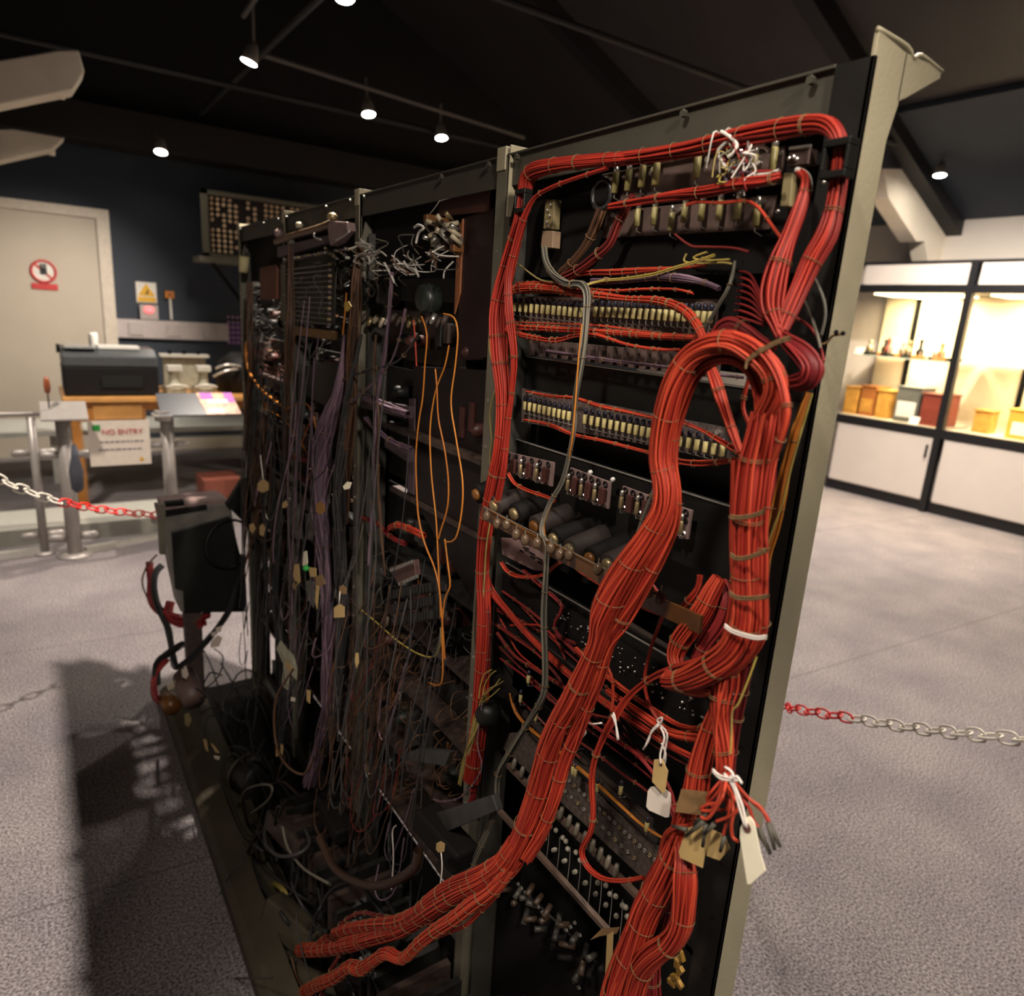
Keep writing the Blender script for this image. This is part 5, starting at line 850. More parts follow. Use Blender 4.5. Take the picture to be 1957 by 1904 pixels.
bundle('cable_bundle', 'loosened red strands gathering below the folded trunk', [(.525,.3756,1.1951,.011),(.52,.374,1.1739,.013),(.515,.3712,1.1571,.011),(.515,.3681,1.1392,.0105),(.512,.3601,1.1221,.01),(.51,.3539,1.1038,.0084),(.51,.3545,1.0931,.007)], rs=.0014, loose=2.2, twist=1.2, tie=.055)
bundle('cable_bundle', 'dark red cable beside the upright right of the loosened strands', [(.53,.3593,1.2005,.0054),(.54,.3682,1.1659,.0066),(.545,.3727,1.1335,.0067),(.55,.376,1.1005,.0069),(.55,.3741,1.0714,.0064),(.55,.3662,1.0458,.0048)], m=REDD, rs=.00128)
bundle('cable_bundle', 'flat red cable group dropping left of the loosened strands to the tags', [(.53,.3856,1.1452,.0067),(.528,.3884,1.118,.0094),(.525,.3898,1.0943,.011),(.522,.39,1.071,.0122),(.52,.3892,1.0446,.0128),(.52,.3951,1.0122,.0125),(.52,.4004,.9826,.011),(.52,.4089,.9429,.0113)], rs=.00128, loose=.8)
bundle('cable_bundle', 'broad lower red cable crossing to the bottom edge of the photo', [(.515,.3962,.9943,.0093),(.512,.3989,.961,.0127),(.51,.4079,.9211,.0158),(.508,.4187,.8819,.0161),(.506,.4241,.846,.0158),(.504,.4301,.8049,.0173),(.502,.4363,.7623,.0182),(.5,.4396,.7213,.0185)], rs=.00128, loose=.9)
bundle('cable_bundle', 'lower right red cable bulging out then turning back left', [(.515,.3965,.9876,.0066),(.508,.381,.9768,.0102),(.502,.3714,.9615,.0127),(.5,.3669,.9373,.0117),(.5,.3664,.9084,.0113),(.5,.377,.8752,.0121),(.5,.3979,.838,.0131),(.5,.411,.8022,.0128),(.5,.4154,.7545,.0119)], rs=.00128, loose=.9, twist=1.5)
bundle('cable_bundle', 'dark red cable seen between the two lower right cables', [(.53,.4095,.9447,.0074),(.53,.4089,.9039,.0098),(.53,.4126,.8583,.01),(.53,.4203,.8147,.0102),(.53,.4176,.7721,.0103),(.53,.4076,.7362,.0103)], m=REDD, rs=.00128)
bundle('cable_bundle', 'red strand group arching out of the sleeve ends to the lower cable', [(.5,.3746,1.0238,.0021),(.503,.3928,1.0068,.0037),(.506,.4066,.9838,.0044),(.51,.4128,.951,.0045),(.512,.4165,.9131,.004)], rs=.00128, loose=.8, tie=0)
# tail of the twisted cable, lying out to the left
bundle('cable_bundle', 'upper tail of twisted red cable running left to its cut end', [(.47,.6178,.8333,.0117),(.46,.6353,.7868,.0134),(.452,.6653,.7448,.0145),(.445,.707,.6958,.0151),(.438,.7532,.6365,.0159),(.43,.8034,.5701,.0166),(.42,.8567,.5068,.0183),(.408,.9356,.4213,.0158),(.396,1.0303,.3209,.015),(.385,1.1492,.2036,.0142),(.378,1.2558,.1055,.014)], rs=.00128, loose=.4, tie=.035)
bundle('cable_bundle', 'bright red cable lying on top of the upper tail', [(.46,.6307,.803,.0084),(.45,.6633,.7578,.0101),(.44,.7141,.7015,.0106),(.432,.7594,.6439,.0111),(.424,.8013,.5821,.0107),(.415,.847,.5287,.0112),(.405,.9296,.4534,.0101),(.396,1.0307,.3562,.0099),(.388,1.1098,.2693,.0084),(.384,1.1594,.2041,.0066)], rs=.00122, loose=.3, tie=.04)
bundle('cable_bundle', 'lower tail of twisted red cable reaching the bottom edge of the photo', [(.465,.6187,.7978,.0104),(.455,.637,.7537,.0106),(.445,.6707,.7038,.011),(.435,.7038,.6526,.0106),(.428,.7355,.609,.0102),(.42,.773,.5542,.0098),(.41,.814,.4881,.0093),(.402,.8563,.4628,.0105),(.395,.8929,.4163,.0099),(.388,.933,.363,.0121),(.382,.9724,.3327,.0115),(.375,1.0291,.2563,.012),(.367,1.1296,.1365,.013),(.36,1.236,-.0025,.0152)], rs=.00122, loose=.3, tie=.03)
bundle('cable_bundle', 'thin red cable looping out of the right of the cable tail', [(.468,.606,.8105,.0048),(.46,.6366,.7387,.0036),(.452,.6663,.6862,.0037),(.445,.6875,.6499,.0038),(.438,.7332,.5961,.0039),(.43,.7827,.5378,.0041)], rs=.0014)
bundle('cable_bundle', 'thin grey-red wires under the cable tail, hooping left', [(.435,.7448,.6018,.0032),(.425,.8111,.5576,.0038),(.415,.9086,.4848,.0041),(.408,.9845,.4296,.0043),(.4,1.0414,.3654,.0045),(.393,1.0788,.3041,.0046),(.39,1.0418,.2958,.0045),(.38,1.0722,.2209,.0047),(.37,1.0997,.1326,.0048)], m=REDK, rs=.0013)
# diagonal harnesses low in the near bay
DG = [[(.59,.919,1.0868,.007),(.6,.9071,1.0569,.0061),(.6,.8496,1.0378,.0059),(.6,.7965,1.0242,.0057),(.6,.7407,1.0144,.0055),(.6,.6773,1.0071,.0052),(.6,.6097,1.0057,.0049),(.6,.5495,1.008,.0047),(.6,.4952,1.01,.0045),(.6,.4547,1.0168,.0043)],
      [(.61,.8365,1.117,.0033),(.61,.7795,1.1072,.004),(.61,.7327,1.0959,.0038),(.61,.7465,1.0566,.0039),(.61,.6946,1.0419,.0038),(.61,.636,1.0332,.0036)],
      [(.605,.6895,1.0495,.0045),(.605,.6098,1.0396,.0042),(.605,.5405,1.0377,.004),(.605,.4877,1.0393,.0038),(.605,.4504,1.0578,.0036)], [(.6,.6124,1.024,.0042),(.6,.552,1.0239,.006),(.6,.4979,1.0265,.0063),(.6,.4481,1.0471,.006)],
      [(.61,.9336,.9968,.0041),(.61,.8522,.9977,.0039),(.61,.7792,.9986,.0037),(.61,.7374,.9876,.0036),(.61,.6842,.9673,.0034),(.61,.6261,.9657,.0033),(.61,.5626,.9625,.0031),(.61,.5059,.963,.0029)], [(.612,.9223,1.0204,.0036),(.612,.8436,1.0287,.0034),(.612,.7866,1.0348,.0032),(.612,.6985,1.052,.003)],
      [(.6,.6587,.9586,.0033),(.6,.6031,.9615,.0032),(.6,.5429,.9661,.003),(.6,.5013,.9507,.0029),(.6,.4725,.9254,.0029),(.6,.4635,.9019,.0029)], [(.605,.6949,.9109,.0031),(.605,.6245,.9184,.0029),(.605,.5708,.9192,.0028),(.605,.526,.9233,.0027),(.605,.4883,.9122,.0026)],
      [(.6,.8836,.9909,.0035),(.6,.827,.9742,.0034),(.6,.7495,.9798,.0032),(.6,.6921,.9829,.003),(.6,.6491,.9723,.0029),(.6,.5824,.9971,.0028)], [(.61,.8909,1.0612,.003),(.61,.815,1.0588,.0029),(.61,.7727,1.0542,.0028)], [(.58,.6083,1.0808,.0027),(.58,.5875,1.0646,.0027),(.58,.5796,1.0387,.0027),(.575,.5752,1.0199,.0027)],
      [(.62,.4662,1.0735,.0025),(.62,.4644,1.0397,.0025),(.62,.4549,1.0171,.0025),(.62,.4569,.9728,.0025)], [(.605,.5053,.9614,.0029),(.605,.4848,.9448,.0029),(.605,.4753,.9138,.0029),(.605,.4855,.8678,.003),(.605,.4874,.8346,.003)]]
LBD = ['thickest red diagonal harness from the left upright down to the tags', 'red harness crossing behind the grey cable below the amber strip', 'red harness ending left of the loosened strands, upper one', 'broad red harness ending left of the loosened strands, lower one',
       'long thin red diagonal harness passing the cream tag', 'short red harness under the stitched plate', 'red harness falling to the brown card from behind the cream tag', 'thin red harness behind the tan tag', 'bowed red harness left of the twisted cable',
       'short dark harness near the left upright', 'thin vertical red harness right of the twisted cable', 'thin dark harness beside the loosened strands', 'dark red harness behind the brown card']
for i, p in enumerate([[(.615,.9344,.9608,.0027),(.615,.8543,.9513,.0026),(.615,.7652,.943,.0024),(.615,.6863,.9372,.0023),(.615,.6109,.9359,.0022)],[(.62,.917,.9326,.0032),(.62,.829,.9356,.003),(.62,.7428,.9289,.0028),(.62,.6552,.9292,.0026),(.62,.5789,.9332,.0025),(.62,.5294,.9328,.0024)],[(.612,.8472,1.0592,.0025),(.612,.7598,1.0376,.0024),(.612,.683,1.0262,.0023),(.612,.6038,1.0173,.0021),(.612,.5259,1.0177,.002)],[(.62,.9519,1.017,.0023),(.62,.8993,.9993,.0022),(.62,.8562,.9702,.0022),(.62,.8176,.9646,.0021),(.62,.7478,.9667,.002)],[(.61,.5985,.9971,.0021),(.61,.547,.9873,.002),(.61,.4927,.9899,.0019),(.61,.4446,.9987,.0018)],[(.615,.5893,.9689,.0018),(.615,.5371,.953,.0017),(.615,.5066,.9263,.0017),(.615,.4719,.8893,.0016)],[(.62,.9461,.8779,.0028),(.62,.8465,.8881,.0026),(.62,.7499,.8791,.0025),(.62,.6716,.8758,.0023)],[(.605,.8546,1.0163,.0021),(.605,.7786,1.0484,.002),(.605,.7383,1.0443,.0019),(.605,.7102,1.0233,.0019)],[(.61,.7,.9932,.0023),(.61,.6299,.9921,.0022),(.61,.5752,.9786,.0021),(.61,.5559,.9509,.0021)]]):
    bundle('thin_harness', 'thin dark red harness slanting low behind the twisted cable', p, m=(REDK, REDD, REDK, RED2)[i % 4], rs=.0011, loose=1.2, tie=.06, group='thin dark red harnesses low in the near bay')
for i, (p, lb) in enumerate(zip(DG, LBD)): bundle('cable_harness', lb, p, m=(RED, REDD, RED, RED, REDK, REDK, REDD, REDK, REDK, REDK, RED, REDD, REDD)[i], rs=.0013, loose=.8, tie=.05)
bundle('cable_harness', 'red harness swagging from the stitched plate up to amber strip', [(.585,.8625,1.125,.0037),(.585,.8435,1.1166,.0037),(.585,.8145,1.1182,.0036),(.585,.7749,1.1322,.0035),(.585,.7444,1.1486,.0034),(.585,.7224,1.1697,.0033),(.585,.7002,1.1817,.0032),(.585,.6711,1.1765,.0032),(.585,.6277,1.1728,.0031),(.585,.6027,1.1749,.003)], rs=.0012)
bundle('cable_harness', 'thin red harness over the black canisters at left', [(.58,.8509,1.2722,.0036),(.58,.8311,1.2605,.0035),(.58,.7967,1.2584,.0034),(.58,.7521,1.2601,.0033),(.58,.7337,1.2587,.0033)], rs=.0012)
bundle('cable_harness', 'orange-brown harness running diagonally under the dark rail', [(.6,.8342,.9048,.003),(.6,.816,.881,.003),(.6,.778,.8738,.0029),(.6,.7096,.8771,.0028),(.6,.6358,.8791,.0026),(.6,.5693,.8772,.0025),(.6,.5191,.8764,.0024),(.6,.4664,.8883,.0022)], m=ORG, rs=.0009)
wire('red_wire', 'single red wire curving down to the white string bow', [(.56,.5239,1.2201),(.56,.5039,1.2085),(.56,.4964,1.1924),(.56,.5078,1.1456),(.56,.5117,1.1003),(.56,.4987,1.0729),(.56,.48,1.0614)], .0022, RED)
# yellow braid at lower left
bundle('frayed_cable', 'frayed yellow and tan cloth covered wires at the left upright', [(.57,.8613,.8939,.006),(.575,.8829,.8615,.0044),(.57,.8853,.8317,.0071),(.57,.8948,.7855,.0081),(.57,.9115,.7335,.0074),(.57,.9253,.6816,.0047)], m=YEL, rs=.0012, loose=2.5, tie=0, twist=8, n=9)
for i, p in enumerate([[(.57,.87,.8816),(.57,.8664,.9106),(.57,.8497,.9379),(.57,.8355,.9524)],[(.57,.8735,.8827),(.57,.8563,.9081),(.57,.8298,.9292),(.57,.8131,.945)],[(.57,.8762,.8764),(.57,.8587,.9001),(.57,.8371,.9236),(.57,.8236,.9434)],[(.57,.8815,.8785),(.57,.8788,.9023),(.57,.8698,.928),(.57,.8477,.9483)],[(.57,.8696,.8779),(.57,.8428,.9036),(.57,.8219,.9276)]]):
    wire('frayed_wire_end', 'frayed end of tan wire fanning out beside the left upright', p, .0010, YEL, group='frayed tan wire ends')
for i, p in enumerate([[(.58,.8955,1.0647,.003),(.58,.878,1.0069,.003),(.58,.8769,.9508,.003),(.58,.8812,.8808,.0031)],[(.58,.919,1.0838,.0022),(.58,.9213,.9885,.0022),(.58,.9062,.9076,.0022)],[(.585,.9102,.8643,.0063),(.585,.9152,.7896,.0065),(.585,.9213,.7222,.0066),(.585,.9032,.669,.0066),(.585,.9345,.6027,.0068)],[(.57,.8698,.8798,.0017),(.57,.8782,.7954,.0018),(.57,.8603,.7554,.0018),(.57,.9145,.667,.0019),(.57,.9784,.6099,.002),(.57,1.0231,.5839,.002)]]):
    bundle('cable_bundle', ('dark red cable inside the left upright, low down', 'thin dark cable along the left upright edge', 'dark maroon cable at the foot of left upright', 'thin purple wires hooking left at the foot of left upright')[i], p, m=(REDK, BRN, REDD, PUR)[i], rs=.0011)

# ================================================================ TAGS AND STRING
def ptag(label, pts, m, hole=None, strings=(), name='paper_tag', th=.0006, holem=None, cat='tag', bend=0):
    t = empty(name, pts[0], label, cat); o = MB().plate(pts, (th, -th*.4, 0)).build('card', m, t)
    if hole: 
        h = Vector(hole); MB().cyl(h+Vector((-.0006, 0, 0)), h+Vector((.0002, 0, 0)), .0042 if holem else .0018, seg=14).build('eyelet', holem or BLACKM, t)
    for s_ in strings: MB().tube(s_, .0011).build('string', WSTR, t, True)
    adopt(t)
ptag('bright cream luggage tag with brown eyelet hanging at lower right', [(.465,.2971,1.0923),(.465,.2943,1.1037),(.465,.2908,1.1083),(.465,.2856,1.1058),(.465,.2751,1.0827),(.465,.2679,1.0717),(.465,.279,1.049),(.465,.2818,1.0467),(.465,.2961,1.0835)], CREAM, [(.464,.2907,1.0974)][0],
     [[(.463,.2901,1.0982),(.463,.2965,1.1128),(.463,.305,1.124),(.463,.3134,1.1339)],[(.463,.2917,1.0981),(.463,.3008,1.1124),(.463,.3086,1.1253),(.463,.3198,1.1319)],[(.462,.3312,1.1292),(.462,.3234,1.1279),(.462,.3113,1.1326),(.462,.302,1.1356)],[(.462,.3196,1.1386),(.462,.3123,1.1386),(.462,.308,1.1327)],[(.462,.3308,1.1273),(.462,.3202,1.1258),(.462,.3031,1.1359)],[(.461,.3094,1.1331),(.461,.306,1.1384),(.461,.3,1.1352)]], name='luggage_tag', holem=mat('brown_eyelet', (.12, .05, .04)))
ptag('white card tag below the tan one, left of the loose sleeves', [(.53,.4593,.9958),(.53,.4556,1.0037),(.53,.4412,1.0145),(.53,.4278,1.0136),(.53,.4256,1.0052),(.53,.4255,.9853),(.53,.4296,.9817),(.53,.4541,.9739),(.53,.4586,.9756)], PAPER, None,
     [[(.535,.4534,1.0592),(.535,.4457,1.0508),(.535,.4452,1.038),(.535,.4478,1.0244)],[(.535,.4582,1.0786),(.535,.4635,1.0821),(.535,.4566,1.0886),(.535,.4584,1.0798)],[(.535,.4596,1.0778),(.535,.4699,1.0614),(.535,.4763,1.0389)],[(.535,.4613,1.0782),(.535,.4695,1.0643),(.535,.4716,1.0518),(.535,.4783,1.0357)],[(.535,.4582,1.0786),(.535,.4473,1.0745),(.535,.4467,1.0567),(.535,.4471,1.0401)]])
ptag('tan six-sided tag tied over the white card tag', [(.522,.4493,1.0451),(.522,.4395,1.0524),(.522,.4289,1.0437),(.522,.4291,1.017),(.522,.4318,1.0145),(.522,.4482,1.0181)], TAN, [(.521,.4384,1.0464)][0], [[(.521,.4384,1.0464),(.521,.4411,1.0583),(.521,.4383,1.079),(.521,.4458,1.0874)]])
ptag('large brown card hanging behind the loose red wire ends', [(.5,.3909,1.0551),(.5,.359,1.0729),(.5,.3572,1.0472),(.5,.3945,1.0256)], TAN2, None, name='brown_card', cat='card')
ptag('crumpled tan tag below the sleeves, left of two', [(.49,.3703,1.0286),(.49,.3513,1.0448),(.49,.3455,1.0302),(.49,.3456,1.0009),(.49,.3724,.9915),(.49,.3753,.9966)], TAN, None, name='crumpled_tag')
ptag('crumpled tan tag below the sleeves, right of two', [(.492,.3497,1.044),(.492,.3287,1.049),(.492,.3217,1.0405),(.492,.3299,1.0209),(.492,.3446,1.0147)], TAN, None, name='crumpled_tag')
ptag('cream tag clipped against the right side of the twisted cable', [(.51,.5685,1.0293),(.51,.5535,1.0363),(.51,.5478,1.024),(.51,.564,.997),(.51,.5704,.991),(.51,.5841,.991)], PAPER, None, [[(.51,.5518,1.0387),(.51,.5405,1.0409),(.51,.5232,1.052)],[(.505,.5017,1.0789),(.505,.4973,1.0728),(.505,.4904,1.0502)],[(.505,.503,1.0756),(.505,.4943,1.0645),(.505,.4889,1.0517)]])
ptag('tan paper strip with torn top near the bottom edge', [(.55,.5126,.7356),(.55,.5028,.7512),(.55,.4953,.6743),(.55,.5066,.6673)], TAN, None, name='paper_strip')
ptag('folded brown paper scrap at the end of the tan bar', [(.56,.5512,.6869),(.56,.5326,.723),(.56,.5014,.7538),(.56,.5061,.7387),(.56,.5356,.7074)], TAN2, None, name='paper_scrap')
ptag('small round tan tag above the cable tail', [(.45,.792,.7085),(.45,.7794,.7218),(.45,.7665,.7268),(.45,.7685,.7112),(.45,.7842,.6972),(.45,.7927,.6964)], TAN, None, [[(.45,.7762,.7033),(.45,.7708,.6789),(.45,.7758,.6359)]])
# loose red ends with grey sleeves
ends = [[[(.5,.3446,1.1018),(.492,.3419,1.0896),(.488,.3504,1.0683),(.486,.3517,1.0566),(.485,.346,1.0656)],None,[(.485,.3459,1.0651),(.485,.3557,1.0472)]],[[(.5,.3419,1.1036),(.48,.329,1.0972),(.48,.3343,1.0798),(.48,.3413,1.0635),(.48,.3483,1.0603)],None,[(.48,.3448,1.0582),(.48,.3583,1.0355)]],[[(.5,.339,1.1043),(.48,.3129,1.1135),(.478,.3,1.1124),(.48,.2905,1.1104),(.48,.281,1.1016)],None,[(.478,.2805,1.1043),(.478,.2692,1.093)]],[[(.5,.3377,1.1035),(.48,.3099,1.1128),(.48,.2985,1.1101),(.48,.2863,1.1081),(.48,.2812,1.1029)],None,[(.476,.2797,1.1051),(.476,.2717,1.0898)]],[[(.5,.3399,1.0993),(.48,.3087,1.1057),(.48,.3015,1.1027),(.48,.2955,1.0937),(.48,.2886,1.0913)],None,[(.478,.2885,1.0933),(.478,.2766,1.0805)]],[[(.5,.3406,1.0961),(.48,.3165,1.0923),(.48,.3159,1.0762),(.48,.3127,1.0648),(.48,.307,1.0647)],None,[(.48,.321,1.0586),(.48,.3222,1.0453)]],[[(.5,.3417,1.0953),(.482,.3222,1.0957),(.482,.3216,1.0796),(.482,.3232,1.0618),(.482,.3234,1.056)],None,[(.482,.3435,1.0549),(.482,.3433,1.0354)]],[[(.5,.343,1.0961),(.482,.3349,1.087),(.482,.3387,1.0742),(.482,.348,1.0666),(.482,.3513,1.0672),(.482,.3451,1.0754),(.482,.3328,1.0856)],None,[(.48,.3624,1.0361),(.48,.3762,1.0295)]],[[(.5,.3443,1.0964),(.478,.3183,1.1053),(.478,.3105,1.0999),(.478,.315,1.087),(.478,.3297,1.0699)],None,[(.478,.2924,1.0914),(.478,.2803,1.0835)]],[[(.5,.3465,1.095),(.49,.3495,1.0825),(.49,.3516,1.0725),(.49,.3399,1.0703),(.49,.3294,1.0793),(.49,.3338,1.0875)],None,[(.479,.3326,1.0645),(.479,.3395,1.051)]]]
ORD = ('first', 'second', 'third', 'fourth', 'fifth', 'sixth', 'seventh', 'eighth', 'ninth', 'tenth')
ends.sort(key=lambda e: -e[2][1][1])
for i, (w_, _, sl) in enumerate(ends):
    o = wire('loose_wire_end', ORD[i]+' from the left of the loose red wire ends by cream tag', w_, .0016, RED, group='loose red wire ends by the cream tag')
    MB().cyl(sl[0], Vector(sl[1])*1.25-Vector(sl[0])*.25, .0024, .0016, seg=9).build('grey_sleeve', RUBBER, o, True)
t = empty('component_shelf', [(.62,.7823,.5488)][0], 'dark shelf of small tubular parts below the lower tan bar', 'shelf'); sr = random.Random(17)
MB().plate([(.66,.9384,.4615),(.66,.7101,.5043),(.66,.5583,.5215),(.66,.9825,.0844)], (.004, 0, 0)).build('shelf_plate', BLACKM, t)
for i, p in enumerate([(.645,.8526,.4781),(.645,.8236,.4804),(.645,.7957,.4827),(.645,.7688,.4849),(.645,.7428,.487),(.645,.7176,.489),(.645,.6934,.491),(.645,.6699,.4929),(.645,.6472,.4947),(.645,.8189,.5108),(.645,.7913,.5125),(.645,.7646,.5142),(.645,.7389,.5157),(.645,.7141,.5173),(.645,.6901,.5187),(.645,.6669,.5202),(.645,.6444,.5215),(.645,.6226,.5229),(.645,.7869,.5418),(.645,.7606,.5429),(.645,.7352,.544),(.645,.7106,.545),(.645,.6869,.546),(.645,.6639,.547),(.645,.6416,.548),(.645,.6201,.5489),(.645,.5992,.5498)]):
    q = Vector(p); MB().cyl(q, q+Vector((-.02, sr.uniform(-.02, .02), sr.uniform(-.01, .012))), .005, seg=9).build('tubular_part', sr.choice((DK3_, BLACKM, DK2_, DK3_)), t, True)
for p in [(.64,.8239,.5159),(.64,.8138,.5152),(.64,.8023,.5157),(.64,.7629,.5182),(.64,.7506,.5179),(.64,.6961,.5382),(.64,.6864,.5386),(.64,.6774,.553),(.64,.6688,.569),(.64,.6539,.5578),(.64,.6555,.4638),(.64,.6433,.4633)]: MB().cbox(p, (.002, .005, .007), Matrix.Rotation(.7, 3, 'X')).build('lit_gap_chip', TIN, t)  # bright chips stand for lit carpet showing through gaps
adopt(t)
wire('string', 'white string hanging in the dark beside the lower braided wires', [(.5,1.0393,.5406),(.5,1.0549,.5149),(.5,1.0471,.4599),(.5,1.0529,.3804)], .0012, WSTR, 'string')
o = MB().lathe([(.6,.8762,.848)][0], (-1, 0, 0), [(0, .022), (.02, .022), (.03, .016), (.034, .008)], 20).build('black_endcap', BLACK, None, True); tag(o, 'round black bung at lower left of the near bay', 'endcap')  # plain round black cap, its use unknown
o = MB().plate([(.6,.9387,.8639),(.6,.8787,.9161),(.6,.8192,.9078),(.6,.8248,.8906),(.6,.8877,.877)], (.01, 0, 0)).build('dark_bracket', BLACKM); tag(o, 'small dark bracket above the round black bung', 'bracket')
t = empty('brass_lug_stack', [(.6,.4295,.719)][0], 'stack of yellowed brass lugs right of the lower cables, near bottom edge', 'lug stack')
for i, p in enumerate([(.59,.4304,.7801),(.59,.4316,.7671),(.59,.4257,.7624),(.59,.43,.7471),(.59,.4239,.7417),(.59,.43,.7261),(.59,.4333,.7145),(.59,.4226,.7237)]): MB().cbox(p, (.006, .012, .007), Matrix.Rotation(.5*i, 3, 'X')).build('lug', mat('yellowed_brass', (.30, .17, .03), .4, .3), t, bevel=.001)
adopt(t)

# ================================================================ FAR BAYS (dark, dusty)
DK1 = mat('dusty_dark_board', (.045, .028, .022), .6, var=.4, scale=60); DK2 = mat('dusty_black_metal', (.012, .011, .010), .55, var=.4, scale=40)
DK3 = mat('dusty_grey_box', (.035, .034, .032), .5, var=.3); PURB = mat('purple_brown_bar', (.075, .05, .06), .5); DARKGL = mat('dark_green_can', (.02, .026, .022), .4)
BRNF = mat('brown_wire_fuzz', (.14, .065, .03), .6); GRYF = mat('grey_wire_fuzz', (.07, .065, .055), .6); RDKF = mat('rust_wire_fuzz', (.17, .05, .03), .6)
CRW = mat('pale_component', (.42, .36, .24), .4)
def bayp(label, y0, y1, z0, z1, x, m, name='blank_panel', cat='panel', group=None): 
    o = MB().box(x, x+.006, y0, y1, z0, z1).build(name, m); return tag(o, label, cat, group)
rows = [(1.52, 1.60, 'second'), (1.40, 1.50, 'third'), (1.27, 1.38, 'fourth'), (1.13, 1.25, 'fifth'), (.99, 1.11, 'sixth'), (.85, .97, 'seventh'), (.70, .83, 'eighth'), (.54, .68, 'ninth'), (.36, .52, 'lowest')]
bays = [(.97, 1.485, 'near middle bay'), (1.52, 2.015, 'far middle bay'), (2.055, 2.52, 'farthest bay')]
rnd = random.Random(21)
def clutter(t, y0, y1, z0, z1, x, n):
    # relays, coils, resistors and lug rows standing on the panel towards the viewer
    for i in range(n):
        y = y0+(i+.5)*(y1-y0)/n+rnd.uniform(-.004, .004); kind = rnd.choice('rrrcbbl'); zc = (z0+z1)/2+rnd.uniform(-.015, .02); h = (z1-z0)
        if kind == 'r': MB().cyl((x-.006, y, zc-.012), (x-.006, y, zc+.012), .004, seg=8).build('resistor', rnd.choice((BRASS, CRW, DK1, AMBER, DK1)), t, True)
        elif kind == 'c': MB().lathe((x, y, zc), (-1, 0, 0), [(0, .013), (.04, .013), (.045, .008), (.05, .003)], 12).build('coil', rnd.choice((MAROON, BLACK, DARKGL)), t, True)
        elif kind == 'b': MB().cbox((x-.016, y, zc), (.032, .018, h*rnd.uniform(.3, .6))).build('relay_block', rnd.choice((DK1, DK2, MAROON, DK3)), t, bevel=.001)
        else:
            b2 = MB()
            for q in range(4): b2.cyl((x, y-.009+.006*q, zc), (x-.018, y-.009+.006*q, zc-.003), .0013, seg=5)
            b2.build('solder_lugs', TIN if rnd.random() < .4 else BRASS, t)
for bi, (y0, y1, bn) in enumerate(bays):
    for ri, (z0, z1, rn) in enumerate(rows):
        x = .655+rnd.uniform(-.01, .02)
        t = MB().box(x, x+.006, y0, y1, z0, z1).build('component_panel', rnd.choice((DK2, DK1, DK2)), rk)
        if not (bi == 0 and ri < 1): clutter(t, y0+.02, y1-.02-(.12 if bi == 0 and ri < 6 else 0), z0, z1, x, rnd.choice((11, 14, 17)))
        if not (bi == 0 and ri < 5):
            b2 = MB()
            for q in range(26):
                yy = rnd.uniform(y0, y1-.03); zz = rnd.uniform(z0, z1); xx = x-rnd.uniform(.015, .06); w_ = rnd.uniform(-.05, .05)
                b2.tube([(x, yy, zz), (xx, yy+w_*.3, zz-rnd.uniform(-.02, .03)), (xx-.01, yy+w_, zz-rnd.uniform(-.01, .06)), (xx+.02, yy+w_*1.3, zz-rnd.uniform(0, .05))], .0009, 4, 4)
            o = b2.build('wiring', rnd.choice((BRNF, BRNF, GRYF, RDKF)), t, True); o['kind'] = 'stuff'
        if ri > 1: MB().box(x-.05, x, y0, y1-(.12 if bi == 0 and ri < 6 else 0), z0-.012, z0-.002).build('shelf_rail', rnd.choice((DK1, DK1, DK2)), t)
# large plain covers in the near middle bay
cv = empty('tall_cover', (.6, 1.05, .8), 'tall plain maroon-black cover plate at right of the near middle bay', 'cover')
MB().plate([(.615,1.0877,1.6548),(.615,.9917,1.6632),(.615,.9751,1.4366),(.615,1.0878,1.4203)], (.004, 0, 0)).build('upper_sheet', mat('dark_maroon_sheet', (.014, .004, .004), .45), cv)
MB().plate([(.612,1.0985,1.6369),(.612,1.0823,1.654),(.612,1.0819,1.5351),(.612,1.0971,1.5)], (.003, 0, 0)).build('orange_edge', mat('orange_brown_edge', (.28, .10, .04), .5), cv)
MB().plate([(.625,1.2772,1.3941),(.625,.9918,1.4133),(.625,.9783,.9877),(.625,1.2799,1.1353)], (.004, 0, 0)).build('lower_sheet', mat('near_black_sheet', (.008, .004, .004), .5), cv)
MB().plate([(.62,1.2817,1.3291),(.62,1.2582,1.3322),(.62,1.25,1.1375),(.62,1.2795,1.1359)], (.003, 0, 0)).build('grey_edge', PURB, cv); adopt(cv)
t = empty('top_maroon_panel', [(.61,1.1598,1.6533)][0], 'small maroon panel with bright top edge high in the near middle bay', 'panel')
MB().plate([(.612,1.1609,1.6921),(.612,.9982,1.6968),(.612,1.0004,1.6589),(.612,1.1722,1.6639)], (.004, 0, 0)).build('face', MAROON, t); MB().tube([(.61,1.1592,1.6933),(.61,.9951,1.6977)], .0014).build('bright_edge', TIN, t)
MB().tube([(.6,1.1398,1.6851),(.6,1.0715,1.6885),(.6,.9874,1.6894)], .001).build('edge_wire', WHT, t); MB().tube([(.6,1.1418,1.687),(.6,1.1583,1.6766),(.6,1.1909,1.6611)], .001).build('edge_wire', WHT, t); adopt(t)
o = MB().plate([(.625,1.4234,1.6981),(.625,1.2076,1.6982),(.625,1.2108,1.6343),(.625,1.4254,1.6271)], (.004, 0, 0)).build('green_black_panel', mat('green_black_plate', (.012, .013, .011), .5)); tag(o, 'greenish black plate high at left of the near middle bay', 'panel')
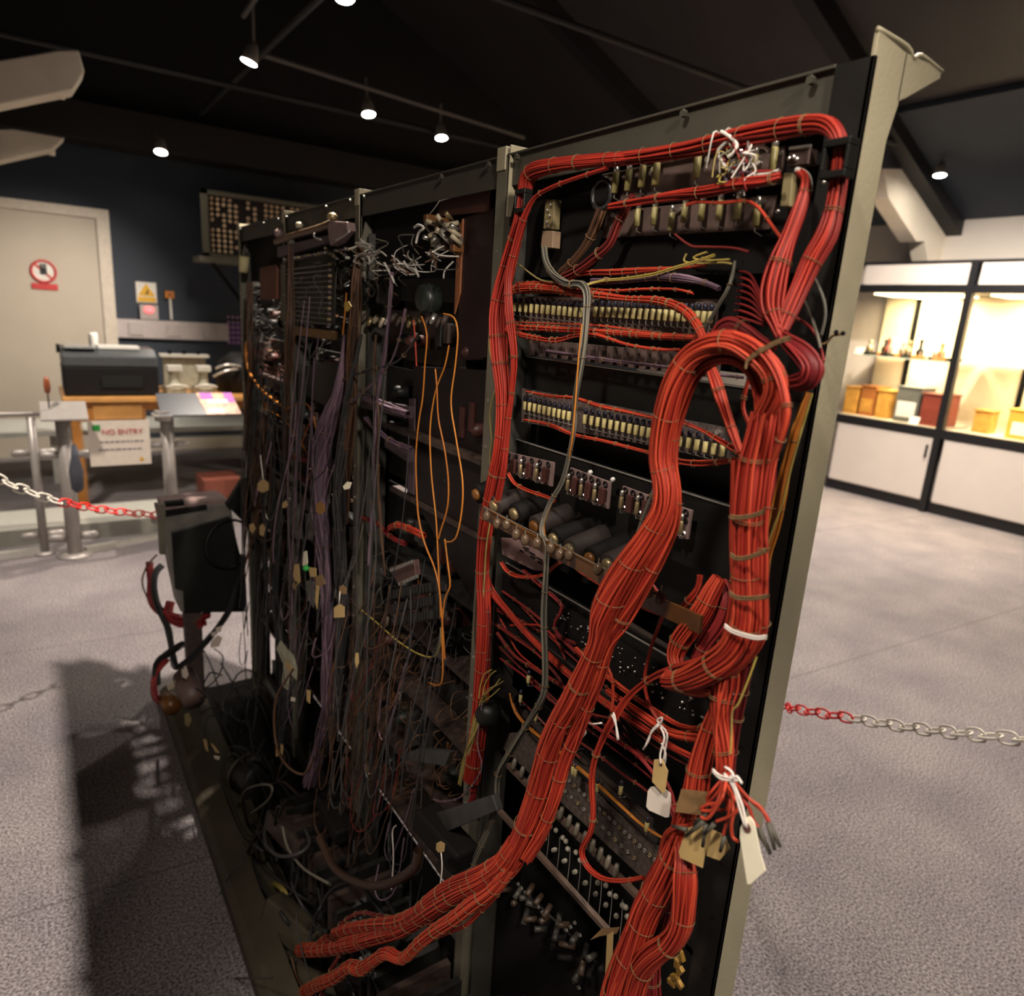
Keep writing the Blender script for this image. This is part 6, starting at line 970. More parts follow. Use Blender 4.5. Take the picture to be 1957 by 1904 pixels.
# tangle of tinned wires catching the light
def rpath(c, s, n, r_, x, sx=.012):
    p = Vector(c); out = []
    d_ = Vector((r_.uniform(-.3, .3)*.3, r_.uniform(-1, 1), r_.uniform(-.6, .6))).normalized()
    for i in range(n):
        out.append((x+r_.uniform(-sx, sx), p.y, p.z)); d_ = (d_+Vector((0, r_.uniform(-.9, .9), r_.uniform(-.9, .9)))).normalized(); p = p+d_*s
    return out
cs = [(.58,1.4612,1.6156),(.58,1.3593,1.5899),(.58,1.2675,1.5667),(.58,1.187,1.5886),(.58,1.1115,1.5676),(.58,1.4463,1.5956),(.58,1.3457,1.571),(.58,1.2574,1.5936),(.58,1.1754,1.5716),(.58,1.104,1.592),(.58,1.4316,1.5758),(.58,1.3343,1.5991),(.58,1.245,1.5758),(.58,1.1669,1.5969),(.58,1.0933,1.5759),(.58,1.4186,1.6052),(.58,1.321,1.5805),(.58,1.2354,1.6023),(.58,1.1556,1.5801),(.58,1.0861,1.5999),(.58,1.4043,1.5857),(.58,1.31,1.6081),(.58,1.2233,1.5847),(.58,1.1474,1.605),(.58,1.0756,1.584),(.58,1.3901,1.5663),(.58,1.2971,1.5897),(.58,1.2112,1.5673),(.58,1.1363,1.5885),(.58,1.0653,1.5682),(.58,1.3778,1.5952),(.58,1.2842,1.5715),(.58,1.2022,1.5933),(.58,1.1253,1.572),(.58,1.0584,1.5918),(.58,1.364,1.5761),(.58,1.2739,1.5986),(.58,1.1904,1.5762),(.58,1.1176,1.5965),(.58,1.4517,1.5812),(.58,1.3522,1.6045),(.58,1.2613,1.5807),(.58,1.1817,1.6017),(.58,1.1068,1.5803),(.58,1.4383,1.6108),(.58,1.3387,1.5856)]
rnd = random.Random(77)
for i, c in enumerate(cs):
    wire('tinned_wire', 'short stiff pale wire in the bright tangle high in the near middle bay', rpath(c, .016, rnd.choice((3, 4, 5)), rnd, .575, .02), rnd.choice((.0008, .0010, .0014)), (WHT, GREY, WHT, BRN)[i % 4], group='pale wires in the bright tangle')
for pts, m_ in (([(.56,1.3935,1.5841),(.56,1.4329,1.5902),(.56,1.394,1.6041),(.56,1.3563,1.596),(.56,1.3455,1.584),(.56,1.3255,1.5989),(.56,1.3008,1.6037)], WHT), ([(.56,1.2781,1.5834),(.56,1.2609,1.5709),(.56,1.2415,1.5559),(.56,1.2342,1.5485)], WHT), ([(.56,1.1557,1.6384),(.56,1.1399,1.6416),(.56,1.1199,1.6354),(.56,1.1391,1.629),(.56,1.1479,1.6127)], WHT), ([(.56,1.194,1.584),(.56,1.1763,1.573),(.56,1.1512,1.5699),(.56,1.1342,1.5585)], WHT), ([(.56,1.4223,1.6251),(.56,1.381,1.6232),(.56,1.3363,1.6164)], WHT),([(.56,1.4054,1.6194),(.56,1.3675,1.6149),(.56,1.3335,1.6087)], WHT)):
    wire('tinned_wire', 'thicker white bare wire kinked in the bright tangle of the near middle bay', pts, .0022, m_, group='thick white wires in the bright tangle')
t = empty('top_component_cluster', [(.59,1.0999,1.6096)][0], 'cluster of brass and cream parts under the small maroon panel', 'components')
rnd = random.Random(13)
for i, p in enumerate([(.6,1.1766,1.6592),(.6,1.1192,1.6409),(.6,1.0655,1.6238),(.6,1.1243,1.6125),(.6,1.0745,1.6455),(.6,1.1337,1.6351),(.6,1.079,1.618),(.6,1.139,1.6063),(.6,1.0881,1.6398),(.6,1.1486,1.6291),(.6,1.0928,1.612),(.6,1.1582,1.6519),(.6,1.102,1.6341),(.6,1.1639,1.6229),(.6,1.1069,1.6059),(.6,1.1736,1.646),(.6,1.1162,1.6282),(.6,1.0626,1.6115),(.6,1.1256,1.6506),(.6,1.0716,1.6331),(.6,1.1308,1.6222),(.6,1.0761,1.6055),(.6,1.1403,1.6448),(.6,1.0852,1.6273),(.6,1.1456,1.616),(.6,1.0943,1.6493)]):
    if i % 3: MB().cyl(p, Vector(p)+Vector((-.02, rnd.uniform(-.015, .015), rnd.uniform(-.01, .02))), .004, seg=8).build('brass_part', rnd.choice((BRASS, CRW, TIN, BRASS)), t, True)
    else: MB().cbox(p, (.02, .014, .012)).build('small_block', rnd.choice((CRW, AMBER, BOARD)), t, bevel=.001)
adopt(t)
# round black transformers and a row below the tangle
for i, (c, lb) in enumerate(zip([(.61,1.3334,1.5328),(.61,1.4522,1.5339),(.61,1.1652,1.5233)], ('large round black coil below the bright tangle', 'smaller dark coil left of the large round one', 'grey-green coil right of the large round black one'))):
    t = empty('round_coil', c, lb, 'coil'); MB().lathe(c, (-1, 0, 0), [(0, .026), (.02, .026), (.03, .022), (.032, .008)], 24).build('coil_body', (BLACK, BLACK, DARKGL)[i], t, True)
    MB().ring(Vector(c)+Vector((-.02, 0, 0)), (1, 0, 0), .027, .0015, 28).build('rim', (BRASS, DK3, DK3)[i], t, True); adopt(t)
t = empty('plug_row', [(.61,1.5456,1.4742)][0], 'row of dusty pale plugs below the round black coils', 'plugs'); rnd = random.Random(6)
for i, p in enumerate([(.605,1.5395,1.4879),(.605,1.5055,1.4811),(.605,1.473,1.4877),(.605,1.4412,1.4811),(.605,1.4109,1.4875),(.605,1.3811,1.4812),(.605,1.3527,1.4874),(.605,1.3253,1.4934),(.605,1.2981,1.4872),(.605,1.2724,1.4931),(.605,1.2468,1.4871),(.605,1.2226,1.4928),(.605,1.1992,1.4982),(.605,1.1757,1.4925),(.605,1.1536,1.4978),(.605,1.1313,1.4922),(.605,1.1105,1.4974)]): MB().lathe(p, (-.5, 0, -1), [(0, .005), (.012, .006), (.02, .003)], 8).build('plug', rnd.choice((CRW, TIN, BRASS, DK1, DK1)), t, True)
adopt(t)
# comb relay, brown panel, cream knob, top beam assembly of the far bays
t = empty('wire_comb', [(.6,2.0775,1.4538)][0], 'rectangular frame of level bare wires high in the far middle bay', 'wire comb')
MB().plate([(.61,2.1024,1.6122),(.61,1.6801,1.6201),(.61,1.6869,1.4542),(.61,2.1126,1.4441)], (.004, 0, 0)).build('back_plate', mat('green_brown_plate', (.022, .02, .013), .5), t)
for i in range(12):
    a_, b_, c_, d_ = [Vector(p) for p in [(.598,2.0475,1.5875),(.598,1.6892,1.5933),(.598,1.6971,1.4556),(.598,2.0551,1.4574)]]; v = i/11
    MB().tube([a_.lerp(d_, v), a_.lerp(d_, v).lerp(b_.lerp(c_, v), .5)+Vector((-.002, 0, -.001)), b_.lerp(c_, v)], .0011).build('level_wire', TIN if i < 2 else mat('dull_tin', (.28, .27, .20), .4, .6), t)
    MB().cbox(b_.lerp(c_, v)+Vector((0, -.008, 0)), (.008, .007, .006)).build('end_lug', PURB if i % 2 else BRASS, t)
MB().plate([(.596,2.0745,1.6045),(.596,2.0347,1.605),(.596,2.0435,1.452),(.596,2.0844,1.4504)], (.008, 0, 0)).build('side_bar', mat('dull_brass_bar', (.10, .085, .05)), t)
MB().plate([(.596,2.0244,1.4385),(.596,1.6411,1.4411),(.596,1.6481,1.4213),(.596,1.9676,1.4158)], (.008, 0, 0)).build('fuzzy_strip', mat('yellow_brown_fuzz', (.16, .085, .02), .8, var=.5, scale=200), t); adopt(t)
o = MB().plate([(.6,2.311,1.5982),(.6,2.1299,1.6048),(.6,2.142,1.5077),(.6,2.314,1.505)], (.02, 0, 0)).build('rust_brown_block', mat('rust_brown', (.10, .028, .012), .6), None, bevel=.002); tag(o, 'rust brown block left of the level wire comb', 'block')
o = MB().cyl([(.58,2.4231,1.5874)][0], [(.58,2.4106,1.633)][0], .0155, seg=14).build('cream_pillar', mat('cream_knob', (.62, .56, .30), .5), None, True); tag(o, 'short cream pillar at the top left corner of the rack', 'pillar')
t = empty('top_bracket_assembly', [(.58,2.0455,1.6488)][0], 'slanting brown tube and bracket at the top of the far middle bay', 'bracket')
MB().tube([(.58,2.0548,1.6601),(.58,1.9033,1.6682),(.58,1.702,1.6735),(.58,1.5977,1.6802)], .009).build('brown_tube', mat('brown_tube', (.13, .075, .035), .5), t, True)
MB().plate([(.585,2.0633,1.6473),(.585,1.6385,1.6568),(.585,1.6316,1.6407),(.585,2.0652,1.6199)], (.01, 0, 0)).build('grey_bar', PURB, t)
MB().plate([(.57,1.6098,1.682),(.57,1.5014,1.6725),(.57,1.4951,1.6555),(.57,1.5539,1.6354),(.57,1.6032,1.6289),(.57,1.6167,1.6627)], (.02, 0, 0)).build('end_bracket', BOARD2, t, bevel=.002)
MB().lathe([(.57,1.5865,1.6826)][0], (0, 0, 1), [(0, .010), (.008, .012), (.014, .006)], 10).build('wing_nut', BRASS, t, True); MB().lathe([(.58,1.8509,1.6827)][0], (0, 0, 1), [(0, .008), (.008, .010), (.014, .006)], 10).build('wing_nut', CRW, t, True)
MB().lathe([(.58,2.034,1.6725)][0], (0, -.5, 1), [(0, .010), (.012, .012), (.02, .006)], 10).build('wing_nut', BOARD2, t, True)
MB().tube([(.565,1.6907,1.6597),(.565,1.6946,1.653),(.565,1.6727,1.6473),(.565,1.6476,1.6438)], .002).build('white_clip', WHT, t, True); MB().tube([(.565,1.4701,1.6514),(.565,1.4939,1.6445),(.565,1.5245,1.6398),(.565,1.5563,1.6371)], .0025).build('white_clip', WHT, t, True); adopt(t)
t = empty('lug_bar', [(.59,2.0331,1.6153)][0], 'bar of shiny solder lugs under the slanting brown tube', 'lug bar')
for i, p in enumerate([(.585,1.9919,1.6123),(.585,1.9612,1.6129),(.585,1.9313,1.6135),(.585,1.9022,1.6141),(.585,1.8738,1.6146),(.585,1.8461,1.6152),(.585,1.8191,1.6157),(.585,1.7928,1.6162),(.585,1.767,1.6167),(.585,1.7419,1.6172),(.585,1.7174,1.6177),(.585,1.6935,1.6181),(.585,1.6701,1.6186),(.585,1.6472,1.619),(.585,1.6248,1.6195),(.585,1.6029,1.6199),(.585,1.5815,1.6203),(.585,1.5606,1.6207),(.585,1.5401,1.6211),(.585,1.6664,1.6274),(.585,1.6489,1.621),(.585,1.6316,1.6147),(.585,1.6146,1.6085),(.585,1.5979,1.6024),(.585,1.5815,1.6207),(.585,1.5653,1.6146),(.585,1.5494,1.6086),(.585,1.5336,1.6027),(.585,1.5185,1.6205)]): MB().cbox(p, (.010, .005, .004), Matrix.Rotation(.4*i, 3, 'X')).build('solder_lug', (TIN, BRASS, PURB)[i % 3], t)
MB().tube([(.59,2.0335,1.6085),(.59,1.8515,1.6114),(.59,1.6251,1.6184)], .003).build('bar', DK1, t); adopt(t)
# purple-edged shelves and grey plates lower down
for pts, m_, lb in (([(.6,1.9372,1.3364),(.6,1.905,1.3449),(.6,1.9147,1.1954),(.6,1.9433,1.1823)], DK3, 'upright grey edge of a dark box in the far middle bay'), ([(.61,1.9324,1.3341),(.61,1.6437,1.3729),(.61,1.6607,1.2441),(.61,1.935,1.2593)], DK2, 'dark flat box face in the far middle bay'),
    ([(.59,2.0209,.9387),(.59,1.93,.946),(.59,1.9146,.8434),(.59,1.975,.825),(.59,2.0153,.8458)], mat('flaking_grey_paint', (.16, .155, .145), .6, var=.6, scale=60), 'left pale flaking grey plate at the middle of far bay'), ([(.59,1.8595,.9369),(.59,1.7751,.948),(.59,1.7938,.8741),(.59,1.8572,.8609)], MATS['flaking_grey_paint'], 'right pale grey plate at the middle of far bay'),
    ([(.55,1.7304,.7872),(.55,1.6662,.8074),(.55,1.6424,.7686),(.55,1.6761,.7305),(.55,1.7361,.74)], MATS['flaking_grey_paint'], 'grey flap hanging under the tan tags'), ([(.595,1.4729,1.307),(.595,1.229,1.3199),(.595,1.2323,1.297),(.595,1.4723,1.2838)], PURB, 'purple-brown harness board, upper, in the near middle bay'),
    ([(.59,1.3306,1.2405),(.59,1.2135,1.2386),(.59,1.2165,1.213),(.59,1.3297,1.2219)], PURB, 'purple-brown harness board, lower, in the near middle bay'), ([(.56,1.2327,.9932),(.56,1.1208,1.0472),(.56,1.11,1.0195),(.56,1.1866,.9748)], mat('red_brown_block', (.06, .025, .02)), 'tilted red-brown terminal block near the orange blob'),
    ([(.54,1.0775,.6631),(.54,1.0344,.7008),(.54,.9169,.7633),(.54,.9327,.7251),(.54,1.1236,.6228)], DK3, 'dark bar with pale end low in the near middle bay'), ([(.5,.9287,.6384),(.5,.7228,.8231),(.5,.7068,.8074),(.5,.8882,.6271)], DK3, 'long dark grey bar lying low beside the left upright'),
    ([(.6,2.2522,.962),(.6,1.8131,.9782),(.6,1.8227,.9383),(.6,2.255,.9265)], DK1, 'fuzzy brown strip above the flaking grey plates')):
    o = MB().plate(pts, (.012, 0, 0)).build('metal_plate', m_, None, bevel=.001); tag(o, lb, 'plate')
t = empty('tilted_terminal_strip', [(.55,1.1957,1.0019)][0], 'tilted strip of tiny bright contacts left of the orange wires', 'terminal strip')
for i, p in enumerate([(.55,1.1957,1.0019),(.55,1.1851,1.0075),(.55,1.1747,1.013),(.55,1.1644,1.0185),(.55,1.1543,1.0239),(.55,1.1443,1.0292),(.55,1.1344,1.0345),(.55,1.1247,1.0396),(.55,1.1151,1.0447),(.55,1.1057,1.0498),(.55,1.156,.9876),(.55,1.1464,.993),(.55,1.1369,.9984),(.55,1.1275,1.0037),(.55,1.1183,1.0089),(.55,1.1091,1.0141),(.55,1.1001,1.0192),(.55,1.0913,1.0242),(.55,1.0825,1.0292)]): MB().cbox(p, (.004, .004, .006)).build('contact', TIN, t)
adopt(t)
# dark lower shelves with teeth and pinned boards
for j, (a, b_) in enumerate(([(.56,1.1854,.954),(.56,1.0247,1.0298)], [(.56,1.1719,.9313),(.56,1.0227,1.0045)], [(.56,1.1585,.9087),(.56,1.0187,.9798)])):
    t = empty('toothed_block', a, ('upper', 'middle', 'lower')[j]+' dark toothed block in the stack left of the orange wires', 'block'); b2 = MB(); A_ = Vector(a); B_ = Vector(b_)
    for i in range(14): b2.cbox(A_.lerp(B_, i/13), (.03, .006, .016))
    b2.build('teeth', DK2, t); MB().plate([A_, B_, B_+Vector((0, 0, -.012)), A_+Vector((0, 0, -.012))], (.02, 0, 0)).build('block_body', DK1, t); adopt(t)
# hanging wires: orange, purple, grey, black
for i, p in enumerate([[(.54,1.0776,1.4923,.002),(.54,1.0565,1.4638,.0019),(.54,1.0603,1.4125,.002),(.54,1.0642,1.3597,.002),(.54,1.0768,1.3131,.002),(.54,1.0831,1.2567,.0021),(.54,1.0773,1.2014,.0021),(.54,1.0653,1.147,.0021),(.54,1.0379,1.1068,.0021),(.54,1.0001,1.0759,.002),(.54,.9781,1.0407,.002),(.54,.9617,.9796,.002),(.54,.9497,.9261,.002)],[(.545,.9895,1.4516,.0017),(.545,1.0005,1.418,.0017),(.545,1.0293,1.3727,.0017),(.545,1.0432,1.3094,.0018),(.545,1.0339,1.2389,.0018),(.545,1.0184,1.1874,.0018),(.545,1.008,1.153,.0018),(.545,.9947,1.0817,.0018),(.545,.9796,.9907,.0018)],[(.545,1.0323,1.4109,.0017),(.545,1.0245,1.3819,.0017),(.545,1.0149,1.3315,.0017),(.545,.9892,1.2837,.0017),(.545,.9725,1.2347,.0017),(.545,.9722,1.1903,.0017),(.545,.9921,1.1437,.0018),(.545,.9984,1.1278,.0018)],[(.54,1.0016,1.4989,.0016),(.54,.9674,1.4938,.0016),(.54,.9538,1.4695,.0016),(.54,.9577,1.4218,.0016),(.54,.966,1.364,.0017),(.54,.9442,1.3093,.0016),(.54,.9185,1.2475,.0016),(.54,.9171,1.1967,.0017),(.54,.933,1.1483,.0017),(.54,.9671,1.1325,.0017)],[(.55,.9855,1.1311,.0015),(.55,.9708,1.0891,.0015),(.55,.9605,1.055,.0015),(.55,.9765,1.025,.0016),(.55,.9814,.9692,.0016),(.55,.9722,.8826,.0016),(.55,.9857,.8552,.0016),(.55,1.0215,.8424,.0017)],[(.55,1.3489,.8568,.002),(.55,1.2625,.8616,.0019),(.55,1.1588,.8655,.0018),(.55,1.0669,.8794,.0017),(.55,1.0056,.9026,.0016),(.55,.9846,.9378,.0016),(.55,.987,.9668,.0016)]]):
    bundle('hanging_wire', ('brightest orange wire hanging before the dark cover, leftmost', 'orange wire running down the middle of the dark cover', 'orange wire bowing right then back on the dark cover', 'rightmost orange wire hanging over the dark cover', 'lower brown-orange wire hooking back near the left upright', 'tan wire sagging diagonally below the toothed blocks')[i], p, m=ORG if i != 5 else YEL, rs=.0014, n=2, loose=.3, tie=0, twist=3, cat='wire')
wire('orange_wire', 'thick orange wire arching down at the left edge of the rack', [(.56,2.3336,1.37),(.56,2.3453,1.3285),(.56,2.3114,1.2824),(.56,2.1966,1.2464),(.56,2.0561,1.2296),(.56,1.9143,1.2194)], .0042, ORG)
wire('metal_stub', 'short tin stub above the thick orange wire', [(.56,2.3102,1.4018),(.56,2.327,1.3704)], .003, TIN)
for i, p in enumerate([[(.56,1.9291,1.2144),(.56,1.7687,1.2561),(.56,1.688,1.2282),(.56,1.6507,1.1304)],[(.56,1.7079,1.2251),(.56,1.794,1.1431),(.56,1.8638,1.0941)],[(.56,2.1727,1.186),(.56,1.9553,1.1873),(.56,1.8157,1.1531),(.56,1.7306,1.1277)],[(.57,1.1702,1.4844),(.57,1.1621,1.4592),(.57,1.1521,1.4046)],[(.56,1.4731,1.528),(.56,1.4787,1.4958),(.56,1.4936,1.4405)]]):
    wire('brown_orange_wire', 'thin brown-orange wire crossing in the far middle bay', p, .0016, ORG if i != 3 else RED, group='thin brown-orange wires of the far bays')
bundle('cable_bundle', 'thick purple-brown cable bundle dropping down the middle of the far bays', [(.57,1.5044,1.4403,.0057),(.56,1.4929,1.3734,.008),(.555,1.5112,1.3024,.0129),(.55,1.5479,1.2498,.018),(.55,1.6021,1.1663,.0212),(.55,1.6145,1.0734,.0229),(.55,1.5928,.9865,.0217),(.55,1.5673,.8869,.0192),(.545,1.5277,.7656,.0179),(.54,1.5138,.6325,.0194),(.53,1.5124,.5055,.0196),(.52,1.5434,.385,.0175),(.5,1.5682,.2824,.0151)], m=PUR, rs=.0018, loose=1.8, tie=.09)
bundle('cable_bundle', 'dark grey cable bundle beside the purple-brown one', [(.565,1.4022,1.4458,.0043),(.56,1.44,1.3561,.0067),(.555,1.4625,1.2628,.0103),(.55,1.4801,1.1417,.013),(.55,1.4858,1.0169,.0145),(.548,1.4659,.8957,.0134),(.545,1.4465,.7724,.0147),(.54,1.449,.6363,.015),(.53,1.4567,.522,.0127),(.52,1.5037,.4093,.0119)], m=GRY2, rs=.0019, loose=1.8, tie=.1)
bundle('cable_bundle', 'black cable bundle falling on the left of the far bays', [(.56,2.0733,1.0042,.0078),(.55,2.0231,.8968,.0124),(.545,1.992,.7766,.0171),(.54,1.972,.6518,.0187),(.53,1.9128,.5268,.0185),(.52,1.839,.3957,.0183),(.5,1.8037,.2672,.0197)], m=BLK, rs=.002, loose=1.6, tie=.1)
bundle('cable_bundle', 'dusty tan cable fringe hanging at the left of the far bays', [(.57,2.1842,1.152,.0241),(.56,2.185,1.0544,.0211),(.555,2.2257,.9454,.0166),(.55,2.2561,.8338,.0119),(.55,2.2389,.7497,.0085)], m=BRN, rs=.0016, loose=2, tie=0)
for i, p in enumerate([[(.57,1.3824,1.3187,.0088),(.57,1.2885,1.3152,.0083),(.57,1.181,1.3133,.0078)],[(.57,1.3811,1.2749,.0066),(.57,1.2728,1.2516,.0063),(.57,1.1657,1.2487,.0059)],[(.575,1.4161,1.0461,.0058),(.575,1.329,1.0586,.0056),(.575,1.2613,1.0497,.0054),(.575,1.1871,1.0558,.0052)],[(.57,1.2512,1.0701,.0074),(.57,1.2145,1.0873,.0073),(.57,1.1559,1.0957,.007),(.57,1.1009,1.0986,.0068)],[(.57,1.8971,1.0869,.0087),(.57,1.7619,1.1071,.0082),(.57,1.6727,1.0985,.0079)],[(.57,1.8752,1.0472,.0086),(.57,1.7424,1.0415,.0082),(.57,1.6617,1.0335,.0079)]]):
    bundle('cable_harness', ('upper purple harness ending at the grey strip', 'lower purple harness ending at the grey strip', 'dark red harness in the middle of the near middle bay', 'short salmon red harness left of orange wires', 'upper short rusty harness of the far bays', 'lower short rusty harness of the far bays')[i], p, m=(PUR, PUR, REDD, RED, REDD, REDK)[i], rs=.0013, loose=.8, tie=.06)
for i, p in enumerate([[(.575,1.4318,1.6221,.0086),(.565,1.4247,1.5495,.0108),(.565,1.4372,1.4653,.011),(.565,1.4533,1.3771,.0112),(.565,1.4635,1.2624,.0115),(.565,1.4873,1.1391,.0119),(.565,1.5024,1.0105,.0122)],[(.575,1.9057,1.6423,.0067),(.565,1.8821,1.446,.0096),(.565,1.8999,1.3639,.0098),(.565,1.9312,1.2198,.0101),(.565,1.9545,1.0681,.0104)],[(.575,2.3282,1.5531,.0073),(.565,2.3148,1.4272,.0098),(.565,2.3038,1.2995,.0099),(.565,2.3596,1.1597,.0102),(.565,2.405,1.0121,.0106)],[(.56,1.2467,1.567,.0043),(.56,1.2499,1.4922,.0044),(.56,1.2703,1.4135,.0045),(.56,1.2995,1.3294,.0047),(.56,1.311,1.2215,.0048),(.56,1.3177,1.1091,.0049),(.56,1.3324,.965,.0051)],[(.56,1.1827,1.5034,.0033),(.56,1.202,1.4566,.0034),(.56,1.2523,1.3953,.0035),(.56,1.3587,1.3379,.0038),(.56,1.4512,1.2987,.004)],[(.56,1.1274,1.4607,.0032),(.56,1.2106,1.4087,.0034),(.56,1.3599,1.375,.0037),(.56,1.4926,1.345,.004)],[(.56,1.3095,1.4507,.0041),(.56,1.3167,1.3688,.0042),(.56,1.2926,1.2886,.0042),(.56,1.2934,1.1815,.0043),(.56,1.2731,1.0761,.0043),(.56,1.2499,.9701,.0043)]]):
    bundle('cable_bundle', ('dusty brown-grey cable covering the upright between the middle bays', 'thin brown cable down the upright beside the level wire comb', 'thin brown cable at the far end upright', 'brown-purple wires dropping from the bright tangle', 'purple wires sweeping left under the plug row', 'grey wires sweeping left toward the purple cable', 'dark wires falling through the near middle bay')[i], p, m=(BRN, BRN, BRN, PUR, PUR, GRY2, BRN)[i], rs=.0013, loose=2.2, tie=.1)
rnd = random.Random(99)
def hang(px0, px1, zt, zb, n, m, r, nm, lb, gr, x=.53, sway=.03):
    # wires hanging under gravity with a little sway; px0/px1 are the run along the rack in metres
    for i in range(n):
        y = rnd.uniform(px0, px1); t0 = zt+rnd.uniform(-.15, .12); b0 = zb+rnd.uniform(-.15, .2); k_ = 7; pts = []
        dx = rnd.uniform(-.03, .03); s1 = rnd.uniform(-1, 1)*sway; s2 = rnd.uniform(-1, 1)*sway
        for j in range(k_): u = j/(k_-1); pts.append((x+dx-.05*u+.012*math.sin(5*u+i), y+s1*math.sin(PI*u)+s2*math.sin(2*PI*u)+.5*s2*u, t0+(b0-t0)*u))
        if rnd.random() < .5:   # hook up at the end
            e = pts[-1]; w_ = rnd.uniform(.02, .06)*rnd.choice((-1, 1)); pts += [(e[0]-.01, e[1]+w_*.5, e[2]-.03), (e[0]-.01, e[1]+w_, e[2]+.005), (e[0], e[1]+w_*1.1, e[2]+.07)]
        wire(nm, lb, pts, r*rnd.uniform(.8, 1.3), m, group=gr)
hang(1.08, 1.42, 1.28, .60, 8, GRY2, .0011, 'thin_grey_wire', 'thin grey wire hanging in the near middle bay', 'thin grey wires of the near middle bay')
hang(1.5, 1.9, 1.30, .45, 11, GRY2, .0014, 'dark_grey_wire', 'dark grey wire hanging in the far middle bay', 'dark grey wires of the far middle bay')
hang(1.9, 2.18, 1.25, .4, 12, BLK, .0017, 'black_wire', 'black wire hanging in the farthest bay', 'black wires of the farthest bay')
hang(1.55, 1.8, 1.4, .7, 6, PUR, .0014, 'purple_wire', 'purple-brown wire hanging before the far middle bay', 'purple-brown wires of the far middle bay')
hang(1.1, 1.24, .90, .55, 9, BRN, .0010, 'thin_tan_wire', 'thin tan wire in the upright fan below the toothed blocks', 'thin tan wires fanned below the toothed blocks', x=.56, sway=.008)
hang(1.0, 1.12, .95, .5, 10, GRY2, .0011, 'dark_wire_line', 'thin dark wire hanging by the lower left upright', 'thin dark wires by the lower left upright', x=.57, sway=.006)
hang(1.22, 1.46, .78, .38, 22, BRN, .0011, 'curly_brown_wire', 'thin curly brown wire low in the near middle bay', 'thin curly brown wires of the near middle bay', x=.56, sway=.02)
hang(1.9, 2.2, 1.2, .8, 9, BRN, .0013, 'tan_brown_wire', 'tan-brown wire drooping in the farthest bay', 'tan-brown wires of the farthest bay', x=.56, sway=.03)
# curls across
for i in range(44):
    y = rnd.uniform(1.10, 2.2); z = rnd.uniform(.25, 1.2); w_ = rnd.uniform(.04, .12); x = rnd.uniform(.50, .57)
    pts = [(x, y, z), (x-.02, y-w_*.4, z-rnd.uniform(.02, .08)), (x-.02, y-w_*.9, z-rnd.uniform(.0, .07)), (x, y-w_*1.3, z+rnd.uniform(0, .09)), (x+.02, y-w_*1.2, z+.12)]
    wire('looping_wire', 'thin wire looping sideways across the far bays', pts, rnd.uniform(.0010, .0018), rnd.choice((GRY2, BRN, GREY, REDK, PUR)), group='thin looping wires of the far bays')
# ---------------------------------------------------------------- tags among the far bays
def stag(label, px, m=TAN, string=None): ptag(label, px, m, None, (string,) if string else (), name='paper_tag')
stag('tan six-sided tag at upper left of the far bays', [(.455,1.8253,1.0396),(.455,1.7674,1.0653),(.455,1.7194,1.0656),(.455,1.7209,1.0465),(.455,1.7708,1.0275),(.455,1.8273,1.0194)], TAN, [(.455,1.7675,1.064),(.455,1.7792,1.0967),(.455,1.7867,1.1223)])
stag('left of two small tan tags below the six-sided one', [(.455,1.9278,.8976),(.455,1.881,.9154),(.455,1.8601,.9066),(.455,1.89,.8829),(.455,1.9239,.8819)])
stag('right of two small tan tags below the six-sided one', [(.455,1.8159,.9252),(.455,1.7837,.9416),(.455,1.7593,.9359),(.455,1.7817,.9079),(.455,1.8182,.9013)])
stag('small tan tag on a drooping wire above the grey plates', [(.455,1.601,1.0437),(.455,1.5752,1.0579),(.455,1.5594,1.0494),(.455,1.5848,1.0352),(.455,1.6059,1.0322)])
stag('round orange-brown tag at the purple bundle', [(.455,1.3618,1.1032),(.455,1.336,1.1165),(.455,1.3111,1.1142),(.455,1.3112,1.1011),(.455,1.3364,1.0877),(.455,1.3621,1.0874)], mat('orange_card', (.30, .14, .02)))
stag('small crumpled cream tag beside the purple bundle', [(.455,1.2106,1.1767),(.455,1.1896,1.1906),(.455,1.1665,1.1949),(.455,1.1764,1.1809),(.455,1.2025,1.1726)], CREAM)
stag('small tan tag high by the white tangle', [(.455,1.2066,1.507),(.455,1.1869,1.5091),(.455,1.1722,1.5008),(.455,1.1915,1.4916),(.455,1.2065,1.4964)], mat('yellow_card', (.5, .32, .05)))
for i, (p, m_) in enumerate(zip([[(.455,1.4477,.9721),(.455,1.4258,.9816),(.455,1.4194,.9572),(.455,1.4345,.9314),(.455,1.4562,.9387)],[(.455,1.518,.9177),(.455,1.4864,.9309),(.455,1.4727,.8929),(.455,1.5043,.8712),(.455,1.5273,.8888)],[(.455,1.4126,.9486),(.455,1.3643,.9628),(.455,1.3646,.9415),(.455,1.406,.9292)],[(.455,1.3714,.9415),(.455,1.3251,.9625),(.455,1.3062,.9497),(.455,1.3384,.9298),(.455,1.3683,.9259)],[(.455,1.3649,.9248),(.455,1.3449,.9298),(.455,1.3591,.8707),(.455,1.3724,.8836)],[(.455,1.5198,.8785),(.455,1.496,.8845),(.455,1.5127,.8577),(.455,1.5368,.8567)]], (CREAM, TAN, TAN, TAN2, TAN, TAN2))):
    stag(('narrow cream tag at the top of the tag cluster', 'folded tan tag at the left of the tag cluster', 'square tan tag in the tag cluster beside green tape', 'brown tag at the right of the tag cluster', 'long narrow tan tag hanging below the cluster', 'small brown tag at bottom left of the cluster')[i], p, m_)
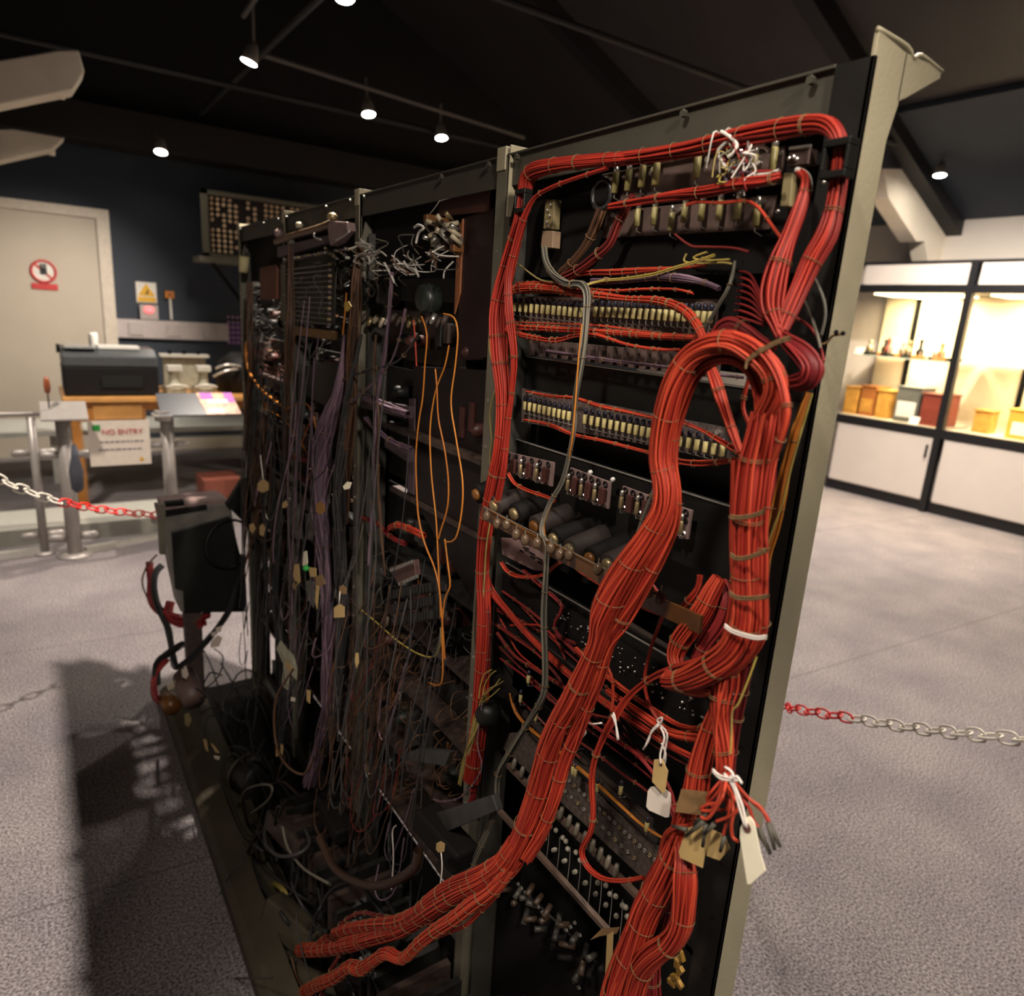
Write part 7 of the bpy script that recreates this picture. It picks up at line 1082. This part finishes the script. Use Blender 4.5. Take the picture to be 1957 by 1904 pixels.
o = MB().ball([(.45,1.4149,.9462)][0], .0075, sc=(1, 1, .9)).build('green_tape', GREEN, None, True); tag(o, 'bit of bright green tape in the tag cluster', 'tape')
stag('upper of two squarish tan tags below the brown wires', [(.455,1.2282,.9704),(.455,1.2086,.982),(.455,1.1893,.9827),(.455,1.1918,.9689),(.455,1.2281,.9573)], TAN2)
stag('lower of two squarish tan tags, clearly lit', [(.455,1.2572,.9148),(.455,1.228,.9353),(.455,1.1997,.9399),(.455,1.1995,.9181),(.455,1.2572,.8932)], TAN, [(.455,1.228,.9331),(.455,1.2225,.9638)])
stag('narrow tan tag low in the near middle bay', [(.455,1.1417,.869),(.455,1.1287,.875),(.455,1.1257,.8548),(.455,1.1357,.8391),(.455,1.1439,.8484)])
t = empty('torn_paper', [(.5,1.7664,.4716)][0], 'long torn pale paper strip with orange stain in the far bays', 'paper')
MB().plate([(.46,1.7,.6225),(.46,1.6596,.6644),(.46,1.6187,.6653),(.46,1.5537,.6724),(.46,1.5217,.6485),(.46,1.5312,.6157),(.46,1.5822,.6105),(.46,1.6028,.5505),(.46,1.6583,.537),(.46,1.6356,.608)], (.0008, 0, 0)).build('paper_strip', mat('pale_green_paper', (.42, .42, .30), .7, var=.25, scale=40), t)
MB().plate([(.458,1.6093,.6326),(.458,1.5654,.642),(.458,1.549,.63),(.458,1.6019,.6071)], (.0006, 0, 0)).build('orange_stain', TAN, t); adopt(t)
for i, p in enumerate([[(.31,2.7078,.0385),(.31,2.4941,.1682),(.31,2.4138,.2126),(.31,2.4791,.1468),(.31,2.6869,.0268)],[(.31,2.2789,.3181),(.31,2.1676,.3793),(.31,2.1348,.3701),(.31,2.1809,.3328),(.31,2.2657,.2981)],[(.4,2.2435,.4169),(.4,2.1371,.4838),(.4,2.0679,.5035),(.4,2.1288,.4482),(.4,2.2671,.3819)],[(.4,2.1648,.4969),(.4,2.0677,.545),(.4,2.0871,.516),(.4,2.1678,.4812)],[(.45,1.5424,.5671),(.45,1.5083,.5822),(.45,1.513,.5699),(.45,1.5474,.553)],[(.46,1.4513,.6313),(.46,1.4247,.6423),(.46,1.4293,.6062),(.46,1.4522,.6008)],[(.44,1.6517,.3642),(.44,1.6312,.3828),(.44,1.6337,.3469),(.44,1.6539,.3344)],[(.44,1.6065,.4006),(.44,1.5829,.4117),(.44,1.5895,.3771),(.44,1.6082,.375)],[(.31,2.269,.1579),(.31,2.1778,.2157),(.31,2.1236,.2197),(.31,2.1953,.1528),(.31,2.2698,.1221)],[(.33,2.0597,.184),(.33,2.0064,.2118),(.33,1.9821,.1833),(.33,2.0326,.1635)],[(.33,1.9404,.2403),(.33,1.8781,.2672),(.33,1.807,.2867),(.33,1.8669,.2535)],[(.33,1.9009,.2224),(.33,1.8091,.2756),(.33,1.8264,.2532),(.33,1.8872,.2205)],[(.4,2.2461,.4438),(.4,2.1674,.4832),(.4,2.1709,.4655),(.4,2.2314,.4372)]]):
    stag(('cream tag at the left of the lowest cable knot', 'white narrow tag on the cable knot by the brown can', 'grey-white tag below the black box', 'tiny white tag under the black box', 'tiny cream tag at the middle of far bays', 'thin tan tag right of the torn paper', 'left of two thin yellow tags in a wire loop', 'right of two thin yellow tags in a wire loop', 'yellow-green tag at the far end of the tray', 'left of two curled tan tags above the plinth', 'right of two curled tan tags above the plinth', 'grey tag below the curled tan tags', 'pale tag beside the tiny white one')[i], p, (CREAM, PAPER, PAPER, PAPER, CREAM, TAN, TAN, TAN, mat('yellow_green_card', (.28, .24, .07)), TAN, TAN, PAPER, PAPER)[i])

# ---------------------------------------------------------------- black box at the far end
BXP = mat('box_grey_frame', (.14, .13, .115), .5, var=.3, scale=20)
t = empty('black_equipment_box', (.43, 2.56, .42), 'square black equipment box with grey frame sticking out at the far end', 'equipment box')
yb = 2.50
MB().plate([(.3035,2.5,.7933),(.5287,2.5,.8085),(.5711,2.5,.4448),(.5416,2.5,.388),(.3494,2.5,.4248),(.3225,2.5,.6425)], (0, .14, 0)).build('box_body', BXP, t, bevel=.004)
MB().plate([(.335,2.49,.7227),(.5248,2.49,.7598),(.5712,2.49,.5305),(.5632,2.49,.3878),(.3595,2.49,.4229),(.3601,2.49,.5056),(.3342,2.49,.5178)], (0, .01, 0)).build('front_cover', BLACK, t, bevel=.002)
MB().plate([(.3158,2.5,.8139),(.5117,2.5,.8196),(.5147,2.5,.806),(.315,2.5,.7994)], (0, .14, 0)).build('brown_lid', BOARD2, t)
MB().plate([(.316,2.485,.7997),(.4485,2.485,.8087),(.4495,2.485,.7936),(.3166,2.485,.7814)], (0, .02, 0)).build('lid_gap', BLACKM, t)
b2 = MB(); b2.plate([(.2967,2.47,.829),(.3185,2.47,.8269),(.3123,2.47,.6537),(.2934,2.47,.6563)], (0, .03, 0)); b2.build('side_rail', STEELD, t)
MB().plate([(.3227,2.5,.8242),(.3807,2.5,.826),(.38,2.5,.8114),(.3219,2.5,.8097)], (0, .03, 0)).build('handle', BLACKM, t); adopt(t)
o = MB().ring([(.515,2.46,.6675)][0], (.25, -1, .1), .085, .005, 40).build('black_hose_loop', BLACK, None, True); tag(o, 'large loop of black hose hanging in front of the black box', 'hose')
o = MB().plate([(.5079,2.46,.8113),(.5608,2.46,.8948),(.5924,2.46,.898),(.5838,2.46,.7173),(.5394,2.46,.7703)], (0, .03, 0)).build('black_angle_bracket', BLACK, None, bevel=.002); tag(o, 'black angled bracket between the black box and the rack', 'bracket')
for i, p in enumerate([[(.2918,2.7828,.5237),(.2885,2.7417,.4655),(.2882,2.7184,.3906),(.3235,2.6578,.3556),(.3863,2.5878,.3512),(.4517,2.5499,.3747)],[(.3189,2.7736,.5541),(.2798,2.7622,.5117),(.2617,2.7566,.4541),(.2768,2.726,.3898)],[(.3317,2.7531,.5174),(.3031,2.7378,.4854),(.2988,2.6889,.4002),(.32,2.6234,.3184),(.325,2.5692,.2367),(.334,2.527,.2022),(.3993,2.4813,.2808),(.487,2.4567,.3956),(.5357,2.458,.5074),(.5564,2.4781,.617)],[(.3027,2.5346,.2373),(.2635,2.5438,.1803),(.2518,2.5075,.1187),(.2741,2.4842,.0936)],[(.3543,2.5171,.2953),(.3043,2.5392,.2554),(.2699,2.5509,.2168),(.2634,2.5326,.1443)],[(.3416,2.6827,.3948),(.3299,2.6536,.3561),(.3601,2.5913,.3446),(.4265,2.5137,.3636)]]):
    bundle('cable_bundle', ('red-brown cable loop hanging at the left of the black box', 'thin tan cable bowing out at the far left edge', 'thick dark cable slung in a long V below the black box', 'dark red cable at the bottom left cable knot', 'black cable arching over the bottom left knot', 'short red cable under the black box')[i], [tuple(q)+((.016, .004, .013, .012, .014, .018)[i],) for q in p], m=(REDD, BRN, BLK, REDD, BLK, REDD)[i], rs=.003, loose=1, tie=0)
rnd = random.Random(31)
o = MB().cyl([(.3448,2.4678,.1973)][0], [(.3557,2.3463,.1546)][0], .038, seg=20).build('brown_tin_can', mat('brown_can', (.13, .08, .07), .5), None, True); tag(o, 'brown cylinder tilted on the far end of the plinth', 'can')
o = MB().cyl([(.2873,2.5025,.1011)][0], [(.2959,2.4227,.106)][0], .03, seg=16).build('amber_bulb', AMBER, None, True); tag(o, 'amber glassy part beneath the brown cylinder', 'part')
ct = empty('support_post', (.40, 2.5, .05), 'dark brown post holding the black box above the plinth', 'post'); MB().plate([(.364,2.52,.4139),(.4206,2.52,.4031),(.4195,2.52,.0882),(.3664,2.52,.1023)], (0, .05, 0)).build('post_body', DK1, ct); adopt(ct)
# heap of cables lying in the tray along the plinth
for i in range(60):
    y = rnd.uniform(.5, 2.45); z = .06+abs(rnd.gauss(0, .09)); x = rnd.uniform(.37, .55); pts = []; a_ = rnd.uniform(0, 2*PI); R_ = rnd.uniform(.05, .16); n_ = rnd.choice((5, 6, 7)); st = rnd.uniform(.5, 1.0)
    for j in range(n_): pts.append((min(.60, max(.365, x+.4*R_*math.cos(a_+j*st))), y+R_*1.5*math.sin(a_+j*st)+.02*j, max(.05, z+.05*math.sin(a_*2+j*1.2))))
    wire('heaped_cable', 'dark cable in the heap lying along the rack plinth', pts, rnd.uniform(.0015, .005), rnd.choice((BLK, GRY2, BRN, BLK, BLK, BLK)), group='dark cables heaped along the plinth')
for i, p in enumerate([[(.4,1.6809,-.096),(.4,1.5676,.0153),(.4,1.4692,.0808),(.4,1.4341,.0789),(.4,1.4497,.0338)],[(.38,1.8073,.1161),(.38,1.7375,.1975),(.38,1.5644,.3285),(.38,1.4665,.386),(.38,1.5079,.3214),(.38,1.6859,.158)],[(.42,1.4203,.7075),(.42,1.5521,.5731),(.42,1.5858,.4822),(.42,1.5625,.4214),(.42,1.4746,.4242),(.42,1.3536,.4804),(.42,1.2804,.566)],[(.42,1.2495,.3913),(.42,1.1534,.3869),(.42,1.0152,.4622),(.42,.9014,.5562),(.42,.8078,.663),(.42,.7928,.7084)],[(.3,1.3958,.2764),(.3,1.5252,.1445),(.29,1.5983,.0421),(.26,1.6247,-.0481),(.24,1.6624,-.174),(.235,1.5838,-.1825),(.25,1.4309,-.07),(.28,1.1155,.2236)],[(.4,1.4574,.2746),(.4,1.4166,.2455),(.4,1.2972,.2811),(.4,1.1281,.3784)]]):
    wire('tray_cable', ('yellow corrugated flex curling on the tray', 'grey wire ring lying over the drum', 'brown wire hoop holding two yellow tags', 'twisted dark brown cable sagging along the tray', 'thin grey wire trailing over the plinth onto the carpet', 'grey wire curving across the tray')[i], p, (.0075, .003, .003, .008, .0018, .003)[i], (YEL, GREY, BRN, BRN, GRY2, GREY)[i])
dr = empty('fallen_drum', [(.42,1.918,.0804)][0], 'dark metal drum with dull grey rim lying in the tray', 'drum')
c = Vector([(.44,2.0042,.0544)][0]); MB().lathe(c, (.35, -1, .15), [(0, .06), (.08, .062), (.085, .055), (.086, .02)], 28).build('drum_body', DK2, dr, True); MB().ring(c, (.35, -1, .15), .062, .006, 30).build('drum_rim', BRONZE, dr, True); adopt(dr)
for i, (c, s_, m_, lb) in enumerate((([(.5,1.3735,.3242)][0], (.05, .14, .04), BLACKM, 'black box lying in the tray under the far middle bay'), ([(.5,.8527,.6536)][0], (.05, .12, .04), BLACKM, 'black box low in front of the near middle bay'), ([(.44,1.5093,.2048)][0], (.07, .14, .05), DK1, 'brown box among the cable heap'), ([(.39,1.3502,.0803)][0], (.05, .16, .07), BRONZE, 'olive brown curved part behind the red cable tail'))):
    o = MB().cbox((0, 0, 0), s_).build('tray_box', m_, None, bevel=.006); o.location = c; o.rotation_euler = (.1, .1*i, .15*i); tag(o, lb, 'box')
t = empty('slatted_unit', (.5, .8, .15), 'long slatted dark unit below the red cable tail', 'unit')
for i in range(24): MB().box(.435, .588, .55+.045*i, .565+.045*i, .12, .24).build('slat', DK2 if i % 3 else DK1, t)
MB().box(.435, .588, .53, 1.65, .036, .12).build('unit_base', DK2, t); adopt(t)

adopt_all()
